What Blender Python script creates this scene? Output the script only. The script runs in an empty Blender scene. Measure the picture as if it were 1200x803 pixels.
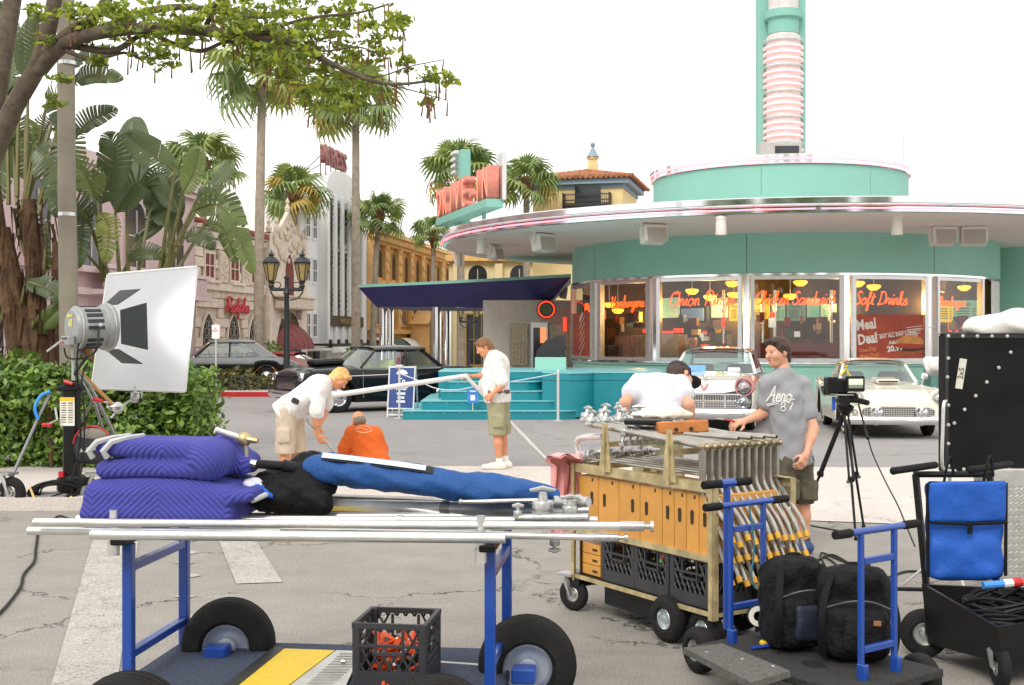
import bpy,bmesh,math,random
import numpy as np
from mathutils import Vector,Matrix,Euler
random.seed(11)
scene=bpy.context.scene
col=scene.collection
PI=math.pi
R=math.radians
# ------------------------------------------------------------------ camera, sky, sun, exposure
FPX,HZ,CH=1400.0,398.0,1.75
cd=bpy.data.cameras.new('camera')
cd.sensor_width=36.0
cd.lens=FPX/1200.0*36.0
cd.shift_y=-(401.5-HZ)/1200.0
cd.clip_start=0.1
cd.clip_end=4000
cam=bpy.data.objects.new('camera',cd)
cam.location=(0,0,CH)
cam.rotation_euler=(R(90),0,0)
col.objects.link(cam)
scene.camera=cam

SUN_EL,SUN_AZ=R(42),R(200) # behind the camera, veiled by cloud
w=bpy.data.worlds.new('World');scene.world=w;w.use_nodes=True
nt=w.node_tree;nt.nodes.clear()
out=nt.nodes.new('ShaderNodeOutputWorld')
sky=nt.nodes.new('ShaderNodeTexSky');sky.sky_type='NISHITA';sky.sun_disc=False
sky.sun_elevation=SUN_EL;sky.sun_rotation=SUN_AZ
bgA=nt.nodes.new('ShaderNodeBackground');bgA.inputs[1].default_value=0.1
nt.links.new(sky.outputs[0],bgA.inputs[0])
tc=nt.nodes.new('ShaderNodeTexCoord')
mp=nt.nodes.new('ShaderNodeMapping');mp.inputs['Scale'].default_value=(1,1,3)
nz=nt.nodes.new('ShaderNodeTexNoise');nz.inputs['Scale'].default_value=2.2;nz.inputs['Detail'].default_value=5
cr=nt.nodes.new('ShaderNodeValToRGB')
cr.color_ramp.elements[0].position=0.3;cr.color_ramp.elements[0].color=(0.97,0.955,0.935,1)
cr.color_ramp.elements[1].position=0.72;cr.color_ramp.elements[1].color=(1.13,1.1,1.06,1)
bgB=nt.nodes.new('ShaderNodeBackground');bgB.inputs[1].default_value=1.0
nt.links.new(tc.outputs['Generated'],mp.inputs[0]);nt.links.new(mp.outputs[0],nz.inputs[0])
nt.links.new(nz.outputs[0],cr.inputs[0]);nt.links.new(cr.outputs[0],bgB.inputs[0])
mx=nt.nodes.new('ShaderNodeMixShader');mx.inputs[0].default_value=0.92 # closed cloud cover in front of the sky
nt.links.new(bgA.outputs[0],mx.inputs[1]);nt.links.new(bgB.outputs[0],mx.inputs[2])
nt.links.new(mx.outputs[0],out.inputs[0])

sd=bpy.data.lights.new('sun','SUN');sd.energy=1.3;sd.angle=R(25);sd.color=(1,0.96,0.9)
sun=bpy.data.objects.new('sun',sd)
sun.rotation_euler=Vector((math.sin(SUN_AZ)*math.cos(SUN_EL),math.cos(SUN_AZ)*math.cos(SUN_EL),math.sin(SUN_EL))).to_track_quat('Z','Y').to_euler()
sun.location=(0,-20,40)
col.objects.link(sun)
vs=scene.view_settings
vs.view_transform='Standard';vs.look='None';vs.gamma=1.0;vs.use_curve_mapping=False
vs.exposure=0.62

# ------------------------------------------------------------------ helpers
def P(px,py,Y):
    return Vector(((px-600.0)/FPX*Y,Y,CH-(py-HZ)/FPX*Y))
def GX(px,Y):return (px-600.0)/FPX*Y
def GY(py):return FPX*CH/(py-HZ)
def lin(c):
    c=c/255.0
    return c/12.92 if c<=0.04045 else ((c+0.055)/1.055)**2.4
def S(r,g,b):return (lin(r),lin(g),lin(b))

MATS={}
def M(name,c=(.5,.5,.5),rough=.6,metal=0.0,var=.12,vscale=6.0,bump=0.0,bscale=60.0,coat=0.0,spec=.5,c2=None,trans=0.0,sss=0.0):
    """procedural principled material: noise-varied colour, roughness variation and bump"""
    if name in MATS:return MATS[name]
    m=bpy.data.materials.new(name);m.use_nodes=True
    n=m.node_tree.nodes;l=m.node_tree.links
    b=n['Principled BSDF']
    b.inputs['Roughness'].default_value=rough;b.inputs['Metallic'].default_value=metal
    b.inputs['Coat Weight'].default_value=coat;b.inputs['Coat Roughness'].default_value=.06
    b.inputs['Specular IOR Level'].default_value=spec
    t=n.new('ShaderNodeTexCoord');oi=n.new('ShaderNodeObjectInfo')
    ad=n.new('ShaderNodeVectorMath');ad.operation='ADD'
    ml=n.new('ShaderNodeVectorMath');ml.operation='SCALE';ml.inputs[3].default_value=7.0
    cx=n.new('ShaderNodeCombineXYZ');l.new(oi.outputs['Random'],cx.inputs[0]);l.new(oi.outputs['Random'],cx.inputs[1])
    l.new(cx.outputs[0],ml.inputs[0]);l.new(t.outputs['Object'],ad.inputs[0]);l.new(ml.outputs[0],ad.inputs[1])
    z=n.new('ShaderNodeTexNoise');z.inputs['Scale'].default_value=vscale;z.inputs['Detail'].default_value=6;z.inputs['Roughness'].default_value=.65
    l.new(ad.outputs[0],z.inputs[0])
    rp=n.new('ShaderNodeValToRGB');l.new(z.outputs[0],rp.inputs[0])
    ca=tuple(max(0,x*(1-var)) for x in c);cb=c2 if c2 else tuple(min(1,x*(1+var)) for x in c)
    rp.color_ramp.elements[0].position=.32;rp.color_ramp.elements[0].color=(*ca,1)
    rp.color_ramp.elements[1].position=.68;rp.color_ramp.elements[1].color=(*cb,1)
    l.new(rp.outputs[0],b.inputs['Base Color'])
    mr=n.new('ShaderNodeMapRange');mr.inputs[3].default_value=max(.02,rough-.08);mr.inputs[4].default_value=min(1,rough+.08)
    l.new(z.outputs[0],mr.inputs[0]);l.new(mr.outputs[0],b.inputs['Roughness'])
    if bump>0:
        z2=n.new('ShaderNodeTexNoise');z2.inputs['Scale'].default_value=bscale;z2.inputs['Detail'].default_value=4
        l.new(t.outputs['Object'],z2.inputs[0])
        bp=n.new('ShaderNodeBump');bp.inputs['Strength'].default_value=bump;bp.inputs['Distance'].default_value=.02
        l.new(z2.outputs[0],bp.inputs['Height']);l.new(bp.outputs[0],b.inputs['Normal'])
    if sss>0:
        b.inputs['Subsurface Weight'].default_value=sss;b.inputs['Subsurface Radius'].default_value=(.02,.008,.004)
        b.inputs['Subsurface Scale'].default_value=.5
    if trans>0: # thin leaf: some light passes through
        o=n['Material Output'];tr=n.new('ShaderNodeBsdfTranslucent');ms=n.new('ShaderNodeMixShader');ms.inputs[0].default_value=trans
        l.new(rp.outputs[0],tr.inputs[0]);l.new(b.outputs[0],ms.inputs[1]);l.new(tr.outputs[0],ms.inputs[2]);l.new(ms.outputs[0],o.inputs[0])
    MATS[name]=m
    return m
def EM(name,c,s=1.0):
    if name in MATS:return MATS[name]
    m=bpy.data.materials.new(name);m.use_nodes=True
    b=m.node_tree.nodes['Principled BSDF']
    b.inputs['Base Color'].default_value=(*c,1);b.inputs['Emission Color'].default_value=(*c,1);b.inputs['Emission Strength'].default_value=s
    MATS[name]=m;return m
def GLASS(name,tint=(.85,.92,.9),refl=.12):
    if name in MATS:return MATS[name]
    m=bpy.data.materials.new(name);m.use_nodes=True
    n=m.node_tree.nodes;l=m.node_tree.links;n.remove(n['Principled BSDF'])
    o=n['Material Output'];tr=n.new('ShaderNodeBsdfTransparent');tr.inputs[0].default_value=(*tint,1)
    g=n.new('ShaderNodeBsdfGlossy');g.inputs['Roughness'].default_value=.02;g.inputs[0].default_value=(.95,.97,1,1)
    fr=n.new('ShaderNodeFresnel');fr.inputs[0].default_value=1.5
    mt=n.new('ShaderNodeMath');mt.operation='ADD';mt.inputs[1].default_value=refl;mt.use_clamp=True
    ms=n.new('ShaderNodeMixShader')
    l.new(fr.outputs[0],mt.inputs[0]);l.new(mt.outputs[0],ms.inputs[0]);l.new(tr.outputs[0],ms.inputs[1]);l.new(g.outputs[0],ms.inputs[2])
    l.new(ms.outputs[0],o.inputs[0]);MATS[name]=m;return m

class MB:
    """collects faces and links them as one mesh object"""
    def __init__(s):s.v=[];s.f=[];s.mi=[];s.mats=[]
    def _m(s,mat):
        if mat is None:return 0
        if mat not in s.mats:s.mats.append(mat)
        return s.mats.index(mat)
    def add(s,vs,fs,mat=None,T=None):
        o=len(s.v)
        s.v+=[tuple(T@Vector(p)) for p in vs] if T is not None else [tuple(p) for p in vs]
        s.f+=[tuple(i+o for i in f) for f in fs]
        s.mi+=[s._m(mat)]*len(fs)
        return s
    def box(s,c,d,rot=None,mat=None,bev=0.0):
        x,y,z=d[0]/2,d[1]/2,d[2]/2
        T=Matrix.Translation(c)@(rot.to_matrix().to_4x4() if isinstance(rot,Euler) else (rot if rot is not None else Matrix()))
        if bev<=0:
            v=[(a*x,b*y,e*z) for a in (-1,1) for b in (-1,1) for e in (-1,1)]
            f=[(0,1,3,2),(4,6,7,5),(0,4,5,1),(2,3,7,6),(0,2,6,4),(1,5,7,3)]
        else:
            e=min(bev,x*.9,y*.9,z*.9)
            v=[];f=[]
            idx={}
            for a in (-1,1):
                for b in (-1,1):
                    for g in (-1,1):
                        for k in range(3):
                            p=[a*x,b*y,g*z]
                            for j in range(3):
                                if j!=k:p[j]-=(a,b,g)[j]*e
                            idx[(a,b,g,k)]=len(v);v.append(tuple(p))
            for a in (-1,1):
                f.append(tuple(idx[(a,b,g,0)] for b,g in ((-1,-1),(-1,1),(1,1),(1,-1))))
                f.append(tuple(idx[(b,a,g,1)] for b,g in ((-1,-1),(-1,1),(1,1),(1,-1))))
                f.append(tuple(idx[(b,g,a,2)] for b,g in ((-1,-1),(-1,1),(1,1),(1,-1))))
                for b in (-1,1):
                    f.append((idx[(a,b,-1,0)],idx[(a,b,1,0)],idx[(a,b,1,1)],idx[(a,b,-1,1)]))
                    f.append((idx[(a,-1,b,0)],idx[(a,1,b,0)],idx[(a,1,b,2)],idx[(a,-1,b,2)]))
                    f.append((idx[(-1,a,b,1)],idx[(1,a,b,1)],idx[(1,a,b,2)],idx[(-1,a,b,2)]))
                    for g in (-1,1):
                        f.append((idx[(a,b,g,0)],idx[(a,b,g,1)],idx[(a,b,g,2)]))
        return s.add(v,f,mat,T)
    def tube(s,pts,r,n=8,mat=None,cap=True,closed=False,flat=1.0):
        pts=[Vector(p) for p in pts];k=len(pts)
        rs=r if isinstance(r,(list,tuple)) else [r]*k
        ref=None;v=[];f=[]
        for i,p in enumerate(pts):
            if closed:d=pts[(i+1)%k]-pts[i-1]
            else:d=pts[min(i+1,k-1)]-pts[max(i-1,0)]
            if d.length<1e-9:d=Vector((0,0,1))
            d.normalize()
            if ref is None:ref=Vector((0,0,1)) if abs(d.z)<.9 else Vector((1,0,0))
            a=d.cross(ref)
            if a.length<1e-6:a=d.orthogonal()
            a.normalize();b=a.cross(d);ref=b
            for j in range(n):
                t=2*PI*j/n
                v.append(p+a*math.cos(t)*rs[i]+b*math.sin(t)*rs[i]*flat)
        for i in range(k if closed else k-1):
            q=(i+1)%k
            for j in range(n):
                f.append((i*n+j,i*n+(j+1)%n,q*n+(j+1)%n,q*n+j))
        if cap and not closed:
            f.append(tuple(range(n))[::-1]);f.append(tuple((k-1)*n+j for j in range(n)))
        return s.add(v,f,mat)
    def cyl(s,p0,p1,r0,r1=None,n=12,mat=None,cap=True):
        return s.tube([p0,p1],[r0,r0 if r1 is None else r1],n,mat,cap)
    def lathe(s,prof,n=24,T=None,mat=None,arc=None,cap=False):
        v=[];f=[];k=len(prof)
        a0,a1=arc if arc else (0,2*PI)
        m=n if arc is None else n+1
        for j in range(m):
            t=a0+(a1-a0)*j/n
            for r,z in prof:v.append((r*math.cos(t),r*math.sin(t),z))
        for j in range(n):
            q=(j+1)%m
            for i in range(k-1):
                f.append((j*k+i,q*k+i,q*k+i+1,j*k+i+1))
        if cap and arc is None:
            f.append(tuple(j*k for j in range(n))[::-1]);f.append(tuple(j*k+k-1 for j in range(n)))
        return s.add(v,f,mat,T)
    def prism(s,poly,z0,z1,T=None,mat=None):
        n=len(poly)
        v=[(x,y,z0) for x,y in poly]+[(x,y,z1) for x,y in poly]
        f=[tuple(range(n))[::-1],tuple(range(n,2*n))]+[(i,(i+1)%n,n+(i+1)%n,n+i) for i in range(n)]
        return s.add(v,f,mat,T)
    def loft(s,rings,mat=None,closed=True,cap=True):
        n=len(rings[0]);v=[p for r in rings for p in r];f=[]
        for i in range(len(rings)-1):
            for j in range(n if closed else n-1):
                f.append((i*n+j,i*n+(j+1)%n,(i+1)*n+(j+1)%n,(i+1)*n+j))
        if cap and closed:
            f.append(tuple(range(n))[::-1]);f.append(tuple((len(rings)-1)*n+j for j in range(n)))
        return s.add(v,f,mat)
    def grid(s,fn,nu,nv,mat=None,cu=False):
        v=[fn(i/(nu if cu else nu),j/nv) for i in range(nu if cu else nu+1) for j in range(nv+1)]
        f=[]
        for i in range(nu):
            q=(i+1)%nu if cu else i+1
            for j in range(nv):
                f.append((i*(nv+1)+j,q*(nv+1)+j,q*(nv+1)+j+1,i*(nv+1)+j+1))
        return s.add(v,f,mat)
    def ball(s,c,r,nu=12,nv=8,mat=None,T=None):
        rr=r if isinstance(r,(tuple,list)) else (r,r,r)
        v=[];f=[]
        for j in range(nv+1):
            ph=PI*j/nv
            for i in range(nu):
                th=2*PI*i/nu
                q=Vector((rr[0]*math.sin(ph)*math.cos(th),rr[1]*math.sin(ph)*math.sin(th),rr[2]*math.cos(ph)))
                if T is not None:q=T@q
                v.append(Vector(c)+q)
        for j in range(nv):
            for i in range(nu):
                f.append((j*nu+i,j*nu+(i+1)%nu,(j+1)*nu+(i+1)%nu,(j+1)*nu+i))
        return s.add(v,f,mat)
    def mesh(s,name,mat=None,smooth=35,fix=True):
        me=bpy.data.meshes.new(name)
        me.from_pydata(s.v,[],s.f)
        ms=s.mats if s.mats else [mat]
        for m in ms:me.materials.append(m if m else mat)
        if len(s.mats)>1:me.polygons.foreach_set('material_index',s.mi)
        if fix:
            bm=bmesh.new();bm.from_mesh(me);bmesh.ops.recalc_face_normals(bm,faces=bm.faces);bm.to_mesh(me);bm.free()
        if smooth:
            me.polygons.foreach_set('use_smooth',[True]*len(me.polygons))
            me.set_sharp_from_angle(angle=R(smooth))
        me.update()
        return me
    def build(s,name,mat=None,parent=None,smooth=35,fix=True,loc=None,rot=None):
        return link(name,s.mesh(name,mat,smooth,fix),parent,loc,rot)

def link(name,me,parent=None,loc=None,rot=None,scale=None):
    o=bpy.data.objects.new(name,me);col.objects.link(o)
    if parent is not None:o.parent=parent
    if loc is not None:o.location=loc
    if rot is not None:o.rotation_euler=rot
    if scale is not None:o.scale=scale
    return o
def tag(o,label=None,cat=None,group=None,kind=None):
    if label:o['label']=label
    if cat:o['category']=cat
    if group:o['group']=group
    if kind:o['kind']=kind
    return o
def thing(name,label,cat,loc=(0,0,0),rz=0.0,group=None):
    o=bpy.data.objects.new(name,None);col.objects.link(o)
    o.location=loc;o.rotation_euler=(0,0,rz);o.empty_display_size=.2
    return tag(o,label,cat,group)
def copy_tree(o,parent=None):
    c=o.copy();col.objects.link(c)
    if parent is not None:c.parent=parent
    for ch in [x for x in bpy.data.objects if x.parent==o]:copy_tree(ch,c)
    return c
def struct(o):o['kind']='structure';return o
def frame_from(x,y,z,o):
    return Matrix(((x[0],y[0],z[0],o[0]),(x[1],y[1],z[1],o[1]),(x[2],y[2],z[2],o[2]),(0,0,0,1)))
def catmull(pts,n=5):
    pts=[Vector(p) for p in pts];o=[]
    for i in range(len(pts)-1):
        p0=pts[max(i-1,0)];p1=pts[i];p2=pts[i+1];p3=pts[min(i+2,len(pts)-1)]
        for k in range(n):
            t=k/n
            o.append(.5*((2*p1)+(p2-p0)*t+(2*p0-5*p1+4*p2-p3)*t*t+(3*p1-p0-3*p2+p3)*t**3))
    o.append(pts[-1]);return o
def text_mesh(body,size,extrude,align='CENTER',bold=0.0):
    c=bpy.data.curves.new('t','FONT');c.body=body;c.size=size;c.extrude=extrude;c.align_x=align;c.offset=bold
    c.resolution_u=2
    o=bpy.data.objects.new('t',c);col.objects.link(o)
    dg=bpy.context.evaluated_depsgraph_get()
    me=bpy.data.meshes.new_from_object(o.evaluated_get(dg))
    bpy.data.objects.remove(o);bpy.data.curves.remove(c)
    return me
def text_obj(name,body,size,extrude,mat,parent,T,align='CENTER',bold=0.0,sx=1.0):
    me=text_mesh(body,size,extrude,align,bold)
    me.transform(T@Matrix.Diagonal((sx,1,1,1)))
    me.materials.clear();me.materials.append(mat)
    return link(name,me,parent)
# single-stroke script lettering for the neon signs
GLY={
'a':(1.0,[[(.75,.85),(.4,1),(.1,.55),(.2,.05),(.5,.1),(.75,.6),(.78,1),(.78,.15),(1,.1)]]),
'b':(.85,[[(0,.1),(.3,1.2),(.35,2),(.2,2),(.2,.1),(.5,0),(.75,.5),(.5,.95),(.25,.7)]]),
'c':(.8,[[(.7,.8),(.45,1),(.1,.5),(.35,0),(.8,.25)]]),
'd':(1,[[(.7,.8),(.4,1),(.1,.5),(.3,0),(.65,.4),(.8,2),(.75,.15),(1,.1)]]),
'e':(.8,[[(0,.3),(.5,.55),(.6,.85),(.4,1),(.12,.55),(.3,.02),(.8,.25)]]),
'f':(.65,[[(0,.1),(.4,1.2),(.5,1.9),(.3,2),(.25,1),(.2,-.8),(.4,-.7),(.4,0),(.7,.3)]]),
'g':(.95,[[(.7,.85),(.4,1),(.1,.5),(.3,.05),(.65,.4),(.75,1),(.65,-.7),(.3,-.9),(.2,-.5),(.95,.25)]]),
'h':(.85,[[(0,.1),(.35,1.4),(.35,2),(.2,1.8),(.15,0),(.2,.6),(.5,1),(.65,.7),(.65,.1),(.9,.2)]]),
'i':(.5,[[(0,.2),(.25,1),(.25,.15),(.5,.15)],[(.3,1.4),(.36,1.52)]]),
'k':(.8,[[(0,.1),(.35,1.5),(.3,2),(.15,1.8),(.15,0)],[(.15,.4),(.6,.95),(.3,.5),(.65,0),(.85,.15)]]),
'l':(.5,[[(0,.1),(.35,1.4),(.3,2),(.15,1.6),(.2,.1),(.5,.15)]]),
'm':(1.2,[[(0,.2),(.15,.95),(.2,0),(.25,.7),(.5,1),(.6,0),(.65,.7),(.9,1),(1,.1),(1.2,.2)]]),
'n':(.85,[[(0,.2),(.15,.95),(.2,0),(.25,.7),(.5,1),(.62,.6),(.65,.1),(.85,.2)]]),
'o':(.9,[[(.5,1),(.15,.8),(.1,.2),(.45,0),(.75,.4),(.65,.9),(.45,1),(.6,.75),(.95,.8)]]),
'p':(.8,[[(0,.2),(.2,.95),(.1,-.9),(.2,.7),(.5,1),(.7,.5),(.45,0),(.2,.2)]]),
'r':(.75,[[(0,.2),(.2,1),(.3,.9),(.55,.9),(.5,.2),(.75,.15)]]),
's':(.75,[[(0,.1),(.4,1),(.6,.3),(.4,0),(.1,.1)],[(.4,0),(.8,.2)]]),
't':(.6,[[(.1,.3),(.4,1.7),(.3,.2),(.6,.1)],[(.05,1.15),(.7,1.2)]]),
'u':(.9,[[(0,.8),(.1,1),(.15,.2),(.4,0),(.65,.5),(.68,1),(.68,.15),(.9,.15)]]),
'w':(1.15,[[(0,.9),(.15,.9),(.2,.1),(.45,.1),(.55,.9),(.6,.1),(.85,.1),(1,1),(1.15,.9)]]),
'H':(1.25,[[(.1,1.7),(.3,2),(.35,1.2),(.2,0)],[(1.1,2),(.95,1),(.9,.1),(1.2,.1)],[(.1,.95),(.6,1.1),(1,1)]]),
'O':(1.4,[[(.8,2),(.2,1.6),(.1,.5),(.6,0),(1.2,.6),(1.2,1.6),(.8,2),(.6,1.7),(1.3,1.8)]]),
'R':(1.35,[[(.2,1.7),(.35,1.9),(.3,0)],[(.1,1.6),(.6,2.05),(1.1,1.7),(.9,1.1),(.4,1),(.7,.7),(1.2,0),(1.4,.2)]]),
'C':(1.2,[[(1.2,1.6),(1,2),(.4,1.7),(.15,.8),(.5,0),(1.2,.4)]]),
'S':(1.1,[[(1,1.7),(.7,2),(.35,1.6),(.6,1.1),(.9,.6),(.6,.05),(.1,.2),(.1,.5)]]),
'D':(1.4,[[(.4,1.9),(.3,0),(.15,.2),(.9,.1),(1.3,1),(.9,1.9),(.2,1.9)]]),
'A':(1.25,[[(0,0),(.5,1),(.9,2),(.95,0),(1.2,.2)],[(.3,.8),(1.1,.8)]]),
' ':(.6,[]),
}
def script(mb,s,width,rad,T,mat=None,slant=.25,n=5,yscale=1.0,sub=3):
    adv=sum(GLY[c][0] for c in s);k=width/adv;x=-adv/2
    for c in s:
        a,st=GLY[c]
        for p in st:
            q=[T@Vector(((x+u+slant*v)*k,v*k*yscale,0)) for u,v in p]
            mb.tube(catmull(q,sub),rad,n,mat)
        x+=a
# ------------------------------------------------------------------ ground materials
def asphalt(name,ca,cb,crack=.5,patch=.25,agg=120.0,cscale=.55,mask=.46):
    m=bpy.data.materials.new(name);m.use_nodes=True
    n=m.node_tree.nodes;l=m.node_tree.links;b=n['Principled BSDF'];b.inputs['Roughness'].default_value=.9
    b.inputs['Specular IOR Level'].default_value=.25
    t=n.new('ShaderNodeTexCoord')
    def noise(sc,det=5,ro=.6):
        z=n.new('ShaderNodeTexNoise');z.inputs['Scale'].default_value=sc;z.inputs['Detail'].default_value=det;z.inputs['Roughness'].default_value=ro
        l.new(t.outputs['Object'],z.inputs[0]);return z
    big=noise(.35,6,.7);mid=noise(2.6,6,.7);fine=noise(agg,3,.8)
    def mul(a,b_):
        k=n.new('ShaderNodeMath');k.operation='MULTIPLY';l.new(a,k.inputs[0])
        if isinstance(b_,float):k.inputs[1].default_value=b_
        else:l.new(b_,k.inputs[1])
        return k.outputs[0]
    def addn(a,b_):
        k=n.new('ShaderNodeMath');k.operation='ADD';l.new(a,k.inputs[0]);l.new(b_,k.inputs[1]);return k.outputs[0]
    s=mul(addn(addn(mul(big.outputs[0],.3),mul(mid.outputs[0],.35)),mul(fine.outputs[0],1.5)),.7)
    rp=n.new('ShaderNodeValToRGB');l.new(s,rp.inputs[0])
    rp.color_ramp.elements[0].position=.5;rp.color_ramp.elements[0].color=(*(x*.78 for x in ca),1)
    rp.color_ramp.elements[1].position=1.0;rp.color_ramp.elements[1].color=(*cb,1)
    # cracks: distorted cell edges, only in places
    ds=n.new('ShaderNodeVectorMath');ds.operation='ADD'
    wn=noise(1.6,5,.75);sc=n.new('ShaderNodeVectorMath');sc.operation='SCALE';sc.inputs[3].default_value=.9
    l.new(wn.outputs[1],sc.inputs[0]);l.new(t.outputs['Object'],ds.inputs[0]);l.new(sc.outputs[0],ds.inputs[1])
    vo=n.new('ShaderNodeTexVoronoi');vo.feature='DISTANCE_TO_EDGE';vo.inputs['Scale'].default_value=cscale
    l.new(ds.outputs[0],vo.inputs[0])
    cm=n.new('ShaderNodeMapRange');cm.inputs[1].default_value=.006;cm.inputs[2].default_value=.011;cm.inputs[3].default_value=1;cm.inputs[4].default_value=0
    l.new(vo.outputs[0],cm.inputs[0])
    mk=n.new('ShaderNodeMapRange');mk.inputs[1].default_value=mask;mk.inputs[2].default_value=mask+.1;l.new(noise(.8,3).outputs[0],mk.inputs[0])
    ck=mul(mul(cm.outputs[0],mk.outputs[0]),crack)
    mc=n.new('ShaderNodeMix');mc.data_type='RGBA';l.new(ck,mc.inputs[0]);l.new(rp.outputs[0],mc.inputs[6]);mc.inputs[7].default_value=(.03,.03,.03,1)
    st=n.new('ShaderNodeMapRange');st.inputs[1].default_value=.58;st.inputs[2].default_value=.75;st.inputs[4].default_value=patch
    mpp=n.new('ShaderNodeMapping');mpp.inputs['Scale'].default_value=(.35,1.3,1);l.new(t.outputs['Object'],mpp.inputs[0])
    zz=n.new('ShaderNodeTexNoise');zz.inputs['Scale'].default_value=.9;zz.inputs['Detail'].default_value=8;zz.inputs['Roughness'].default_value=.75;l.new(mpp.outputs[0],zz.inputs[0]);l.new(zz.outputs[0],st.inputs[0])
    m2=n.new('ShaderNodeMix');m2.data_type='RGBA';l.new(st.outputs[0],m2.inputs[0]);l.new(mc.outputs[2],m2.inputs[6]);m2.inputs[7].default_value=(ca[0]*.45,ca[1]*.43,ca[2]*.4,1)
    l.new(m2.outputs[2],b.inputs['Base Color'])
    bp=n.new('ShaderNodeBump');bp.inputs['Strength'].default_value=.6;bp.inputs['Distance'].default_value=.012
    l.new(fine.outputs[0],bp.inputs['Height']);l.new(bp.outputs[0],b.inputs['Normal'])
    MATS[name]=m;return m
mASP=asphalt('old_asphalt',(.18,.164,.144),(.45,.42,.38),crack=.75,agg=80.0,mask=.45)
mROAD=asphalt('road_asphalt',(.265,.25,.245),(.39,.37,.362),crack=.2,patch=.2,agg=60,cscale=.25)
mCON=asphalt('concrete',(.54,.48,.43),(.74,.68,.625),crack=.35,patch=.2,agg=50,cscale=.5)
mPAINT=asphalt('road_paint',(.26,.245,.22),(.62,.59,.54),crack=.9,patch=.75,agg=60,cscale=3.4,mask=.4)

def sheet(name,poly,z,mat,th=0.0):
    mb=MB()
    if th>0:mb.prism(poly,z-th,z)
    else:mb.add([(x,y,z) for x,y in poly],[tuple(range(len(poly)))])
    return struct(mb.build(name,mat,smooth=0))
sheet('ground',[(-900,-60),(900,-60),(900,2500),(-900,2500)],0,mASP)
sheet('road',[(-40,16.4),(40,16.0),(60,34),(60,120),(-60,120),(-60,36)],.004,mROAD)
sheet('concrete_apron',[(-3.0,12.0),(2.5,11.6),(5.2,10.9),(12,10.6),(12,15.9),(4.5,16.3),(-3.0,16.5)],.008,mCON)
# joints in the concrete are real gaps between slabs further out
def gpt(px,py):y=GY(py);return (GX(px,y),y)
sheet('stop_line',[gpt(62,797),gpt(20,940),gpt(118,940),gpt(138,797),gpt(163,630),gpt(110,628)],.006,mPAINT)
sheet('crosswalk_bar',[gpt(277,685),gpt(331,683),gpt(296,628),gpt(254,629)],.006,mPAINT)
for i,(px,py) in enumerate([(218,634),(222,648),(216,660),(224,675),(216,700),(221,724)]):
    a=gpt(px-13,py);b_=gpt(px,py-2.6);c_=gpt(px+13,py);d_=gpt(px,py+2.6)
    sheet('paint_fleck',[a,b_,c_,d_],.006,mPAINT)
# left-hand pavement with kerb
SWX=-4.05
pv=sheet('pavement',[(-40,12.35),(SWX-.5,12.35),(SWX-.1,12.5),(SWX,12.9),(SWX,16.7),(-40,16.7)],.12,mCON,.12)
mb=MB()
kp=[(-40,12.2),(SWX-.5,12.2),(SWX-.05,12.35),(SWX+.14,12.8),(SWX+.14,16.7)]
ki=[(-40,12.345),(SWX-.5,12.345),(SWX-.105,12.49),(SWX-.005,12.9),(SWX-.005,16.7)]
for i in range(4):
    q=[kp[i],kp[i+1],ki[i+1],ki[i]]
    mb.prism(q,0,.125)
struct(mb.build('kerb',mCON,smooth=0))
# far traffic island with red kerb
mRED=M('red_kerb_paint',S(176,22,26),.5,var=.2,vscale=4,bump=.1)
IY=36.4
sheet('island',[(-22,IY+.25),(-5.2,IY+.25),(-4.6,IY+1.2),(-4.6,41.5),(-22,41.5)],.14,mCON,.14)
mb=MB();mb.prism([(-22,IY),(-5.1,IY),(-4.35,IY+1.1),(-4.35,41.6),(-4.595,41.6),(-4.595,IY+1.2),(-5.2,IY+.245),(-22,IY+.245)],0,.145)
struct(mb.build('kerb',mRED,smooth=0))
sheet('far_pavement',[(-11.3,41.9),(-3.2,90),(-1.4,90),(-9.1,41.9)],.13,mCON,.13)
sheet('far_pavement',[(-22,24),(-13.2,33),(-11.9,41.7),(-9.8,41.7),(-10.5,33),(-20,24)],.13,mCON,.13)

# ------------------------------------------------------------------ street block on the left (one straight building line)
ALPHA=math.atan2(230,1400)
U=Vector((math.sin(ALPHA),math.cos(ALPHA),0));ORG=Vector((GX(228,42),42,0))
RZ=PI/2-ALPHA
def on_line(u):return tuple(ORG+U*u)
def u_at(px):
    k=600-px
    return (-ORG.x*FPX-k*42)/(FPX*U.x+k*U.y)
def z_at(px,py):return P(px,py,42+U.y*u_at(px)).z
mSTONE=M('cream_stone',S(222,207,190),.85,var=.16,vscale=3,bump=.3,bscale=14)
mSTONE2=M('carved_stone',S(212,196,178),.85,var=.22,vscale=9,bump=.9,bscale=9)
mPINK=M('pink_stucco',S(200,174,174),.85,var=.07,vscale=1.5,bump=.15)
mPINKT=M('pink_trim',S(208,186,186),.8,var=.07,vscale=2)
mWHITE=M('white_stucco',S(232,231,230),.75,var=.05,vscale=.8,bump=.1)
mDARKW=M('dark_window',(.02,.024,.028),.12,var=.3,vscale=3,spec=.6)
mREDW=M('red_shutter',S(112,22,28),.5,var=.2)
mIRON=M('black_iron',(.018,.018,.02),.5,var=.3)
mTILE=M('clay_tile',S(168,96,62),.8,var=.4,vscale=3.5,bump=.2,c2=S(196,138,96))
mTILE2=M('dark_clay_tile',S(150,84,70),.8,var=.4,vscale=3.5)
mOCHRE=M('ochre_stucco',S(198,150,84),.85,var=.16,vscale=1.2,bump=.2)
mOCHRET=M('ochre_trim',S(214,172,112),.8,var=.12,vscale=2,bump=.2)
mCREAM=M('cream_paint',S(220,205,160),.8,var=.06)
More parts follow.
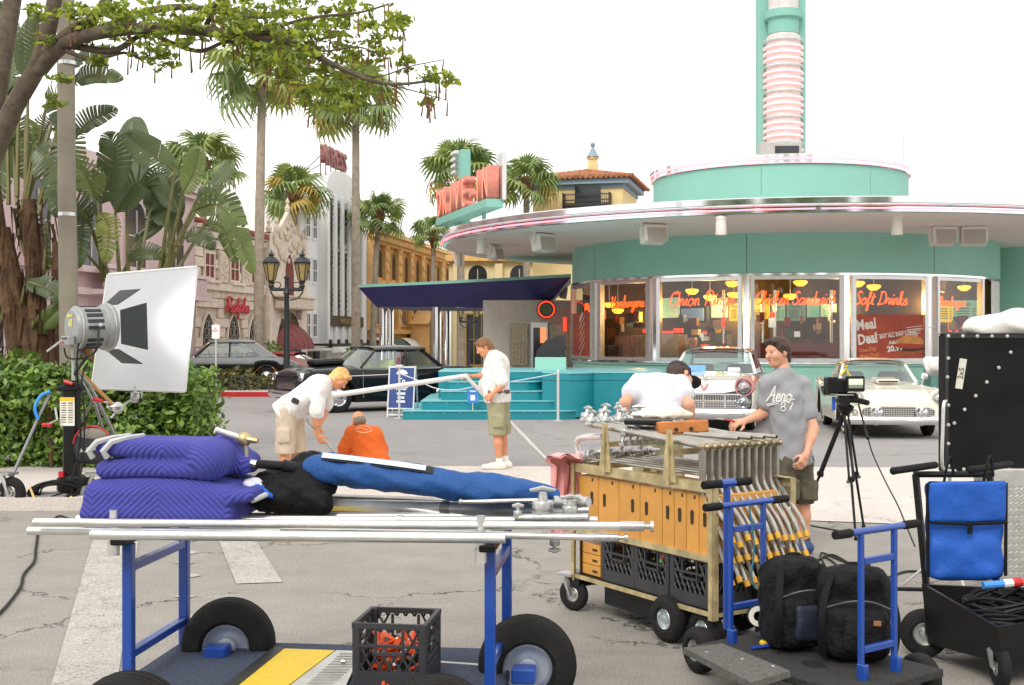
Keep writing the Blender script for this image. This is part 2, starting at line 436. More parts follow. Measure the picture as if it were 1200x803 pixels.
mAWN=M('maroon_awning',S(128,66,66),.7,var=.12,vscale=5)

def arch_pts(w,z0,zs,pointed=False,n=10):
    """outline of an arched opening: width, bottom, spring line"""
    p=[(-w/2,z0),(w/2,z0),(w/2,zs)]
    if pointed:
        for i in range(1,n):t=i/n;a=t*1.05;p.append((w/2-w*(1-math.cos(a)),zs+w*math.sin(a)))
        q=[(-x,z) for x,z in p[3:]][::-1]
        p+=[(0,zs+w*.866)]+q
    else:
        for i in range(1,n):a=PI*i/n;p.append((w/2*math.cos(a),zs+w/2*math.sin(a)))
    p.append((-w/2,zs))
    return p
def face_T(x,y,z=0):return Matrix.Translation((x,y,z))@Matrix(((1,0,0,0),(0,0,-1,0),(0,1,0,0),(0,0,0,1))) # (x, z) polygons standing up, depth along -y
def window(parent,x,z0,w,h,mf,mg,depth=.14,arch=None,mull=0,sill=None):
    """framed window on the face y=0: frame proud, pane set between; arch: None / 'round' / 'point'"""
    if arch:zs=z0+h-(w/2 if arch=='round' else w*.866);outl=arch_pts(w,z0,zs,arch=='point')
    else:outl=[(-w/2,z0),(w/2,z0),(w/2,z0+h),(-w/2,z0+h)]
    cx=0;cz=sum(p[1] for p in outl)/len(outl)
    k=1+.22/max(w,.4)
    big=[((p[0])*(1+.2/w),cz+(p[1]-cz)*(1+.2/h)) for p in outl]
    mb=MB();n=len(outl)
    T=Matrix.Translation((x,0,0))
    v=[(p[0],-.06,p[1]) for p in big]+[(p[0],-.06,p[1]) for p in outl]+[(p[0],.1,p[1]) for p in outl]+[(p[0],.02,p[1]) for p in big]
    f=[]
    for i in range(n):
        j=(i+1)%n
        f+=[(i,j,n+j,n+i),(n+i,n+j,2*n+j,2*n+i),(i,j,3*n+j,3*n+i)]
    mb.add(v,f,None,T)
    wo=mb.build('window_frame',mf,parent,smooth=0)
    mp_=MB();mp_.add([(p[0],-.03,p[1]) for p in outl],[tuple(range(n))],None,T)
    mp_.build('pane',mg,wo,smooth=0)
    if mull:
        mm=MB()
        for i in range(mull):mm.box((x+w*((i+1)/(mull+1)-.5),-.045,z0+h/2-(.06*h if arch else 0)),(.04,.03,h*(.86 if arch else .98)))
        mm.box((x,-.05,z0+h*.5),(w*.98,.03,.04))
        mm.build('mullion',mf,wo,smooth=0)
    if sill:
        ms=MB();ms.box((x,-.12,z0-.14),(w+.4,.28,.12));ms.build('sill',sill,wo,smooth=0)
    return wo

# -- pink building
t=thing('pink_building','pale pink stucco building with arched window behind the broad leaves','building',on_line(-16),RZ)
mb=MB();mb.box((8,4,3.6),(15.99,8,7.2));mb.build('wall',mPINK,t,smooth=0)
mb=MB();mb.box((8,-.16,7.0),(16,.34,.36));mb.box((8,-.1,6.72),(16,.2,.16));mb.box((8,-.09,3.15),(16,.18,.2));mb.build('cornice',mPINKT,t,smooth=0)
for x in (3.2,6.0,8.8,11.6,14.4):window(t,x,3.9,1.25,2.2,mPINKT,mDARKW,arch='round',mull=1,sill=mPINKT)
for x in (3.2,7.4,11.6):window(t,x,.4,2.4,2.2,mPINKT,mDARKW,mull=2)
mb=MB()
for i in range(52):mb.lathe([(.05,0),(.09,.12),(.05,.3),(.08,.5),(.05,.62)],6,Matrix.Translation((8.6+i*.135,-.62,3.2)))
mb.box((12.1,-.62,3.88),(7.2,.22,.12));mb.box((12.1,-.45,3.14),(7.2,.7,.14))
mb.build('balustrade',mPINKT,t)

# -- stone shop building: block wall, pointed windows, gabled entrance bay
t=thing('stone_building','cream stone block building with pointed windows, tiled eave and red sign','building',on_line(0),RZ)
H0=5.85
L1=u_at(306);L2=u_at(351)
mb=MB();mb.box((L1/2,3.05,H0/2),(L1-.01,6,H0));mb.box(((L1+L2)/2,2.9,3.05),(L2-L1-.01,6.2,6.1))
mb.build('wall',M('mortar',S(196,182,164),.9,var=.1),t,smooth=0)
ups=[u_at(244.5),u_at(274),u_at(298)]
mb=MB();mb.box((0,0,0),(.98,.09,.96),bev=.02);blk=mb.mesh('stone_block',mSTONE,0)
ch=.36;nb=0
for r in range(16):
    z=.02+ch*(r+.5)
    if z>H0-.1:break
    x=-(.35 if r%2 else 0)
    while x<L1-.02:
        bw=random.choice((.5,.62,.75))
        x0=max(x,0);x1=min(x+bw,L1);xc=(x0+x1)/2
        ok=x1-x0>.12
        for uu in ups:
            if abs(xc-uu)<.5+bw*.35 and 3.9<z<5.0:ok=False
            if abs(xc-uu)<(.72 if z<2.1 else .5)+bw*.3 and 1.4<z<2.75:ok=False
            if abs(xc-uu)<.85 and z<1.2:ok=False
        if 3.5<z<3.85:ok=False
        if ok:
            link('stone_block',blk,t,(xc,.0+random.uniform(0,.008),z),None,(x1-x0-.012,1,ch-.012));nb+=1
        x+=bw
for z,d,h in ((3.68,.18,.26),(5.55,.2,.2),(5.78,.3,.14),(1.3,.1,.12)):
    mb=MB();mb.box((L1/2,-d/2,z),(L1+.02,d,h));mb.build('string_course',mSTONE,t,smooth=0)
for uu in ups:
    window(t,uu,4.0,.75,.85,mSTONE,mREDW,mull=1,sill=mSTONE)
    wo=window(t,uu-.1,1.5,1.05,1.2,mSTONE,mDARKW,arch='point')
    mt=MB() # iron tracery: scrolls
    for sx in (-1,1):
        for (cx,cz,rr) in ((.22,1.68,.16),(.2,2.02,.15),(.12,2.32,.1)):
            mt.tube([(uu-.1+sx*cx+rr*math.cos(a*PI/5),-.05,cz+rr*math.sin(a*PI/5)) for a in range(10)],.016,5,closed=True)
    mt.box((uu-.1,-.05,1.95),(.03,.03,.9));mt.build('tracery',M('pale_iron',S(150,146,140),.6),wo)
    window(t,uu-.1,.25,1.5,.95,mREDW,mDARKW,mull=2)
for x in ((ups[0]+ups[1])/2,(ups[1]+ups[2])/2):
    mb=MB();mb.box((x,-.07,4.42),(.8,.1,1.15),bev=.03)
    for i in range(14):
        a=i*2.4;rr=.05+.022*i
        mb.ball((x+.9*rr*math.cos(a),-.12,4.42+1.4*rr*math.sin(a)),(.085,.05,.085),6,4)
    mb.build('relief_panel',mSTONE2,t)
mb=MB() # eave of half-round tiles
for i in range(int(L1/.2)):
    mb.cyl((i*.2+.1,-.42,5.86),(i*.2+.1,1.2,6.3),.1,.09,6)
mb.box((L1/2,.4,6.0),(L1,1.6,.06),Euler((.265,0,0)))
mb.build('roof_tiles',mTILE2,t)
mb=MB()
script(mb,'Ralphs',2.3,.05,Matrix.Translation((u_at(272)+.1,-.16,2.78))@Euler((R(90),0,0)).to_matrix().to_4x4(),n=6,yscale=.62)
for dx in (-.8,0,.7):mb.cyl((u_at(272)+.1+dx,-.16,2.95),(u_at(272)+.1+dx,.02,2.95),.02)
o=mb.build('sign_lettering',M('red_sign',S(190,40,48),.4,var=.05),t);tag(o,'red script lettering')
LB=L2-L1;xc=(L1+L2)/2 # entrance bay
mb=MB()
gp=[(-LB/2,0),(LB/2,0),(LB/2,6.0),(LB/2-.3,6.15),(LB*.28,6.2),(LB*.12,6.75),(0,7.2),(-LB*.12,6.75),(-LB*.28,6.2),(-LB/2+.3,6.15),(-LB/2,6.0)]
mb.prism(gp,0,.16,face_T(xc,-.2))
mb.build('gable_front',mSTONE,t,smooth=0)
mb=MB()
for i in range(60):
    x=random.uniform(-1,1)*LB*.42;z=random.uniform(4.9,6.1+.9*(1-abs(x)/(LB*.42)))
    mb.ball((xc+x,-.4,z),(.12,.07,.12),6,4)
for x,z in ((0,7.25),(-LB*.28,6.3),(LB*.28,6.3),(-LB/2+.12,6.2),(LB/2-.12,6.2)):
    mb.lathe([(.1,0),(.14,.15),(.05,.3),(.1,.42),(0,.62)],8,Matrix.Translation((xc+x,-.28,z-.1)))
mb.build('carved_crest',mSTONE2,t)['kind']='stuff'
mb=MB();mb.prism(arch_pts(.9,3.5,4.55,True),.165,.2,face_T(xc,-.2));mb.build('window',mREDW,t,smooth=0)
mb=MB();mb.box((xc,-.62,3.25),(LB*.8,.5,.5),bev=.06);mb.box((xc,-.6,3.53),(LB*.88,.6,.07));mb.box((xc-.9,-.45,2.85),(.22,.35,.5));mb.box((xc+.9,-.45,2.85),(.22,.35,.5))
mb.build('balcony',mSTONE2,t,smooth=0)
mb=MB();mb.prism(arch_pts(LB*.62,0.1,1.5),.165,.2,face_T(xc,-.2));mb.build('doorway',mDARKW,t,smooth=0)
def awn(u,v):
    a=PI*u;rr=LB*.33
    return (xc-rr*math.cos(a),-.37-.9*math.sin(v*PI/2)*(.35+.65*math.sin(a)),1.35+(1-v)**.6*math.cos(v*PI/2)**.5*1.15*math.sin(a)**.8+(.03*math.cos(u*60) if v>.9 else 0))
mb=MB();mb.grid(awn,28,10);mb.build('awning',mAWN,t)
mb=MB()
for i in range(9):
    u=(i+.5)/9;mb.tube([Vector(awn(u,v/8))+Vector((0,-.012,.012)) for v in range(9)],.012,4)
mb.build('awning_rib',M('awning_seam',S(150,88,86),.7),t)
# wall block behind it with a mast
t=thing('cream_rooftop_block','plain cream block rising behind the tiled stone building','building',on_line(L1-2.2),RZ)
mb=MB();mb.box((3,9.2,4.1),(7,4,8.2));mb.build('wall',M('cream_render',S(222,214,196),.85,var=.05),t,smooth=0)
mb=MB();mb.box((3,9.2,8.28),(7.2,4.2,.16));mb.build('coping',mCREAM,t,smooth=0)
mb=MB();mb.cyl((-.9,8,8.2),(-.9,8,9.7),.05);mb.build('mast',mIRON,t)

# -- white tower block
K0=u_at(351)+.05;K1=u_at(430)
t=thing('white_tower_building','tall white stepped building with dark window strips and roof sign','building',on_line(K0),RZ)
KW=K1-K0
def ku(px):return u_at(px)-K0
mb=MB()
x1,x2=ku(373),ku(414)
mb.box((x1/2,3,4.2),(x1,6,8.4))
mb.box(((x2+KW)/2,3,3.75),(KW-x2,6,7.5))
gp=[(x1,0),(x2,0),(x2,8.6)]+[(x1+(x2-x1)*(.5+.5*math.cos(a*PI/14)),8.6+1.25*math.sin(a*PI/14)**.7) for a in range(1,14)]+[(x1,8.6)]
mb.prism(gp,0,6.4,face_T(0,6.0))
mb.build('wall',mWHITE,t,smooth=20)
nf=5
for i in range(nf+1):
    x=x1+(x2-x1)*(i+.0)/nf
    mb=MB();mb.box((x,-.47,4.9),(.22,.16,7.4),bev=.04);mb.build('pilaster',mWHITE,t,smooth=0)
for i in range(nf):
    x=x1+(x2-x1)*(i+.5)/nf
    mb=MB();mb.box((x,-.42,5.55),(.42,.06,5.6));o=mb.build('window',mDARKW,t,smooth=0)
    mg=MB()
    for z in (3.1,4.1,5.1,6.1,7.1,8.0):
        mg.box((x,-.46,z),(.42,.03,.07))
    for z in (3.6,5.6,7.6):
        for s_ in (-1,1):
            for q in range(3):mg.tube([(x+s_*.1+.08*math.cos(a*PI/4),-.46,z+q*.24-.24+.1*math.sin(a*PI/4)) for a in range(8)],.014,4,closed=True)
    mg.build('grille',M('bronze_grille',S(92,84,70),.5,.4),o,smooth=0)
for px in (360,368,421):
    for z in (1.9,4.4,6.4):window(t,ku(px),z,.5,1.0,mWHITE,mDARKW,mull=1)
mb=MB();mb.box(((x1+x2)/2,-.5,2.62),(x2-x1-.2,.14,.5));o=mb.build('name_band',M('dark_band',S(72,62,48),.6),t,smooth=0)
text_obj('band_lettering','FIVE & DIME',.36,.01,M('gold_letters',S(176,150,96),.5),o,Matrix.Translation(((x1+x2)/2,-.585,2.5))@Euler((R(90),0,0)).to_matrix().to_4x4(),sx=1.25)['kind']='stuff'
mb=MB()
mb.box((KW/2+.1,-.9,1.32),(KW-.1,1.2,.12));mb.box((KW/2+.1,-1.5,1.3),(KW-.1,.1,.26));mb.build('canopy',mWHITE,t,smooth=0)
mb=MB()
for i in range(9):mb.box((.5+i*(KW-1)/8,-1.25,1.6),(.3,.1,.34),bev=.06)
mb.box((KW/2,-.95,1.52),(KW-.3,1.0,.1));mb.build('canopy_ornament',mIRON,t,smooth=0)
mb=MB();mb.box((KW/2,-.03,.62),(KW-.6,.08,1.2));mb.build('shopfront',mDARKW,t,smooth=0)
for i in range(8):
    mb=MB();mb.box((.4+i*(KW-.8)/7,-.09,.62),(.12,.06,1.22));mb.build('shopfront_post',M('brown_frame',S(70,52,42),.5),t,smooth=0)
mKR=M('weathered_red_letters',S(150,96,92),.6,var=.15)
xs=ku(386);T0=Matrix.Translation((xs,-.25,9.95))@Euler((R(90),0,0)).to_matrix().to_4x4()
sg=MB()
for i in range(6):sg.cyl((xs-1.9+i*.75,-.2,9.3),(xs-1.9+i*.75,-.2,10.75),.03,n=6)
sg.tube([(xs-2.0,-.2,10.0),(xs+1.95,-.2,10.0)],.03,6);sg.tube([(xs-2.0,-.2,10.6),(xs+1.95,-.2,10.6)],.03,6)
for i in range(3):sg.tube([(xs-2,-.2,9.4+.4*i),(xs-2.0,.9,9.2)],.025,5)
so=sg.build('sign_frame',M('rust_steel',S(120,80,72),.7),t)
text_obj('sign_letters','KRESS',1.2,.12,mKR,so,T0,bold=.02,sx=1.05)

# -- ochre building
Y0=u_at(431)+.05;Y1=u_at(545)
t=thing('ochre_building','ochre ornate building with rows of arched windows and heavy cornice','building',on_line(Y0),RZ)
YW=Y1-Y0
mb=MB();mb.box((YW/2,4,3.7),(YW,8,7.4));mb.build('wall',mOCHRE,t,smooth=0)
mb=MB()
for z,d,h in ((7.55,.7,.22),(7.32,.45,.26),(7.05,.25,.2),(4.85,.3,.3),(2.2,.35,.25)):mb.box((YW/2,-d/2,z),(YW+.02,d,h))
for i in range(70):mb.box((YW*(i+.5)/70,-.32,7.14),(YW/190,.5,.14))
mb.build('cornice',mOCHRET,t,smooth=0)
nW=9
for i in range(nW):
    x=YW*(i+.5)/nW
    for s_ in (-.28,.28):
        window(t,x+s_*YW/nW,5.15,.85,1.55,mOCHRET,mDARKW,arch='round')
    window(t,x,2.6,1.5,1.9,mOCHRET,M('blue_window',S(60,80,105),.15,var=.2),mull=2)
    mb=MB();mb.box((YW*i/nW,-.14,4.6),(.5,.3,4.8),bev=.05)
    for q in range(8):mb.ball((YW*i/nW,-.3,2.6+q*.6),(.2,.1,.2),8,5)
    mb.build('pilaster',mOCHRET,t)
    mb=MB()
    def aw2(u,v,x=x):return (x+(u-.5)*2.4,-.2-1.0*v,1.85-.75*v**1.6-.25*abs(u-.5)**2*v)
    mb.grid(aw2,8,5);mb.build('awning',M('green_awning',S(60,84,74),.7) if i%3==1 else M('white_awning',S(226,226,220),.7),t)
    mb=MB();mb.box((x,-.03,.85),(2.2,.1,1.6));mb.build('shopfront',mDARKW,t,smooth=0)
xp=u_at(487)-Y0
mb=MB();mb.prism([(-2.2,0),(2.2,0),(2.2,2.6),(2.5,2.7),(0,3.7),(-2.5,2.7),(-2.2,2.6)],0,1.2,face_T(xp,-.2));mb.build('portal',mOCHRET,t,smooth=0)
mb=MB()
for i in range(40):mb.ball((xp+random.uniform(-1.9,1.9),-1.42,random.uniform(1.3,2.9)),(.16,.08,.16),6,4)
mb.build('portal_carving',mOCHRE,t)['kind']='stuff'
mb=MB();mb.prism(arch_pts(1.8,0,1.1),1.21,1.24,face_T(xp,-.2));mb.build('doorway',mDARKW,t,smooth=0)
# -- cream pilastered building closing the street
t=thing('cream_pilastered_building','cream building with pilasters seen under the dark blue canopy','building',(GX(530,70),70,0),R(-4))
mb=MB();mb.box((4,3,3.3),(8.4,6,6.6));mb.build('wall',mCREAM,t,smooth=0)
mb=MB();mb.box((4,-.2,6.5),(8.7,.5,.35));mb.box((4,-.15,3.9),(8.6,.35,.25));mb.build('cornice',mOCHRET,t,smooth=0)
for i in range(4):
    mb=MB();mb.box((.3+i*2.45,-.14,3.1),(.5,.3,6.2),bev=.05);mb.build('pilaster',mCREAM,t,smooth=0)
    if i<3:
        window(t,1.5+i*2.45,.3,1.3,2.9,M('tan_frame',S(170,135,80),.7),mDARKW,mull=2)
        window(t,1.5+i*2.45,4.3,1.1,1.8,mCREAM,mDARKW,mull=1,arch='round')
# -- tile-roofed house behind the diner
HY=60.0
t=thing('tile_roofed_house','yellow tower house with clay tile hip roof and iron balcony behind the diner','house',(GX(676,HY),HY,0),R(-14))
def hz(py):return CH+(HZ-py)/FPX*HY
mYEL=M('yellow_stucco',S(226,200,144),.85,var=.06,vscale=1.0)
mb=MB();mb.box((0,2.6,(hz(214))/2),(4.6,5.0,hz(214)));mb.build('wall',mYEL,t,smooth=0)
mBLT=M('blue_trim',S(134,152,164),.7,var=.06)
mb=MB();mb.box((0,2.6,hz(219)),(4.75,5.15,.22));mb.box((0,2.6,hz(213.5)),(5.3,5.7,.26));mb.build('eave',mBLT,t,smooth=0)
mb=MB();ez=hz(210);ap=hz(193)
for sx,sy,ln in ((0,-1,5.7),(0,1,5.7),(1,0,6.1),(-1,0,6.1)):
    nt_=int(ln/.25)
    for i in range(nt_+1):
        q=-ln/2+ln*i/nt_
        d=2.85 if sy else 2.85
        k=max(0.02,1-abs(q)/(ln/2))
        nseg=max(1,int(5*k+.5))
        for j in range(nseg):
            a0=k*j/nseg;a1=k*(j+1.08)/nseg
            def pt(a):
                r_=(1-a)
                if sy:return (q,2.6+sy*3.05*r_,ez+(ap-ez)*a+.06)
                return (sx*2.85*r_,2.6+q,ez+(ap-ez)*a+.06)
            mb.cyl(pt(a0),pt(a1),.12,.1,6)
mb.add([(-2.9,-.45,ez),(2.9,-.45,ez),(2.9,5.65,ez),(-2.9,5.65,ez),(0,2.6,ap)],[(0,1,4),(1,2,4),(2,3,4),(3,0,4)])
o=mb.build('roof_tiles',mTILE,t);o['kind']='stuff'
mb=MB();mb.lathe([(.32,0),(.28,.7),(.24,.95),(.34,1.0),(.32,1.1)],4,Matrix.Translation((.35,2.6,ap-.35)),cap=True);o=mb.build('chimney',mYEL,t,smooth=0)
mb=MB();mb.lathe([(.34,0),(.1,.42),(.07,.5),(.13,.6),(.13,.7),(0,.8)],10,Matrix.Translation((.35,2.6,ap+.75)));mb.build('finial',mBLT,o)
mb=MB();mb.box((.55,.07,hz(228)),(1.3,.1,.9));mb.build('window',mDARKW,t,smooth=0)
mb=MB()
for x in np.linspace(-.6,1.7,24):mb.box((x,-.5,hz(236)),(.03,.03,.75))
for z in (hz(232)+.1,hz(236),hz(240)):mb.box((.55,-.5,z),(2.34,.04,.05))
for x in (-.62,1.72):mb.box((x,-.2,hz(236)),(.05,.6,.75))
mb.box((.55,-.22,hz(240)-.08),(2.4,.62,.08));mb.build('balcony',mIRON,t,smooth=0)
# ------------------------------------------------------------------ the round diner
DC=Vector((8.02,36.0,0));DD=36.9
DAZ=math.atan2(-DC.x,-DC.y) # angle (from +Y, clockwise) pointing at the camera
A0=math.atan2(-DC.y,-DC.x) # polar angle of the direction towards the camera
def t_of(px,Rr):
    """angle on the drum (measured from the camera side, + to the right) where the sight line px meets radius Rr"""
    best=None
    for i in range(-950,951):
        t_=i/1000*PI/2
        p=dpt(Rr,t_)
        if p.y>0:
            e=abs(600+FPX*p.x/p.y-px)
            if best is None or e<best[0]:best=(e,t_)
    return best[1]
def dpt(r,t_,z=0.0):
    a=A0+t_
    return Vector((DC.x+r*math.cos(a),DC.y+r*math.sin(a),z))
def loc(p):return Vector(p)-DC
diner=thing('diner','round turquoise diner with neon window signs and wide white canopy roof','diner',DC)
mTEAL=M('turquoise_stucco',S(148,200,183),.75,var=.05,vscale=.7,bump=.12,bscale=30)  # same paint as the drum, colour raised to offset the canopy shade
mTEAL_LIT=M('turquoise_lit',S(124,178,164),.7,var=.04,vscale=.6,bump=.1,bscale=30)  # same paint again, colour lowered for parts in open light
mCHROME=M('chrome',(.78,.78,.79),.12,1.0,var=.04,vscale=3)
mALU=M('brushed_aluminium',(.66,.66,.65),.32,.9,var=.08,vscale=8)
mSOFF=M('white_soffit',S(236,223,215),.85,var=.05,vscale=.35)
mNPINK=EM('neon_pink',(1.0,.22,.3),1.6)
mNORG=EM('neon_orange',(1.0,.085,.008),1.9)
mNRED=EM('neon_red',(1.0,.05,.02),1.2)
RW=6.2;ZF0,ZF1=3.42,4.45;ZS=1.18
# fascia panels (visible joints every few metres) and sill wall
js=[-PI*.75]+[t_of(p,RW) for p in (697,875,1095)]+[PI*.75]
for a,b_ in zip(js[:-1],js[1:]):
    mb=MB();n=max(6,int((b_-a)/.06))
    for r0,r1,z0,z1 in ((RW-.12,RW,ZF0,ZF1),):
        mb.lathe([(r0,z0),(r1,z0),(r1,z1),(r0,z1),(r0,z0)],n,None,None,(A0+a+.0012,A0+b_-.0012))
    mb.build('fascia_panel',mTEAL,diner,smooth=40)
mb=MB();mb.lathe([(RW-.13,0),(RW-.02,0),(RW-.02,ZS-.1),(RW+.03,ZS-.1),(RW+.03,ZS-.05),(RW-.13,ZS-.05)],90,None,None,(A0-PI*.75,A0+PI*.75));mb.build('sill_wall',mTEAL,diner,smooth=40)
mb=MB();mb.lathe([(RW-.2,ZS-.045),(RW+.06,ZS-.045),(RW+.06,ZS),(RW-.2,ZS)],90,None,None,(A0-PI*.7,A0+PI*.55));mb.build('sill',mCHROME,diner,smooth=40)
mb=MB();mb.lathe([(RW-.2,ZF0-.06),(RW+.03,ZF0-.06),(RW+.03,ZF0-.004),(RW-.2,ZF0-.004)],90,None,None,(A0-PI*.7,A0+PI*.55));mb.build('head_rail',mCHROME,diner,smooth=40)
# rear wall of the drum and blank wall to the right of the windows
mb=MB();mb.lathe([(RW-.1,ZS-.05),(RW-.02,ZS-.05),(RW-.02,ZF0-.07),(RW-.1,ZF0-.07)],24,None,None,(A0+t_of(1160,RW)+.03,A0+PI*.75));mb.build('blank_wall',M('white_panel',S(225,225,222),.6),diner,smooth=40)

# window bays
gl=GLASS('shop_glass',(.8,.8,.72),.02)
bays=[(673,694,'Chili Dogs'),(702,761,'Hamburgers'),(770,870,'Onion Rings'),(879,989,'Chicken Sandwich'),(998,1087,'Soft Drinks'),(1097,1152,'Cheeseburgers')]
signs={}
for i,(pa,pb,word) in enumerate(bays):
    ta,tb=t_of(pa,RW),t_of(pb,RW)
    if i==0:ta=t_of(674,RW)-.16
    a=loc(dpt(RW-.03,ta));b_=loc(dpt(RW-.03,tb))
    d=(b_-a);wd=d.length;d.normalize();nrm=Vector((d.y,-d.x,0))
    T=frame_from(d,Vector((0,0,1)),nrm,(a+b_)/2) # x along the window, y up, z outwards
    zc=(ZS+ZF0-.06)/2;hh=ZF0-.06-ZS
    mb=MB()
    for s_ in (-1,1):
        mb.box((s_*(wd/2-.05),zc,.0),(.1,hh-.004,.16),None)
    mb.box((0,ZS+.05,0),(wd-.2,.09,.12));mb.box((0,ZF0-.11,0),(wd-.2,.09,.12))
    for k in range(len(mb.v)):mb.v[k]=tuple(T@Vector(mb.v[k]))
    fr=mb.build('window_frame',mALU,diner,smooth=0)
    mp_=MB();mp_.add([(-wd/2+.1,ZS+.09,0),(wd/2-.1,ZS+.09,0),(wd/2-.1,ZF0-.155,0),(-wd/2+.1,ZF0-.155,0)],[(0,1,2,3)],None,T)
    mp_.build('pane',gl,fr,smooth=0)
    signs[word]=(T,wd,fr)
    # narrow mirror strip between the bays
    if i<5:
        t2=t_of(bays[i+1][0],RW)
        mb=MB();mb.lathe([(RW-.22,ZS+.002),(RW-.06,ZS+.002),(RW-.06,ZF0-.064),(RW-.22,ZF0-.064)],3,None,None,(A0+tb+.004,A0+t2-.004));mb.build('mirror_strip',mCHROME,diner,smooth=0)
for word,(T,wd,fr) in signs.items():
    mb=MB()
    w2={'Chili Dogs':.7,'Hamburgers':1.4,'Onion Rings':1.8,'Chicken Sandwich':2.0,'Soft Drinks':1.5,'Cheeseburgers':1.25}[word]
    W_=word.replace('Chili Dogs','Chili Dogs')
    off={'Chicken Sandwich':.2,'Onion Rings':.25,'Soft Drinks':-.15}.get(word,0)
    script(mb,W_,min(w2,wd*.9),.015,T@Matrix.Translation((off*.3-.1,ZS+1.45,-.16)),None,n=6,yscale=1.0 if word!='Chicken Sandwich' else 1.15)
    o=mb.build('neon_script',mNORG,diner,fix=False);tag(o,'glowing orange neon script reading '+word)
    mb=MB()
    for s_ in (-1,1):mb.tube([T@Vector((s_*w2*.35,ZS+1.5,-.23)),T@Vector((s_*w2*.35,ZF0-.07,-.24))],.006,4)
    mb.build('sign_hanger',mIRON,o)
# posters in the windows
mPOST=M('poster_red',S(160,54,34),.5,var=.25,vscale=1.6,c2=S(188,78,44))
mPW=M('poster_white',S(235,225,215),.6,var=.02)
def poster(T,cx,y0,y1,w_,z):
    mb=MB();mb.box((0,0,0),(w_,y1-y0,.012));T2=T@Matrix.Translation((cx,(y0+y1)/2,z))
    for k in range(len(mb.v)):mb.v[k]=tuple(T2@Vector(mb.v[k]))
    return mb.build('poster',mPOST,diner,smooth=0),T2
T,wd,fr=signs['Soft Drinks']
po,T2=poster(T,0,ZS+.1,ZS+1.2,wd-.22,.02)
T3=T2@Matrix.Translation((0,0,.012))@Matrix.Rotation(R(7),4,'Z')
hw=wd/2
text_obj('poster_text','Meal\nDeal',.36,.001,mPW,po,T3@Matrix.Translation((-hw+.16,.26,0)),'LEFT',bold=.012,sx=.82)
text_obj('poster_text','EAT ALL DAY LONG',.115,.001,mPW,po,T3@Matrix.Translation((-hw+.78,-.02,0)),'LEFT',bold=.004)
text_obj('poster_text','Adult',.13,.001,mPW,po,T3@Matrix.Translation((-.05,-.2,0)),'LEFT',bold=.004)
text_obj('poster_text','20.99',.2,.001,mPW,po,T3@Matrix.Translation((-.12,-.38,0)),'LEFT',bold=.008)
text_obj('poster_text','Child',.13,.001,mPW,po,T3@Matrix.Translation((.5,-.1,0)),'LEFT',bold=.004)
text_obj('poster_text','9.99',.17,.001,mPW,po,T3@Matrix.Translation((.5,-.26,0)),'LEFT',bold=.006)
text_obj('poster_text','One-Day\nMeal Deal',.15,.001,M('poster_orange',S(226,130,80),.6),po,T3@Matrix.Translation((-hw+.16,-.3,0)),'LEFT',bold=.004,sx=.9)
mb=MB()
for i in range(4):mb.box((-hw+.5+(.1 if i==3 else 0),-.56-.05*i,0),(.75-.12*(i%2),.016,.002))
for i in range(4):mb.box((hw-.36,.16-.06*i,0),(.46-.05*i,.014,.002))
mb.box((.3,.08,0),(2.1,.012,.002))
for k in range(len(mb.v)):mb.v[k]=tuple(T3@Vector(mb.v[k]))
mb.build('poster_small_print',mPW,po,smooth=0)
def disc(mb,T,cx,cy,rx,ry,z,mat,a0=0,a1=2*PI,n=28):
    mb.add([(cx+rx*math.cos(a0+(a1-a0)*i/n),cy+ry*math.sin(a0+(a1-a0)*i/n),z) for i in range(n)],[tuple(range(n))],mat,T)
mb=MB();bx=hw-.5
disc(mb,T2,bx,-.36,.4,.1,.010,M('bun_brown',S(150,88,40),.6,var=.2))
disc(mb,T2,bx,-.3,.42,.08,.012,M('patty',S(70,34,22),.6))
disc(mb,T2,bx,-.24,.43,.07,.014,M('tomato',S(170,60,40),.6))
disc(mb,T2,bx,-.2,.41,.24,.016,M('bun_top',S(206,140,70),.5,var=.25,vscale=5),0,PI)
mb.build('poster_burger',None,po,smooth=0)
T,wd,fr=signs['Chili Dogs']
po,T2=poster(T,0,ZS+.1,ZS+1.35,wd-.25,.02)
mb=MB()
for i in range(5):mb.box((0,.35-.2*i,.01),(.75,.03,.002),Euler((0,0,.5)))
mb.box((-.1,.5,.01),(.5,.1,.002),Euler((0,0,.5)))
for k in range(len(mb.v)):mb.v[k]=tuple(T2@Vector(mb.v[k]))
mb.build('poster_small_print',mPW,po,smooth=0)

# ---- canopy roof
RC=10.1
mb=MB();mb.lathe([(RW-.14,ZF1-.03),(RW+1.5,ZF1+.0),(RC-.25,4.5),(RC-.1,4.52)],120);mb.build('soffit',mSOFF,diner,smooth=60)
mb=MB();mb.lathe([(RC-.1,4.515),(RC-.01,4.52),(RC,4.53),(RC,4.64),(RC-.03,4.645)],140);mb.build('rim_band',mCHROME,diner,smooth=15)
mb=MB();mb.lathe([(RC-.03,4.648),(RC+.035,4.66),(RC+.05,4.685),(RC+.035,4.71),(RC-.02,4.72)],140);mb.build('rim_bead',M('rim_white_metal',S(196,206,206),.3,.6),diner,smooth=60)
mb=MB();mb.lathe([(RC-.02,4.722),(RC-.005,4.728),(RC-.005,4.85),(RC-.03,4.872),(RC-.5,4.87)],140);mb.build('rim_cap',mCHROME,diner,smooth=15)
mb=MB();mb.lathe([(3.6,5.2),(RC-.5,4.872)],100);mb.build('roof_deck',M('roof_membrane',S(205,205,202),.8),diner,smooth=60)
segs=22
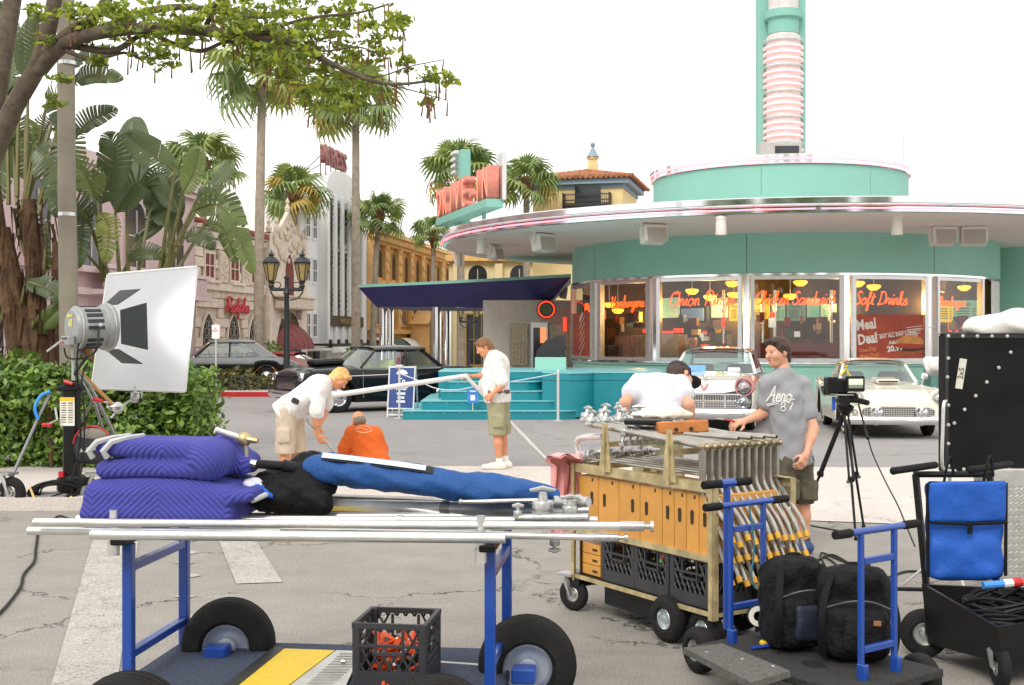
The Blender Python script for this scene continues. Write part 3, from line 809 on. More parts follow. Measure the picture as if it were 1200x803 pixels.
for i in range(segs):
    mb=MB();a0=2*PI*i/segs+.3;a1=a0+2*PI/segs-.012
    mb.tube([(math.cos(a0+(a1-a0)*k/10)*(RC+.04),math.sin(a0+(a1-a0)*k/10)*(RC+.04),4.6) for k in range(11)],.014,6)
    mb.build('neon_tube',mNPINK,diner)
# ---- upper drum
RU=3.74
us=[-PI]+[t_of(p,RU) for p in (892,1020)]+[PI]
for a,b_ in zip(us[:-1],us[1:]):
    mb=MB();mb.lathe([(RU-.1,4.9),(RU,4.9),(RU,6.5),(RU-.1,6.5)],max(8,int((b_-a)/.07)),None,None,(A0+a+.0012,A0+b_-.0012));mb.build('drum_panel',mTEAL_LIT,diner,smooth=40)
mb=MB();mb.lathe([(RU+.02,6.505),(RU+.08,6.52),(RU+.08,6.66),(RU+.1,6.68),(RU+.1,6.76),(RU+.04,6.78),(0,6.8)],80);mb.build('drum_rim',mCHROME,diner,smooth=15)
for k,z in enumerate((6.6,6.5)):
    mb=MB();mb.tube([(math.cos(2*PI*i/90)*(RU+.12-.05*k),math.sin(2*PI*i/90)*(RU+.12-.05*k),z+.03) for i in range(90)],.014,6,closed=True);mb.build('neon_tube',mNPINK,diner)
# second, smaller roof disc seen at the far right
mb=MB();c2=Vector((16.6,37.5,0))-DC
mb.lathe([(0,5.35),(4.3,5.3),(4.4,5.25),(4.4,5.0),(4.3,4.95),(0,4.9)],60,Matrix.Translation(c2));mb.build('annex_roof',mCHROME,diner,smooth=40)
mb=MB();mb.tube([(c2.x+math.cos(2*PI*i/60)*4.43,c2.y+math.sin(2*PI*i/60)*4.43,5.16) for i in range(60)],.014,6,closed=True);mb.build('neon_tube',mNPINK,diner)
mb=MB();mb.lathe([(3.4,0),(3.4,4.9)],40,Matrix.Translation(c2));mb.build('annex_wall',mTEAL,diner,smooth=40)
# ---- pylon with stacked neon rings
pc=loc(P(918,180,35.6));pc.z=0
faceq=Matrix.Translation(pc)@Matrix.Rotation(A0+PI/2+R(10),4,'Z')
mb=MB();mb.box((0,.45,11.0),(1.42,.5,9.2),bev=.05);mb.box((.5,.2,11.0),(.3,.3,9.2))
for k in range(len(mb.v)):mb.v[k]=tuple(faceq@Vector(mb.v[k]))
pyl=mb.build('pylon',mTEAL_LIT,diner,smooth=0)
mb=MB();mb.lathe([(.5,6.8),(.5,10.75),(.44,10.8),(.44,14.5)],28,faceq);mb.build('pylon_column',M('pylon_grey',S(206,200,196),.5),pyl,smooth=40)
mb=MB();mb.lathe([(.455,10.82),(.455,11.25),(.56,11.28),(.56,11.5),(.45,11.5)],28,faceq);mb.build('pylon_cap',mTEAL_LIT,pyl,smooth=40)
mNPK2=EM('neon_white_pink',(1.0,.32,.34),1.15)
mNOFF=M('neon_tube_off',S(190,205,200),.3)
for i in range(20):
    mb=MB();z=7.0+i*.19
    mb.tube([faceq@Vector((.56*math.cos(a*PI/16),.56*math.sin(a*PI/16)-.0,z)) for a in range(32)],.026,6,closed=True)
    mb.build('neon_ring',mNOFF if i%4==3 else mNPK2,pyl)
mb=MB();mb.box((-.28,-.95,7.12),(1.2,.55,.66),bev=.03)
for k in range(len(mb.v)):mb.v[k]=tuple(faceq@Vector(mb.v[k]))
ub=mb.build('roof_unit',M('grey_unit',S(168,164,158),.5,var=.08),diner,smooth=0)
mb=MB();mb.box((-.12,-1.235,7.14),(.68,.04,.36))
for k in range(len(mb.v)):mb.v[k]=tuple(faceq@Vector(mb.v[k]))
mb.build('unit_grille',mDARKW,ub,smooth=0)
mb=MB();q=loc(P(1059,200,36.6));mb.cyl((q.x,q.y,5),(q.x,q.y,7.0),.11);mb.cyl((q.x,q.y,7.0),(q.x,q.y,8.0),.035);mb.build('vent_pipe',mALU,diner)

# ---- inside of the diner
mWARM=M('glow_tinted_ceiling',S(214,160,70),.8,var=.1,vscale=1)  # yellow glow of the pendants put into the ceiling colour
mb=MB();mb.lathe([(0,ZF1-.12),(RW-.2,ZF1-.12)],60);mb.build('ceiling',mWARM,diner,smooth=0)
mb=MB();mb.lathe([(0,.5),(RW-.2,.5)],60);mb.build('floor',M('diner_floor',S(90,60,50),.4,var=.2),diner,smooth=0)
mBACK=M('dark_back_wall',S(66,50,28),.5,var=.3,vscale=2)
mb=MB();mb.lathe([(2.6,.5),(2.6,ZF1-.125)],40,Matrix.Translation((0,.0,0)),None,(A0-PI*.5,A0+PI*.5));mb.build('service_wall',mBACK,diner,smooth=40)
mb=MB();mb.box((0,0,2.4),(11.9,.1,3.8),Matrix.Rotation(A0+PI/2,4,'Z'));mb.build('back_wall',mBACK,diner,smooth=0)
mBRD=[EM('menu_green',(.25,.5,.36),.4),EM('menu_yellow',(.85,.6,.06),.55),EM('menu_teal',(.1,.22,.2),.4)]
def dloc(px,py,r):
    t_=t_of(px,r);p=dpt(r,t_);return loc(P(px,py,p.y)),t_
def panel(px0,px1,py0,py1,r,mat,name,th=.05,parent=None):
    a,ta=dloc(px0,py0,r);b_,tb=dloc(px1,py1,r)
    d=Vector((b_.x-a.x,b_.y-a.y,0));wd=d.length;d.normalize();nr=Vector((d.y,-d.x,0))
    T=frame_from(d,Vector((0,0,1)),nr,((a.x+b_.x)/2,(a.y+b_.y)/2,(a.z+b_.z)/2))
    mb=MB();mb.box((0,0,0),(wd,abs(a.z-b_.z),th),None)
    for k in range(len(mb.v)):mb.v[k]=tuple(T@Vector(mb.v[k]))
    return mb.build(name,mat,parent or diner,smooth=0),T,wd,abs(a.z-b_.z)
def menu(px0,px1,py0,py1,r,i,title):
    o,T,wd,hh=panel(px0,px1,py0,py1,r,mBRD[i],'menu_board')
    text_obj('menu_title',title,hh*.2,.001,M('menu_ink',S(70,60,30),.6),o,T@Matrix.Translation((0,hh*.26,.03)),sx=.9)
    mb=MB()
    for q in range(5):mb.box((-wd*.12,hh*(.12-.11*q),.028),(wd*.5,hh*.035,.002));mb.box((wd*.33,hh*(.12-.11*q),.028),(wd*.12,hh*.035,.002))
    for k in range(len(mb.v)):mb.v[k]=tuple(T@Vector(mb.v[k]))
    mb.build('menu_text',M('menu_ink',S(70,60,30),.6),o,smooth=0)
menu(882,900,362,374,3.6,1,'Meals');menu(904,920,356,376,3.6,0,'Sides');menu(922,944,356,376,3.6,2,'Desserts');menu(962,980,356,376,3.6,0,'Drinks')
menu(855,868,356,376,3.6,1,'Kids');menu(1098,1116,352,378,4.6,1,'Shakes');menu(1117,1146,352,378,4.6,0,'Meals')
panel(798,830,360,378,3.4,M('screen_rim',(.03,.03,.035),.2),'screen_case',.1)
panel(801,827,362,376,3.36,EM('screen_blue',(.12,.2,.3),.6),'screen_face',.2)
panel(722,760,394,420,4.6,M('glass_block',S(190,178,130),.15,var=.2,vscale=9),'glass_block_wall',.12)
mb=MB()
for i in range(8):
    a,_=dloc(722+i*5.4,394,4.66);b_,_=dloc(722+i*5.4,420,4.66);mb.tube([a,b_],.015,4)
for i in range(6):
    a,_=dloc(722,394+i*5.2,4.66);b_,_=dloc(760,394+i*5.2,4.66);mb.tube([a,b_],.015,4)
mb.build('glass_block_joint',mALU,diner)
panel(775,800,392,422,4.9,mALU,'jukebox',.4);panel(778,796,402,420,4.7,mDARKW,'jukebox_window',.02)
for px in (706,848,894,908,974):
    a,_=dloc(px,340,3.9);b_,_=dloc(px,420,3.9);mb=MB();mb.cyl(a,b_,.05,n=12);mb.build('chrome_column',mCHROME,diner)
panel(880,990,402,422,5.2,M('red_booth',S(120,20,24),.4,var=.2),'booth',.5)
panel(720,870,404,424,4.2,M('counter_front',S(110,96,80),.3,.3),'counter',.5)
for i,(px0,px1,py0,py1) in enumerate([(777,788,388,391),(790,800,385,390),(822,830,404,409),(754,760,386,390),(902,908,366,372),(1112,1122,386,389),(1126,1140,380,385),(824,828,388,391),(846,849,372,384),(705,710,364,374)]):
    panel(px0,px1,py0,py1,4.0+.1*i,mNRED,'red_glow_sign',.05)
rn=random.Random(17);cit=[M('item_%d'%i,c_,.3,var=.2) for i,c_ in enumerate((S(150,30,26),S(40,38,36),S(170,130,60),S(60,90,80),S(190,180,160),S(30,24,20),S(96,60,30)))]+[mCHROME]
for i in range(70):
    px=rn.choice([rn.uniform(706,756),rn.uniform(776,864),rn.uniform(884,984),rn.uniform(1100,1148)]);py=rn.uniform(372,412);w_=rn.uniform(1.5,5)
    panel(px-w_,px+w_,py-rn.uniform(2,9),py+rn.uniform(1,6),rn.uniform(3.3,4.9),rn.choice(cit),'counter_item',.12)
for px0,px1 in ((884,902),(946,960),(777,796),(834,852)):panel(px0,px1,350,372,3.2,mBRD[rn.randrange(3)],'menu_board')
mLAMP=EM('pendant_glow',(1.0,.55,.06),1.25)
pend=[(714,356,4.9),(724,363,4.4),(811,340,4.6),(858,331,5.2),(860,344,3.9),(938,330,4.8),(1005,331,5.1),(1024,335,4.5),(1130,336,5.0),(926,346,3.9),(832,347,3.6)]
for i,(px,py,r) in enumerate(pend):
    c,_=dloc(px,py,r)
    mb=MB();mb.lathe([(0,-.13),(.09,-.12),(.17,-.05),(.19,.0),(.14,.03),(0,.04)],20,Matrix.Translation(c));o=mb.build('pendant_lamp',mLAMP,diner)
    mb=MB();mb.cyl(c,(c.x,c.y,ZF1-.13),.012,n=6);mb.build('pendant_rod',mALU,o)
    if i%2==0:
        ld=bpy.data.lights.new('pendant_light','POINT');ld.energy=48;ld.color=(1,.62,.25);ld.shadow_soft_size=.2
        lo=bpy.data.objects.new('pendant_light',ld);lo.location=c*.82+DC+Vector((0,0,.1));col.objects.link(lo)
# ---- wing under the canopy on the left: glass block, door, round clock sign
WY=38.5
mWALLG=M('grey_wall_panel',S(190,186,176),.6,var=.08)
def wbox(px0,px1,py0,py1,Y,d,mat,name,parent=diner):
    a=P(px0,py0,Y);b_=P(px1,py1,Y);mb=MB();mb.box(tuple(loc(((a.x+b_.x)/2,Y+d/2,(a.z+b_.z)/2))),(abs(b_.x-a.x),d,abs(a.z-b_.z)));return mb.build(name,mat,parent,smooth=0)
wbox(566,690,352,448,WY,.3,mWALLG,'wing_wall')

mGB=M('glass_block',S(190,178,130),.15,var=.2,vscale=9)
for (a,b_) in ((598,618),(644,668)):
    o=wbox(a,b_,380,428,WY-.08,.06,mGB,'glass_block_panel')
    mb=MB()
    n=int((b_-a)/3.4)
    for i in range(n+1):
        q0=loc(P(a+(b_-a)*i/n,380,WY-.1));q1=loc(P(a+(b_-a)*i/n,428,WY-.1));mb.tube([q0,q1],.014,4)
    for i in range(15):
        q0=loc(P(a,380+3.43*i,WY-.1));q1=loc(P(b_,380+3.43*i,WY-.1));mb.tube([q0,q1],.014,4)
    j=mb.build('block_joint',mALU,o);j['kind']='stuff'
wbox(622,642,378,436,WY-.12,.1,mALU,'door_frame');wbox(625,639,384,434,WY-.16,.1,mDARKW,'door_glass')
wbox(633,640,384,402,WY-.2,.02,EM('door_sign_glow',(1,.25,.1),.8),'lit_sign')
wbox(660,664,372,388,WY-.3,.02,mNRED,'lit_sign')
q=loc(P(640,363,WY-.5))
mb=MB();mb.lathe([(0,0),(.29,0),(.31,.05),(.31,.22),(0,.22)],30,Matrix.Translation(q)@Matrix.Rotation(R(90),4,'X'));o=mb.build('clock_sign',mIRON,diner)
mb=MB();mb.tube([(q.x+.25*math.cos(a*PI/15),q.y-.25,q.z+.25*math.sin(a*PI/15)) for a in range(30)],.025,6,closed=True);mb.build('clock_neon',mNRED,o)
mb=MB();mb.lathe([(0,.225),(.19,.225)],24,Matrix.Translation(q)@Matrix.Rotation(R(90),4,'X'));mb.build('clock_face',M('clock_green',S(60,90,60),.4),o)

# ---- dark blue entrance canopy
ct=thing('entrance_canopy','dark blue boat-shaped canopy with turquoise edge on chrome columns','canopy',(0,40,0))
def cl(px,Y,z):return Vector((GX(px,Y),Y-40,z))
top=[cl(420,44,3.66),cl(520,41,3.66),cl(600,38.6,3.66),cl(669,36.6,3.66),cl(669,41,3.66),cl(600,46,3.66),cl(470,49,3.66)]
bot=[cl(441,44.2,2.96),cl(520,42,2.9),cl(601,40.0,2.78),cl(640,39.4,2.78),cl(640,41,2.78),cl(600,45,2.8),cl(480,47.6,2.9)]
mNAVY=M('navy_paint',S(38,40,104),.45,var=.08,vscale=.6)
mb=MB();mb.loft([bot,top]);mb.build('belly',mNAVY,ct,smooth=0)
mb=MB();mb.loft([[p+Vector((0,0,.004)) for p in top],[p+Vector((0,0,.1)) for p in top]]);mb.build('edge',mTEAL_LIT,ct,smooth=0)
for px,Y in ((449,46),(512,42.6),(524,46.5),(457,47.4)):
    q=cl(px,Y,0);mb=MB();mb.cyl((q.x,q.y,0),(q.x,q.y,2.95),.16,n=16);mb.build('column',mCHROME,ct)
for px,py,Y in ((541,356,42),(556,357,43)):
    q=cl(px,Y,2.8);mb=MB();mb.box((q.x,q.y-.3,2.92),(.3,.3,.12),bev=.02);mb.build('downlight',mALU,ct,smooth=0)

# ---- DRIVE-IN roof sign at the left end of the canopy
st=thing('drive_in_sign','turquoise rooftop sign with pink neon capital letters on the canopy edge','sign',tuple(P(552,272,34)))
s0=P(552,272,34)
def sl(px,py,Y):return P(px,py,Y)-s0
d0,d1=sl(520,262,38.0),sl(580,243,32.5)
dv=Vector((d1.x-d0.x,d1.y-d0.y,0));ln=dv.length;dv.normalize();nv=Vector((dv.y,-dv.x,0))
T=frame_from(dv,Vector((0,0,1)),nv,d0)
def tb(name,c,d,mat,parent=st):
    mb=MB();mb.box(c,d,None,None,.02)
    for k in range(len(mb.v)):mb.v[k]=tuple(T@Vector(mb.v[k]))
    return mb.build(name,mat,parent,smooth=0)
tb('ledge',(ln*.5,.02,0),(ln,.24,.5),mTEAL_LIT)
tb('post',(ln*.2,-.35,-.1),(.12,.6,.1),mTEAL_LIT);tb('post',(ln*.75,-.35,-.1),(.12,.6,.1),mTEAL_LIT)
mLET=M('sign_letter_pink',S(206,128,112),.5,var=.1)
xs_=np.linspace(.0,.9,8)
for i,chh in enumerate('DRIVE-IN'):
    sz=1.15
    me=text_mesh(chh,sz,.16,'CENTER',.03)
    TT=T@Matrix.Translation((ln*(.03+.92*i/7.0),.2,.05))@Matrix.Diagonal((.72,1.05,1,1))
    me.transform(TT);me.materials.clear();me.materials.append(mLET)
    lo=link('sign_letter',me,st)
    if chh!='-':
        me2=text_mesh(chh,sz,.004,'CENTER',-.028);me2.transform(TT@Matrix.Translation((0,0.0,.165)));me2.materials.clear();me2.materials.append(EM('letter_neon',(1,.2,.12),1.1))
        link('letter_neon',me2,lo)
tb('fin',(ln*.28,.95,-.25),(.35,2.3,.3),mTEAL_LIT)
for i in range(4):tb('fin_stripe',(ln*.16,1.5+.2*i,-.2),(.5,.12,.3),mALU)
tb('end_panel',(ln*1.0,.75,-.2),(.5,1.3,.12),mALU)

# ---- speakers and downlights under the canopy
mSPK=M('speaker_white',S(226,221,212),.5,var=.04);mSPG=M('speaker_grille',S(176,170,160),.7,var=.1,vscale=40)
def speaker(px,py,yaw,k,label):
    th=(py-250)*.0
    t_=None
    # sits just below the soffit: solve distance from height
    z=4.22;Y=(z-CH)*FPX/(HZ-py)
    t=thing('loudspeaker',label,'loudspeaker',(GX(px,Y),Y,z),yaw,'loudspeakers under the diner canopy')
    w_,h_,d_=.62*k,.44*k,.38*k
    mb=MB();mb.box((0,0,0),(w_,d_,h_),Euler((R(-12),0,0)),None,.03);mb.build('cabinet',mSPK,t,smooth=0)
    mb=MB();mb.box((0,-d_/2-.004,-.015),(w_*.86,.015,h_*.82),Euler((R(-12),0,0)));mb.build('grille',mSPG,t,smooth=0)
    mb=MB();mb.box((0,0,h_*.62),(w_*.5,.08,.03));mb.box((-w_/2-.02,0,h_*.3),(.02,.08,h_*.7));mb.box((w_/2+.02,0,h_*.3),(.02,.08,h_*.7));mb.box((0,0,h_*.3+.16),(.08,.08,.26));mb.build('bracket',mSPK,t,smooth=0)
speaker(766,275,R(20),.95,'white box loudspeaker hanging over the window left of the onion sign')
speaker(1105,277,R(5),.95,'white box loudspeaker, left one of the side-by-side pair under the canopy')
speaker(1141,277,R(-14),.95,'white box loudspeaker, right one of the side-by-side pair under the canopy')
speaker(637,285,R(40),.95,'white box loudspeaker under the canopy above the dark blue canopy')
speaker(580,297,R(60),.8,'small white box loudspeaker near the left tip of the round roof')
def downl(px,py,label):
    z=4.3;Y=(z-CH)*FPX/(HZ-py)
    t=thing('canopy_downlight',label,'downlight',(GX(px,Y),Y,z),0,'white cylinder lights under the canopy')
    mb=MB();mb.lathe([(0,-.22),(.12,-.22),(.13,-.2),(.115,.12),(.13,.13),(.13,.2),(0,.2)],18);mb.build('cylinder',mSPK,t)
downl(845,264,'white cylinder light hanging over the chicken sandwich window');downl(1051,264,'white cylinder light hanging over the soft drinks window')
downl(564,288,'white cylinder light beside the small loudspeaker at the canopy tip');downl(537,304,'white cylinder light nearest the neon sign end of the canopy rim')
def spot(px,py,yaw,label):
    z=3.32;Y=(z-CH)*FPX/(HZ-py)
    t=thing('wall_spotlight',label,'spotlight',(GX(px,Y),Y,z),yaw,'white spotlights at the window heads')
    mb=MB();mb.lathe([(0,-.2),(.12,-.2),(.13,-.18),(.1,.16),(.06,.22),(0,.22)],14,Matrix.Rotation(R(14),4,'Y'));mb.build('can',mSPK,t)
    mb=MB();mb.cyl((0,.0,.1),(0,.3,.18),.025,n=8);mb.build('arm',mSPK,t)
spot(689,338,.2,'white spotlight on the frame left of the hamburgers window');spot(661,343,.2,'white spotlight beside the dark blue canopy')
spot(762,334,0,'white spotlight on the post between the hamburgers and onion windows');spot(873,331,0,'white spotlight on the post between the onion and chicken windows')
spot(997,332,0,'white spotlight on the post left of the soft drinks window');spot(1104,334,0,'white spotlight on the post right of the soft drinks window')

# ---- turquoise stage with steps
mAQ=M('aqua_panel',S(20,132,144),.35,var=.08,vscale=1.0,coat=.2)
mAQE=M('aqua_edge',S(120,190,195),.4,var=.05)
sp=thing('stage_steps','glossy turquoise stage with four rounded steps in front of the diner','stage',(0,26,0))
def rnd(x0,x1,y0,y1,r,n=8):
    """plan outline with a rounded front-right corner"""
    return [(x0,y0)]+[(x1-r+r*math.sin(a*PI/2/n),y0+r-r*math.cos(a*PI/2/n)) for a in range(n+1)]+[(x1,y1),(x0,y1)]
sx=[(472,681),(494,663),(517,648),(526,636)]
hstep=.2;NS=4
for i,(a,b_) in enumerate(sx):
    Yf=26.0+.32*i
    x0,x1=GX(a,Yf),GX(b_,Yf)
    rot=R(-3)
    poly=rnd(x0,x1,.32*i,4.2,.5)
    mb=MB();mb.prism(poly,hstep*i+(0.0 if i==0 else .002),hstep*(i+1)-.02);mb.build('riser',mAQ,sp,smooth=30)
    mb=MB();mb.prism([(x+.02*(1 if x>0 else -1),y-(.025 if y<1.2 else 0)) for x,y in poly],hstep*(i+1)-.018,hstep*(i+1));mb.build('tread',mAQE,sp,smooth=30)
    mb=MB()
    for k in range(int((x1-x0-.6)/.35)):mb.ball((x0+.2+k*.35,.32*i-.002,hstep*(i+.75)),(.012,.006,.012),6,4)
    o=mb.build('bolts',mALU,sp);o['kind']='stuff'
# platform body on the right with rounded corners
x0,x1=GX(636,26.2),GX(790,26.6)
def arc(cx,cy,r,a0,a1,n=10):return [(cx+r*math.cos(a0+(a1-a0)*i/n),cy+r*math.sin(a0+(a1-a0)*i/n)) for i in range(n+1)]
poly=[(GX(514,27.4),1.35),(x0,1.35),(x0,.55)]+arc(GX(700,26)-.6,.75,.6,-PI/2,-.35)+[(GX(716,26.6),.62)]+arc(GX(745,26),1.3,.8,-PI*.62,0,12)+[(x1,4.5),(GX(514,27.4),4.5)]
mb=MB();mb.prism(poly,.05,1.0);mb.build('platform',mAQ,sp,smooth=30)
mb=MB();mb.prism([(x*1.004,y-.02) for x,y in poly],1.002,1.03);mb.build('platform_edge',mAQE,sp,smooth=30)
mb=MB();mb.prism([(x,y-.008) for x,y in poly],.84,.855);mb.build('trim_line',M('aqua_dark',S(10,96,108),.4),sp,smooth=30)
# covered stand and planter on the stage
t=thing('covered_stand','dark covered object standing on a turquoise plinth on the stage','plinth',tuple(P(645,437,29)))
mb=MB();mb.box((0,0,.16),(.75,.5,.44),bev=.02);mb.build('plinth',mTEAL,t,smooth=0)
mb=MB();mb.loft([[(-.34,-.22,.39),(.36,-.22,.39),(.36,.22,.39),(-.34,.22,.39)],[(-.32,-.2,.55),(.34,-.2,.72),(.34,.2,.72),(-.32,.2,.55)],[(-.1,-.12,.8),(.3,-.12,.92),(.3,.12,.92),(-.1,.12,.8)]]);mb.build('black_cover',M('black_cloth',(.02,.02,.022),.8,bump=.3),t)
t=thing('brown_post','short dark brown post beside the covered stand','post',tuple(P(657,437,29)))
mb=MB();mb.box((0,0,.28),(.22,.22,.62),bev=.02);mb.box((0,0,.6),(.28,.28,.05),bev=.01);mb.build('post_body',M('dark_wood',S(56,40,30),.6,var=.2),t,smooth=0)
t=thing('utility_cabinet','dark turquoise utility cabinet under the cheeseburger window','cabinet',(GX(1107,28.8),28.8,0))
mb=MB();mb.box((0,0,.62),(.85,.5,1.24),bev=.02);mb.build('cabinet_body',M('cabinet_green',S(86,128,122),.5),t,smooth=0)
mb=MB();mb.box((.05,-.26,.62),(.6,.02,1.0));mb.build('door',M('cabinet_green2',S(94,138,130),.5),t,smooth=0)
# ------------------------------------------------------------------ palms
mFR=[M('palm_green',(.19,.27,.09),.55,var=.35,vscale=1.5,trans=.25),M('palm_green_light',(.3,.37,.11),.55,var=.3,vscale=1.5,trans=.25),M('palm_yellow',(.5,.36,.08),.7,var=.3,trans=.2)]
mTRK=M('palm_trunk',S(150,138,122),.9,var=.25,vscale=5,bump=.6,bscale=10)
mBOOT=M('palm_boot',S(112,78,52),.95,var=.4,vscale=8,bump=.8,bscale=12)
def frond_mesh(seed,mat,droop=.35):
    rn=random.Random(seed);mb=MB()
    L=1.1
    mb.tube([(0,0,0),(L*.5,0,.05),(L,0,0)],[.022,.016,.012],4,None,False)
    n=20;Rr=1.0
    for i in range(n):
        a=R(-140+280*(i+.5)/n)
        ln=Rr*(.72+.28*math.cos(a*.5))*rn.uniform(.88,1.06)
        wd=.105*rn.uniform(.85,1.15)
        d=Vector((math.cos(a),math.sin(a),0));s_=Vector((-d.y,d.x,0))
        h=Vector((L,0,0));cup=-.10*abs(math.sin(a))
        z1=.03+cup*.3;z2=-droop*.25+cup;z3=-droop*rn.uniform(.7,1.4)+cup*1.5
        p1=h+d*ln*.55;p2=h+d*ln*.8;p3=h+d*ln*(.98-.1*droop)
        fold=.02
        v=[h,p1+s_*wd*.75+Vector((0,0,z1+fold)),p1-s_*wd*.75+Vector((0,0,z1-fold)),p2+s_*wd*.42+Vector((0,0,z2)),p2-s_*wd*.42+Vector((0,0,z2)),p3+Vector((0,0,z3))]
        mb.add(v,[(0,1,2),(1,3,4,2),(3,5,4)])
    return mb.mesh('frond',mat,smooth=0,fix=False)
FR=[frond_mesh(s,mFR[s%2],d) for s,d in ((0,.25),(1,.45),(2,.7),(3,.35))]
FRY=frond_mesh(9,mFR[2],.8)
def palm(px,base_y_Y,crown_py,size,tr,label,lean=0.0,n=40,seed=0,droopy=0.0,yellow=.06):
    Y=base_y_Y;rn=random.Random(seed)
    zc=CH+(HZ-crown_py)/FPX*Y
    t=thing('palm_tree',label,'palm tree',(GX(px,Y),Y,0),0,'fan palms along the street')
    mb=MB();k=26;rings=[]
    pts=[(lean*(i/k)**2,0,zc*i/k) for i in range(k+1)]
    rad=[tr*(1.25 if i==0 else 1.0-.28*i/k)*(1+.02*(i%2)) for i in range(k+1)]
    mb.tube(pts,rad,12);mb.build('trunk',mTRK,t,smooth=60)
    mb=MB();mb.lathe([(tr*.75,-.75),(tr*1.1,-.4),(tr*1.25,-.1),(tr*.9,.25),(0,.4)],10,Matrix.Translation((lean,0,zc)))
    for i in range(26):
        a=rn.uniform(0,2*PI);z=rn.uniform(-.6,.1)
        mb.tube([(lean+tr*math.cos(a),tr*math.sin(a),zc+z),(lean+tr*1.9*math.cos(a),tr*1.9*math.sin(a),zc+z+.28)],[.05,.02],4)
    mb.build('crown_boots',mBOOT,t)
    for i in range(n):
        az=i*2.39996+rn.uniform(-.2,.2);f_=(i+.5)/n
        el=R(84-(112+droopy*14)*f_+rn.uniform(-14,14))
        s_=size*(.62+.38*min(1,f_*2.2))*rn.uniform(.9,1.1)
        me=FRY if (rn.random()<yellow and f_>.5) else FR[min(3,int(f_*3+rn.random()*1.2))]
        o=link('frond',me,t,(lean,0,zc+.15-.35*f_),(rn.uniform(-.7,.7),-el,az),(s_,s_,s_))
palm(303,43,78,1.08,.2,'tallest street palm, its long bare trunk beside the double lantern',n=26,seed=1,droopy=.7,lean=.15)
palm(417,50,118,1.1,.2,'tall palm with a drooping yellow frond between the white and ochre buildings',n=26,seed=2,droopy=.8,yellow=.12)
palm(343,52,228,.85,.2,'short palm with yellowing lower fronds in front of the white tower',n=24,seed=3,yellow=.25,lean=.1)
palm(437,58,252,.78,.17,'slim palm in front of the left end of the ochre building',n=24,seed=4,lean=.3)
palm(508,64,275,.72,.17,'small palm in front of the right end of the ochre building',n=22,seed=5)
palm(540,56,200,1.0,.2,'bushy palm rising behind the neon roof sign',n=26,seed=6)
palm(617,58,215,.95,.2,'palm standing beside the tile roofed tower house',n=26,seed=7)
palm(238,46,192,.88,.18,'palm rising behind the broad leaves and the stone building eave',n=25,seed=8)

# ------------------------------------------------------------------ broad banana-like leaves
mBL=[M('broad_leaf',(.085,.12,.045),.38,var=.3,vscale=2,trans=.18),M('broad_leaf_light',(.16,.21,.065),.4,var=.3,vscale=2,trans=.25),M('broad_leaf_yellow',(.24,.27,.06),.5,var=.3,trans=.3)]
mSTEM=M('leaf_stem',(.16,.15,.05),.5,var=.3,vscale=3)
mFIB=M('fibrous_stem',S(92,68,48),.95,var=.45,vscale=7,bump=.7,bscale=14)
def leaf(parent,base,blade0,mid,tip,w_,mat,seed,split=.3,face=None,droop=0.0):
    """stalk from base to blade0, blade along a curve to the tip; torn into strips"""
    rn=random.Random(seed)
    ob=Vector(parent.location)
    b0,m_,tp,bs=[Vector(q)-ob for q in (blade0,mid,tip,base)]
    mb=MB()
    sk=catmull([bs,(bs+b0)/2+Vector((0,0,.0)),b0],4)
    rib=catmull([b0,m_,tp],9)
    mb.tube(sk,[.035-.015*i/(len(sk)-1) for i in range(len(sk))],5,mSTEM,False)
    mb.tube(rib,[.02-.017*i/(len(rib)-1) for i in range(len(rib))],4,mSTEM,False)
    n=len(rib)-1
    fc=Vector(face) if face is not None else Vector((rn.uniform(-.3,.3),-1,rn.uniform(.1,.6)))
    for side in (-1,1):
        gap=False;dr=0
        for i in range(n):
            t0,t1=i/n,(i+1)/n
            d=(rib[i+1]-rib[i]).normalized()
            s_=d.cross(fc).normalized()*side
            nn=s_.cross(d).normalized()*side
            if rn.random()<split:dr=rn.uniform(-.35,.55);gap=True
            else:gap=False
            def wf(t_):return w_*.5*(math.sin(PI*min(1,t_*.93+.07))**.55)*(1-.25*t_)
            w0=wf(t0);w1=wf(t1)
            if i==n-1:w1*=.1
            fw=d*w_*.14
            g=(rib[i+1]-rib[i])*(.16 if gap else 0)
            def edge(w__):return s_*w__*math.cos(.3+dr*.6)+nn*w__*(.22-dr*.5)*(-1 if droop else 1)-Vector((0,0,droop*w__))+fw
            a,b_=rib[i]+g*.3,rib[i+1]
            v=[a,b_,b_+edge(w1)*.6+nn*.03,b_+edge(w1),a+edge(w0)+g*1.6,a+edge(w0)*.6+g+nn*.03]
            mb.add(v,[(0,1,2,5),(5,2,3,4)],mat)
    return mb.build('leaf',None,parent,smooth=50,fix=False)
BY=16.8
def bp(px,py,dy=0.0):return P(px,py,BY+dy)
pl=thing('broad_leaf_plant','big leaved plant with fibrous brown stem beside the concrete pole','plant',(GX(40,BY),BY,.12))
mb=MB()
for dx,lean_,top,r_ in ((0,-.1,3.6,.16),(-.35,-.25,3.9,.13),(.22,.1,3.0,.12),(-.15,-.3,3.2,.14)):
    mb.tube(catmull([(dx*.4+.2,.1*dx,0),(dx+.1,0,1.4),(dx+lean_,.05,top)],5),[r_*(1.15-.5*i/10) for i in range(11)],9)
mb.build('stem',mFIB,pl)
mb=MB();rn=random.Random(4)
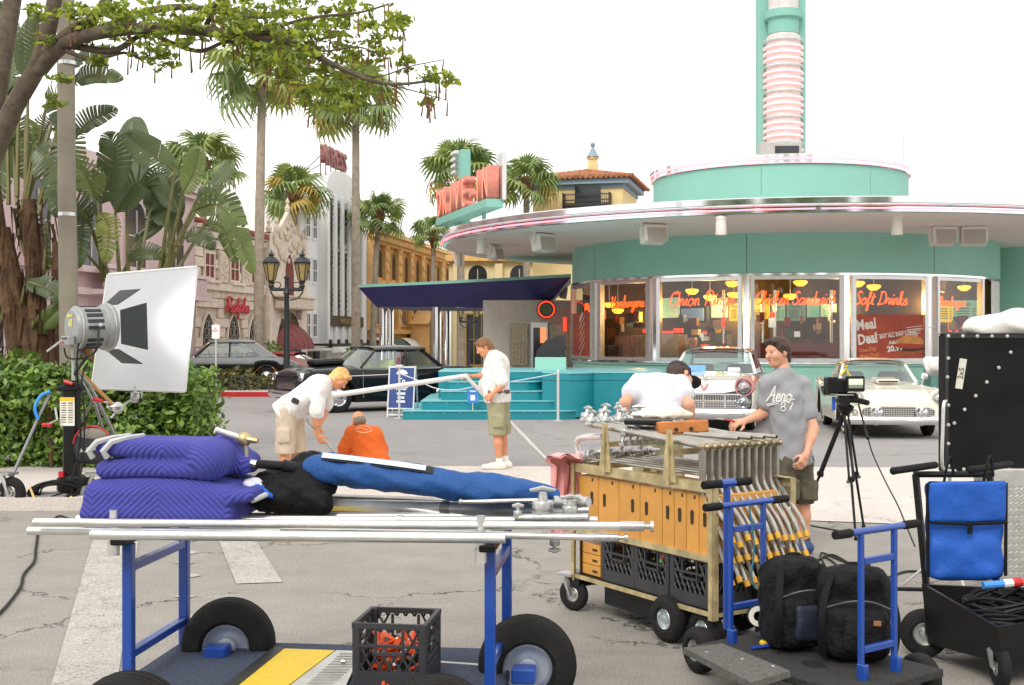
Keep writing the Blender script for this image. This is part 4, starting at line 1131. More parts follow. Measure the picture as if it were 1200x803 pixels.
for i in range(220):
    a=rn.uniform(0,2*PI);z=rn.uniform(.6,3.6);x=rn.choice((0,-.3,.2))-.05*z+.1
    p=Vector((x+.15*math.cos(a),.15*math.sin(a),z))
    mb.tube([p,p+Vector((.06*math.cos(a),.06*math.sin(a),rn.uniform(-.5,-.2)))],[.035,.008],4,None,False,flat=.4)
mb.build('dry_sheath',mFIB,pl)
L1_=[((30,250),(33,95),(38,55),(46,20),.42,0,.1),((10,240),(8,110),(12,60),(2,8),.5,0,.2),((45,240),(86,77),(108,66),(133,58),.28,0,.3),
       ((45,240),(86,97),(112,88),(141,93),.3,0,.2),((45,250),(88,162),(105,142),(134,130),.34,0,.6),((30,220),(30,135),(32,165),(30,205),.45,1,.7),
       ((20,230),(22,90),(10,110),(6,165),.5,0,.5),((30,240),(62,140),(52,155),(40,190),.4,0,.5),((30,300),(15,245),(35,262),(55,312),.4,1,.6),
       ((30,240),(60,150),(78,165),(90,205),.5,1,.7),((30,240),(55,120),(68,112),(72,150),.4,0,.3),((20,240),(14,150),(5,175),(0,230),.5,0,.5),
       ((50,330),(60,220),(75,200),(100,208),.35,0,.6),((20,330),(8,300),(2,330),(6,372),.35,1,.4),((25,250),(40,170),(60,195),(68,250),.45,0,.5),
       ((50,430),(40,390),(58,372),(76,356),.3,1,.1),((50,430),(52,400),(62,385),(60,420),.25,1,.1),((20,380),(30,330),(60,340),(72,352),.3,0,.3)]
for i,(a,b_,c,d,w_,k,sp_) in enumerate(L1_):
    dy=random.uniform(-.5,.6);leaf(pl,bp(*a),bp(*b_,dy*.6),bp(*c,dy),bp(*d,dy*1.3),w_*1.25,mBL[k],i,sp_)
pl2=thing('broad_leaf_plant','big leaved plant with upright glossy paddles behind the white reflector board','plant',(GX(150,BY+.6),BY+.6,.12))
mb=MB()
for dx,lean_,top,r_ in ((0,-.2,2.0,.14),(.4,.35,1.8,.13),(-.3,-.45,1.9,.12)):
    mb.tube(catmull([(dx,0,0),(dx+lean_*.4,0,top*.5),(dx+lean_,.05,top)],5),[r_*(1.15-.5*i/10) for i in range(11)],9)
mb.build('stem',M('leaf_stem_brown',S(140,96,44),.7,var=.4,vscale=3),pl2)
L2_=[((150,330),(148,235),(152,190),(156,145),.78,0,.05),((185,330),(200,270),(196,240),(188,215),.55,0,.1),((190,330),(215,225),(226,205),(234,178),.5,1,.05),
       ((190,320),(225,248),(262,244),(296,318),.4,1,.3),((190,320),(230,235),(258,228),(284,262),.36,0,.5),((185,330),(205,200),(178,182),(150,160),.5,0,.4),
       ((120,330),(118,250),(128,268),(124,306),.34,2,.6),((140,330),(160,285),(175,272),(188,262),.3,0,.2),((150,340),(150,305),(170,296),(192,300),.3,0,.3),
       ((190,330),(210,250),(190,205),(172,215),.5,0,.5),((120,330),(112,235),(100,205),(80,190),.45,1,.8),((120,330),(118,240),(135,185),(128,160),.5,0,.4),
       ((200,330),(240,262),(262,268),(276,305),.32,1,.4),((190,330),(215,280),(232,275),(250,290),.3,0,.5),((130,330),(100,250),(96,270),(92,310),.4,0,.4),
       ((140,330),(135,250),(160,215),(182,230),.5,0,.4),((160,330),(175,250),(185,232),(178,262),.4,0,.3),((180,330),(240,230),(262,205),(270,190),.3,0,.6),
       ((130,330),(105,260),(90,240),(66,232),.4,0,.4),((130,330),(95,290),(84,300),(74,330),.3,0,.3)]
for i,(a,b_,c,d,w_,k,sp_) in enumerate(L2_):
    dy=random.uniform(-.6,.8);leaf(pl2,bp(*a,.6),bp(*b_,.6+dy*.6),bp(*c,.6+dy),bp(*d,.6+dy*1.3),w_*1.2,mBL[k],100+i,sp_)

# ------------------------------------------------------------------ hedge
mHL=[M('hedge_leaf',(.1,.18,.035),.42,var=.5,vscale=3,trans=.2),M('hedge_leaf_light',(.23,.35,.06),.42,var=.35,vscale=3,trans=.25)]
def leaf_cloud(rn,pts,sz,mats,up=.35,out=None):
    """many folded leaves in one mesh"""
    mb=MB();V=[];F=[];MI=[]
    for k,(p,nrm) in enumerate(pts):
        s_=sz*rn.uniform(.65,1.25)
        d=Vector((rn.gauss(0,1),rn.gauss(0,1),rn.gauss(-.1,.8)))+nrm*.6
        d.normalize()
        n_=(nrm*1.0+Vector((rn.gauss(0,.55),rn.gauss(0,.55),rn.gauss(up,.5))))
        s2=d.cross(n_)
        if s2.length<1e-4:continue
        s2.normalize();n2=s2.cross(d)
        o=len(V)
        V+=[p-d*s_*.5,p+s2*s_*.27-n2*s_*.07-d*s_*.05,p+d*s_*.5-n2*s_*.1,p-s2*s_*.27-n2*s_*.07-d*s_*.05,]
        F+=[(o,o+1,o+2),(o,o+2,o+3)]
        m_=rn.random();mi=1 if m_<.4 else 0
        MI+=[mi,mi]
    me=bpy.data.meshes.new('foliage');me.from_pydata([tuple(v) for v in V],[],F)
    for m_ in mats:me.materials.append(m_)
    me.polygons.foreach_set('material_index',MI);me.update()
    return me
rn=random.Random(21)
hg=thing('hedge','dense clipped green hedge behind the film light stand','hedge',(-5.3,15.8,.12))
x0,x1,hh,dp=-3.2,1.2,1.22,.62
pts=[]
def hsurf(u,v): # rounded box surface bulge
    return 1
for i in range(17000):
    f_=rn.random()
    x=rn.uniform(x0,x1);z=rn.uniform(0.0,hh);y=rn.uniform(-dp,dp)
    if f_<.58:p=Vector((x,-dp,z));nr=Vector((0,-1,.25))
    elif f_<.8:p=Vector((x,y,hh));nr=Vector((0,-.2,1))
    else:p=Vector((x1,y,z));nr=Vector((1,-.3,.2))
    b_=.1*math.sin(x*3.1+z*2)+.09*math.sin(z*5.3+x*1.7)+.07*math.sin(x*7.7-z*4.1)
    p=p+nr*b_+Vector((rn.gauss(0,.05),rn.gauss(0,.05),rn.gauss(0,.06)))
    if p.z>hh-.3: # round the shoulders
        k=(p.z-(hh-.3))/.4;p.x-=.25*k*k*(1 if p.x>x1-.5 else 0)
    if p.z>0:pts.append((p-nr*rn.random()**2*.22,nr.normalized()))
o=link('foliage',leaf_cloud(rn,pts,.115,mHL),hg);o['kind']='stuff'
mb=MB();mb.box(((x0+x1)/2,0,hh/2-.02),(x1-x0-.5,dp*2-.55,hh-.3),bev=.2);mb.build('dark_core',M('hedge_inner',(.015,.025,.008),.9,var=.5,vscale=6,bump=1,bscale=10),hg)  # solid core box, shade deep between the leaves put into its colour

# low leafy plants at the foot of the pole
rn=random.Random(5)
for (px,Y,w_,h_,lab) in ((20,15.4,.55,.75,'leafy shrub below the fibrous stemmed plant at the hedge end'),(60,15.2,.5,.55,'low leafy shrub in front of the concrete pole')):
    t=thing('shrub',lab,'shrub',(GX(px,Y),Y,.9))
    pts=[]
    for i in range(900):
        v=Vector((rn.gauss(0,1),rn.gauss(0,1),abs(rn.gauss(0,1)))).normalized()*rn.uniform(.6,1)
        pts.append((Vector((v.x*w_,v.y*w_,v.z*h_)),v.normalized()))
    o=link('foliage',leaf_cloud(rn,pts,.12,mHL),t);o['kind']='stuff'
    mb=MB()
    for i in range(7):mb.tube([(0,0,-.78),(rn.uniform(-.25,.25),rn.uniform(-.25,.25),.35)],[.02,.008],4)
    mb.build('stem',mFIB,t)

# ------------------------------------------------------------------ overhanging tree at top left
mBARK=M('bark',S(88,77,64),.95,var=.4,vscale=6,bump=.8,bscale=18)
mTL=[M('tree_leaf',(.17,.23,.03),.5,var=.5,vscale=2,trans=.45),M('tree_leaf_bright',(.36,.42,.04),.5,var=.3,vscale=2,trans=.4)]
TY=14.2
tr=thing('overhanging_tree','large tree with long bare limbs and hanging pods reaching over the street','tree',(GX(-90,TY+.8),TY+.8,.12))
tb_=Vector(tr.location)
def tp(px,py,dy=0):return P(px,py,TY+dy)-tb_
mb=MB()
mb.tube(catmull([Vector((0,0,0)),tp(-60,330,.8),tp(5,150,.7),tp(45,75,.5),tp(62,10,.4),tp(85,-120,.3)],5),[.16-.0035*i for i in range(26)],12)
mb.tube(catmull([tp(-20,200,.9),tp(4,60,1.0),tp(18,-30,1.2),tp(20,-150,1.2)],4),[.13-.003*i for i in range(13)],10)
mb.build('trunk',mBARK,tr,smooth=60)
limbs=[([(46,82,.5),(72,55,.3),(110,40,0),(180,33,-.2),(250,38,-.3),(300,42,-.3),(345,52,-.4),(395,78,-.5),(450,98,-.6),(505,95,-.6)],.1,.012),
         ([(55,62,.4),(80,40,.3),(108,22,.2),(130,-8,.2),(160,-60,.2)],.085,.05),
         ([(78,52,.3),(130,60,.1),(160,44,.0),(178,40,0)],.05,.02),
         ([(180,40,0),(205,52,-.1),(235,60,-.1),(262,50,-.2),(285,50,-.2)],.03,.02),
         ([(120,38,0),(150,20,.3),(215,8,.6),(300,20,.8),(360,10,.9)],.06,.02),
         ([(240,36,-.2),(250,10,-.3),(268,-20,-.4)],.035,.02),([(300,42,-.3),(330,30,-.5),(370,20,-.6),(420,15,-.6),(455,5,-.6)],.025,.01),
         ([(345,52,-.4),(380,60,-.5),(420,55,-.5),(455,70,-.5)],.015,.006),([(395,78,-.5),(440,90,-.5),(480,78,-.5),(520,70,-.5)],.012,.005),([(450,98,-.6),(490,108,-.6),(525,118,-.6)],.01,.004),
         ([(78,60,.2),(110,70,.1),(145,62,.1),(165,70,0)],.03,.012)]
tips=[]
for pts_,r0,r1 in limbs:
    c=catmull([tp(*q) for q in pts_],5);k=len(c)
    mb=MB();mb.tube(c,[r0+(r1-r0)*i/(k-1) for i in range(k)],8);mb.build('limb',mBARK,tr,smooth=60)
    tips+=c[k//4:]
clumps=[(115,25,30),(150,25,30),(185,20,32),(220,25,30),(170,55,22),(195,62,18),(250,20,32),(285,35,34),(315,25,36),(300,65,30),(340,45,36),(365,25,32),(330,80,26),(385,90,30),(410,60,26),(395,30,28),(440,35,22),(425,95,26),(365,70,30),(460,22,16),(445,60,16),(475,72,12),(525,90,10),(505,85,12),(500,112,10),(130,8,25),(90,12,18),(40,8,14),(270,5,30),(340,5,30),(400,8,24),(355,110,20),(405,118,22),(60,45,12),(470,20,14),(75,90,10),(65,115,10),(110,70,8)]
rn=random.Random(77);pts=[]
for (px,py,r_) in clumps:
    c=tp(px,py,rn.uniform(-.7,.5));rr=r_/FPX*TY
    for k in range(int(7+r_*r_*.036)):
        v=Vector((rn.gauss(0,.45),rn.gauss(0,.7),rn.gauss(0,.4)))*rr
        q=c+v
        for j in range(5): # palmate cluster of leaflets
            a=j*1.256+rn.uniform(-.3,.3);dd=Vector((math.cos(a),math.sin(a),-.35))
            pts.append((q+dd*.06,(dd+Vector((0,0,.8))).normalized()))
o=link('crown',leaf_cloud(rn,pts,.105,mTL,up=.9),tr);o['kind']='stuff'
mb=MB()
for i in range(150):
    if i<90:
        c=rn.choice(clumps[:-6]);q=tp(c[0]+rn.uniform(-1,1)*c[2],c[1]+rn.uniform(0,1)*c[2],rn.uniform(-.5,.3))
    else:
        q=rn.choice(tips)+Vector((0,0,0))
    ln=rn.uniform(.08,.3);mb.tube([q,q+Vector((rn.uniform(-.03,.03),rn.uniform(-.03,.03),-ln))],[.006,.011],4)
o=mb.build('hanging_pods',M('pod_brown',S(112,78,48),.8,var=.3),tr);o['kind']='stuff'

# ------------------------------------------------------------------ poles, lanterns, island planting
t=thing('concrete_pole','grey concrete light pole rising out of the hedge','pole',(GX(78,16.2),16.2,.12))
mb=MB();mb.tube([(.06,0,0),(.0,0,4),(-.04,0,11)],[.135,.118,.1],16);mb.build('shaft',M('concrete_pole_grey',S(142,134,120),.85,var=.14,vscale=2.5,bump=.2),t,smooth=60)
for z in (3.3,5.35):
    mb=MB();mb.lathe([(.123,0),(.126,.0),(.126,.05),(.123,.05)],16,Matrix.Translation((0.01,0,z)));mb.build('steel_band',mALU,t)
def street_lamp(px,Y,k,label):
    t=thing('street_lamp',label,'street lamp',(GX(px,Y),Y,0),R(8),'black double lantern street lamps')
    t.scale=(k,k,k)
    mBLK=M('lamp_black',S(38,44,46),.5,var=.15)
    mb=MB();mb.lathe([(.26,0),(.26,.15),(.2,.2),(.16,.6),(.2,.66),(.11,.75),(.085,2.0),(.075,3.1),(.11,3.16),(.07,3.24),(.06,3.6),(.1,3.66),(0,3.78)],14);mb.build('post',mBLK,t)
    mb=MB();mb.box((0,0,3.28),(1.05,.08,.1),bev=.02)
    for s_ in (-1,1):
        mb.tube(catmull([(s_*.1,0,2.95),(s_*.35,0,3.02),(s_*.5,0,3.22)],4),.03,6);mb.tube([(s_*.3+.12*math.cos(a*PI/5),0,3.42+.1*math.sin(a*PI/5)) for a in range(10)],.018,5,closed=True)
        mb.lathe([(.05,3.3),(.09,3.4),(.06,3.46),(.12,3.56)],10,Matrix.Translation((s_*.48,0,0)))
    mb.build('cross_arm',mBLK,t)
    for s_ in (-1,1):
        mb=MB();mb.lathe([(.12,3.57),(.235,4.1)],6,Matrix.Translation((s_*.48,0,0)));o=mb.build('lantern',M('lantern_glass',S(190,170,112),.3,var=.15,trans=.4),t,smooth=0)
        mb=MB()
        for a in range(6):mb.tube([(s_*.48+.122*math.cos(a*PI/3),.122*math.sin(a*PI/3),3.57),(s_*.48+.24*math.cos(a*PI/3),.24*math.sin(a*PI/3),4.1)],.016,4)
        mb.lathe([(.26,4.1),(.27,4.14),(.16,4.28),(.07,4.32),(.09,4.38),(.03,4.44),(0,4.56)],12,Matrix.Translation((s_*.48,0,0)));mb.build('lantern_cap',mBLK,o,smooth=0)
street_lamp(336,38.2,1.02,'black double lantern lamp beside the tall palm on the island')
street_lamp(386,58,1.0,'black double lantern lamp in front of the white tower shopfront')
street_lamp(549,55,.78,'black double lantern lamp seen under the dark blue canopy')
t=thing('no_parking_sign','small white sign on a thin post behind the hedge','sign',(GX(253,29),29,0))
mb=MB();mb.cyl((0,.02,0),(0,.02,2.15),.025,n=8);mb.build('post',mALU,t)
mb=MB();mb.box((0,-.01,1.94),(.19,.012,.34));o=mb.build('plate',M('sign_white',S(230,228,224),.5),t,smooth=0)
text_obj('plate_text','NO\nPARKING',.055,.001,mNRED if False else M('sign_red_ink',S(180,60,60),.5),o,Matrix.Translation((0,-.018,2.0))@Euler((R(90),0,0)).to_matrix().to_4x4(),sx=.7)
# iron fence on the island
t=thing('iron_fence','low black iron fence round the planted island','fence',(GX(300,37.4),37.4,.14))
for z in (.12,.42):
    mb=MB();mb.box((-2.2,0,z),(9.4,.03,.03));mb.build('rail',mIRON,t,smooth=0)
mb=MB()
for i in range(72):mb.box((-6.85+i*.13,0,.26),(.022,.022,.5))
o=mb.build('pickets',mIRON,t,smooth=0);o['kind']='stuff'
rn=random.Random(8)
mIS=[M('island_shrub',(.11,.11,.03),.6,var=.5,vscale=3,trans=.2),M('island_shrub_light',(.2,.18,.06),.6,var=.4,trans=.2)]
for i,(px,Y,w_,h_,lab) in enumerate([(280,38.6,.95,.75,'brownish grass bush behind the iron fence left of the palm trunk'),(325,38.8,.8,.6,'olive bush behind the iron fence right of the palm trunk'),(258,39,.8,.6,'bush behind the hedge at the parked car rear')]):
    t=thing('island_bush',lab,'bush',(GX(px,Y),Y,.14));pts=[]
    for k in range(700):
        v=Vector((rn.gauss(0,1),rn.gauss(0,1),abs(rn.gauss(0,1)))).normalized()*rn.uniform(.45,1)
        pts.append((Vector((v.x*w_,v.y*w_*.7,v.z*h_)),v.normalized()))
    o=link('foliage',leaf_cloud(rn,pts,.2,mIS),t);o['kind']='stuff'
for px,Y,lab in ((320,47.5,'potted shrub under the maroon awning'),(417,53,'potted shrub beside the white shopfront')):
    t=thing('potted_shrub',lab,'plant',(GX(px,Y),Y,0));pts=[]
    for k in range(420):
        v=Vector((rn.gauss(0,1),rn.gauss(0,1),rn.gauss(0,1))).normalized()*rn.uniform(.5,1)
        pts.append((Vector((v.x*.5,v.y*.5,1.1+v.z*.65)),v.normalized()))
    o=link('foliage',leaf_cloud(rn,pts,.16,mHL),t);o['kind']='stuff'
    mb=MB();mb.lathe([(.22,0),(.3,.5),(.32,.52),(.28,.5),(.0,.48)],12);mb.build('pot',mTILE2,t)
# ------------------------------------------------------------------ cars
def interp(kp,x):
    if x<=kp[0][0]:return kp[0][1]
    for (a,va),(b_,vb) in zip(kp[:-1],kp[1:]):
        if x<=b_:
            t_=(x-a)/(b_-a);t_=t_*t_*(3-2*t_)*.5+t_*.5
            return va+(vb-va)*t_
    return kp[-1][1]
mTYRE=M('tyre_rubber',(.014,.0135,.013),.8,var=.4,vscale=10,bump=.2,bscale=40,spec=.25)
mWWALL=M('whitewall',S(214,210,200),.6,var=.06)
mCARIN=M('car_interior',S(120,128,120),.8,var=.15)
mCARGL=GLASS('car_glass',(.72,.84,.8),.1)
mLENS=GLASS('lamp_lens',(.9,.92,.92),.25)
def wheel(parent,x,y,r,wdt,whitewall=False,side=1,steer=0.0,rim=None):
    T=Matrix.Translation((x,y,r))@Matrix.Rotation(steer,4,'Z')@Matrix.Rotation(R(-90)*side,4,'X')
    mb=MB();h=wdt/2
    mb.lathe([(r*.58,-h*.8),(r*.75,-h),(r*.93,-h*.9),(r,-h*.6),(r,h*.6),(r*.93,h*.9),(r*.75,h),(r*.58,h*.8)],36,T)
    if whitewall:mb.lathe([(r*.64,h+.004),(r*.82,h+.004)],36,T,mWWALL);mb.mats.insert(0,mTYRE);mb.mi=[0 if i<36*7 else 1 for i in range(len(mb.f))]
    w_=mb.build('wheel',mTYRE,parent,smooth=40)
    mb=MB();mb.lathe([(r*.6,h*.78),(r*.56,h*.9),(r*.5,h*.55),(r*.4,h*.6),(r*.25,h*.95),(r*.1,h*1.05),(0,h*1.08)],30,T)
    mb.lathe([(0,-h*.5),(r*.59,-h*.5)],20,T)
    for k in range(5):
        a=k*2*PI/5;mb.ball(T@Vector((r*.45*math.cos(a),r*.45*math.sin(a),h*.6)),r*.045,6,4)
    mb.build('rim',rim or mCHROME,w_,smooth=40)
    return w_
def car(name,label,loc_,heading,sp):
    t=thing(name,label,'car',loc_,heading,None)
    L,Wd,zb=sp['L'],sp['W'],sp['zb']
    xs=[];x=-L/2
    while x<L/2+1e-6:xs.append(x);x+=.05
    xf,xr,ra=sp['xf'],sp['xr'],sp['ra'];rw=sp['rw']
    def bottom(x):
        z=zb+(.1*max(0,(abs(x)-L/2+.5)/.5))
        for xc in (xf,xr):
            d=abs(x-xc)
            if d<ra:z=max(z,rw+math.sqrt(ra*ra-d*d))
        return z
    mb=MB();rings=[];mats=[]
    cab0,cab1=sp['cab']
    segm=sp['segmats'] # material of each half-section segment
    for x in xs:
        w_=interp(sp['wid'],x)*Wd;bz=interp(sp['belt'],x);tz=interp(sp['top'],x);z0=min(bottom(x),bz-.12)
        zr=min(bottom(x),bz-.12);zl=max(z0,zb)
        h=[(0,z0),(.86*w_,z0),(.965*w_,z0+.02),(w_,z0+.35*(bz-z0)),(w_*interp(sp.get('tuck',[(0,1)]),x),z0+.72*(bz-z0)),(.985*w_,bz-.05),(.945*w_,bz),(.78*w_,bz+(tz-bz)*.5),(.45*w_,bz+(tz-bz)*.88),(0,tz)]
        rings.append([(x,y,z) for y,z in h]+[(x,-y,z) for y,z in h[-2:0:-1]])
    n=len(rings[0])
    for i in range(len(rings)-1):
        xm=(xs[i]+xs[i+1])/2
        vs=rings[i]+rings[i+1]
        for j in range(n):
            q=(j+1)%n
            seg=j if j<9 else 17-j
            m_=segm[seg](xm) if callable(segm[seg]) else segm[seg]
            if cab0<xm<cab1 and seg>=6:m_=mCARIN
            mats.append(m_)
    mb.loft(rings)
    for m_ in mats+[segm[4] if not callable(segm[4]) else segm[4](xs[0])]*2:pass
    cap0=sp.get('cap',sp['paint'])
    mats+=[cap0,cap0]
    mb.mats=[];mb.mi=[mb._m(m_) for m_ in mats]
    body=mb.build('body',None,t,smooth=38)
    for xc,st_ in ((xf,sp.get('steer',0)),(xr,0)):
        for s_ in (1,-1):wheel(t,xc,s_*(Wd-.12-sp['tw']/2+.02),rw,sp['tw'],sp.get('ww',False),s_,st_,sp.get('rim'))
    # cabin
    A0_,A1_,R1_,R0_=sp['green'];wb,wt,zr_=sp['wb'],sp['wt'],sp['roofz']
    zA=interp(sp['top'],A0_)+.0;zR=interp(sp['top'],R0_)
    blg=.16
    def wind(u,v):
        y=(u-.5)*2;bx=A0_+blg*(1-y*y)-.0;tx=A1_+blg*.6*(1-y*y)
        return (bx+(tx-bx)*v,y*(wb+(wt-wb)*v),zA-.02+(zr_-.07-zA)*v+(.045*(1-y*y))*v)
    def rear(u,v):
        y=(u-.5)*2;bx=R0_-blg*.8*(1-y*y);tx=R1_-blg*.4*(1-y*y)
        return (bx+(tx-bx)*v,y*(wb*.97+(wt-wb*.97)*v),zR-.02+(zr_-.07-zR)*v+.045*(1-y*y)*v)
    mb=MB();mb.grid(wind,14,6);mb.build('windscreen',mCARGL,t,fix=False)
    mb=MB();mb.grid(rear,14,6);mb.build('rear_window',mCARGL,t,fix=False)
    def roof(u,v):
        y=(u-.5)*2;x=R1_-.05+(A1_+.03-R1_+.05)*v
        bulge=blg*(.6*v-.4*(1-v))*(1-y*y)
        e=1-abs(y)**4
        return (x+bulge,y*(wt+.03),zr_-.075+.075*e**.6+.035*math.sin(PI*min(1,max(0,v)))*e)
    mb=MB();mb.grid(roof,20,16);mb.grid(lambda u,v:Vector(roof(u,v))-Vector((0,0,.035)),20,16)
    mb.build('roof',sp['roofmat'],t,smooth=60,fix=False)
    for s_ in (-1,1):
        a=wind(0 if s_<0 else 1,0);b_=wind(0 if s_<0 else 1,1)
        mb=MB();mb.tube([a,b_],[.035,.028],6,sp['pillar']);mb.build('pillar',None,t,smooth=30);mb=MB()
        a=rear(0 if s_<0 else 1,0);b_=rear(0 if s_<0 else 1,1)
        cw=sp.get('cpil',.16)
        mb.add([a,b_,(b_[0]+cw,b_[1],b_[2]),(a[0]+cw*1.3,a[1],a[2]),(a[0],a[1]-s_*.04,a[2]),(b_[0],b_[1]-s_*.04,b_[2]),(b_[0]+cw,b_[1]-s_*.04,b_[2]),(a[0]+cw*1.3,a[1]-s_*.04,a[2])],[(0,1,2,3),(4,7,6,5),(2,6,7,3),(0,4,5,1)],sp['roofmat']);mb.build('pillar',None,t,smooth=30)
        if sp.get('bpil') is not None:
            xb=sp['bpil'];mb=MB();mb.tube([(xb,s_*wb,interp(sp['belt'],xb)-.02),(xb-.03,s_*wt,zr_-.06)],.024,6,sp['pillar']);mb.build('pillar',None,t,smooth=30)
    for s_ in (-1,1):
        a=wind(0 if s_<0 else 1,0);b_=wind(0 if s_<0 else 1,1);c=rear(0 if s_<0 else 1,1);d=rear(0 if s_<0 else 1,0)
        k=.02*s_
        mb=MB();mb.add([(a[0],a[1]-k,a[2]),(b_[0],b_[1]-k,b_[2]),(c[0],c[1]-k,c[2]),(d[0],d[1]-k,d[2])],[(0,1,2,3)]);mb.build('side_window',mCARGL,t,fix=False,smooth=0)
    # chrome along belt and screen surround
    mb=MB();mb.tube([wind(u/14,0) for u in range(15)],.014,5);mb.tube([Vector(wind(u/14,1))+Vector((0.01,0,.0)) for u in range(15)],.014,5)
    for s_ in (0,1):mb.tube([Vector(wind(s_,v/4))+Vector((.02,0,0)) for v in range(5)],.014,5)
    mb.build('screen_trim',mCHROME,t)
    # seats and wheel
    for yy in (-.42,.42):
        mb=MB();zc=interp(sp['belt'],(A0_+R0_)/2);mb.box(((A0_+R0_)/2+sp.get('seatx',0),yy,zc+.08),(.16,.56,.3),Euler((0,R(-12),0)),None,.05);mb.build('seat',sp.get('seatmat',mCARIN),t)
    mb=MB();swc=Vector((A0_-.48,.36,interp(sp['belt'],A0_)+.06));mb.tube([swc+Vector((.05*math.sin(a*PI/10),.19*math.cos(a*PI/10),.17*math.sin(a*PI/10))) for a in range(20)],.012,5,closed=True)
    mb.build('steering_wheel',mIRON,t)
    # dark pan added to stand for the shade under the car
    mb=MB();mb.box((0,0,zb+.06),(L*.8,Wd*1.3,.08));mb.build('underside_shade',mIRON,t,smooth=0)
    return t
def bumper(t,x,z,half,sgn=1,r=.07,mat=None):
    mb=MB()
    pts=[(x-sgn*.32,-half-.02,z)]+[(x+sgn*.07*(1-(k/8)**2),half*k/8,z) for k in range(-8,9)]+[(x-sgn*.32,half+.02,z)]
    mb.tube(pts,[r*.7]+[r]*17+[r*.7],10,None,True,flat=1.25);return mb.build('bumper',mat or mCHROME,t)
def lamp(t,x,y,z,r,name='headlight',ring=None):
    T=Matrix.Translation((x,y,z))@Matrix.Rotation(R(90),4,'Y')
    mb=MB();mb.lathe([(r*1.22,-.1),(r*1.25,.0),(r*1.12,.035),(r,.02)],24,T,ring or mCHROME);o=mb.build(name,None,t)
    mb=MB();mb.lathe([(r,.018),(r*.7,-.03),(r*.3,-.06),(0,-.07)],24,T,mCHROME);mb.build('reflector',None,o)
    mb=MB();mb.lathe([(r*1.0,.02),(r*.75,.04),(r*.4,.055),(0,.06)],24,T,mLENS);mb.build('lens',None,o)
    return o
def place(px,py,Y):return (GX(px,Y),Y,0)

# -- black two-door coupe
mBLK=M('black_paint',(.008,.008,.009),.16,var=.3,vscale=2,coat=.15,spec=.3)
mCHK=mBLK
hd=math.atan2(-.57,-.82)
sp=dict(L=4.95,W=.93,zb=.24,xf=1.5,xr=-1.42,ra=.45,rw=.37,tw=.22,cab=(-1.35,1.0),paint=mBLK,cap=mBLK,
     wid=[(-2.48,.86),(-2.3,.95),(-1.2,1),(1.2,1),(2.2,.96),(2.42,.9),(2.48,.84)],
     belt=[(-2.48,.98),(-2.2,1.06),(-1.0,1.03),(0.2,1.02),(1.1,1.04),(2.2,1.0),(2.48,.9)],top=[(-2.48,1.0),(-2.2,1.07),(-1.3,1.1),(-1.0,1.05),(.9,1.06),(1.0,1.14),(2.1,1.1),(2.4,1.0),(2.48,.88)],
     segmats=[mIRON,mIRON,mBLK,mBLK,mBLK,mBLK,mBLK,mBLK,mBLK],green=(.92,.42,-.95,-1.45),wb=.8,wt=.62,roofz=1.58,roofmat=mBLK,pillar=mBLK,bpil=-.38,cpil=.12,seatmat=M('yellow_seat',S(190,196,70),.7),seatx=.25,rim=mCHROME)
t=car('black_coupe','shiny black fifties two-door coupe with hood scoop behind the turquoise steps',(-3.35,29.93,0),hd,sp)
mb=MB();mb.box((1.45,0,1.2),(.8,.5,.16),Euler((0,R(2),0)),None,.05);mb.build('hood_scoop',mBLK,t)
bumper(t,2.52,.45,.88);bumper(t,-2.52,.5,.88,-1)
for s_ in (-1,1):lamp(t,2.44,s_*.7,.84,.1)
mb=MB()
for i in range(9):mb.box((2.49,0,.58+i*.03),(.02,1.0,.008))
for i in range(25):mb.box((2.487,-.5+i*1.0/24,.7),(.02,.008,.26))
mb.build('grille',mCHROME,t,smooth=0)
for s_ in (-1,1):
    mb=MB();mb.tube([(2.3,s_*.925,.86),(1.2,s_*.94,.88),(.2,s_*.94,.9),(-.6,s_*.94,.86)],.01,5);mb.tube([(.9,s_*.936,.35),(.92,s_*.936,.98)],.005,4);mb.tube([(-.38,s_*.936,.35),(-.38,s_*.936,.98)],.005,4);mb.build('side_trim',mCHROME,t)
    mb=MB();mb.box((-.22,s_*.945,.92),(.14,.025,.03),bev=.008);mb.build('door_handle',mCHROME,t)

# -- white and pink hardtop
mCW=M('cream_white_paint',S(226,221,212),.22,var=.03,coat=.9)
mCP=M('pink_paint',S(206,136,136),.22,var=.05,coat=.9)
hd=math.atan2(-.96,-.28)
def hoodm(x):return mCW
sp=dict(L=5.0,W=.965,zb=.26,xf=1.52,xr=-1.42,ra=.43,rw=.36,tw=.18,cab=(-1.4,.95),paint=mCW,cap=M('dark_grille_void',(.03,.03,.032),.6),
     wid=[(-2.5,.85),(-2.3,.95),(-1.2,1),(1.2,1),(2.25,.98),(2.44,.95),(2.5,.92)],
     belt=[(-2.5,.98),(-1.2,1.02),(.5,1.0),(1.6,1.0),(2.25,.985),(2.42,.95),(2.5,.88)],top=[(-2.5,1.0),(-1.4,1.08),(-1.0,1.04),(.8,1.06),(.95,1.12),(1.8,1.06),(2.2,.98),(2.42,.84),(2.5,.74)],
     segmats=[mIRON,mIRON,mCW,mCW,mCP,mCP,mCP,mCW,mCW],green=(.86,.36,-.95,-1.5),wb=.82,wt=.66,roofz=1.57,roofmat=mCP,pillar=mCW,bpil=None,cpil=.16,ww=True)
t=car('pink_white_hardtop','white and pink fifties hardtop parked nose-on under the diner windows',(3.62+.28*2.45,22.5+.96*2.45,0),hd,sp)
bumper(t,2.56,.36,.93,1,.085)
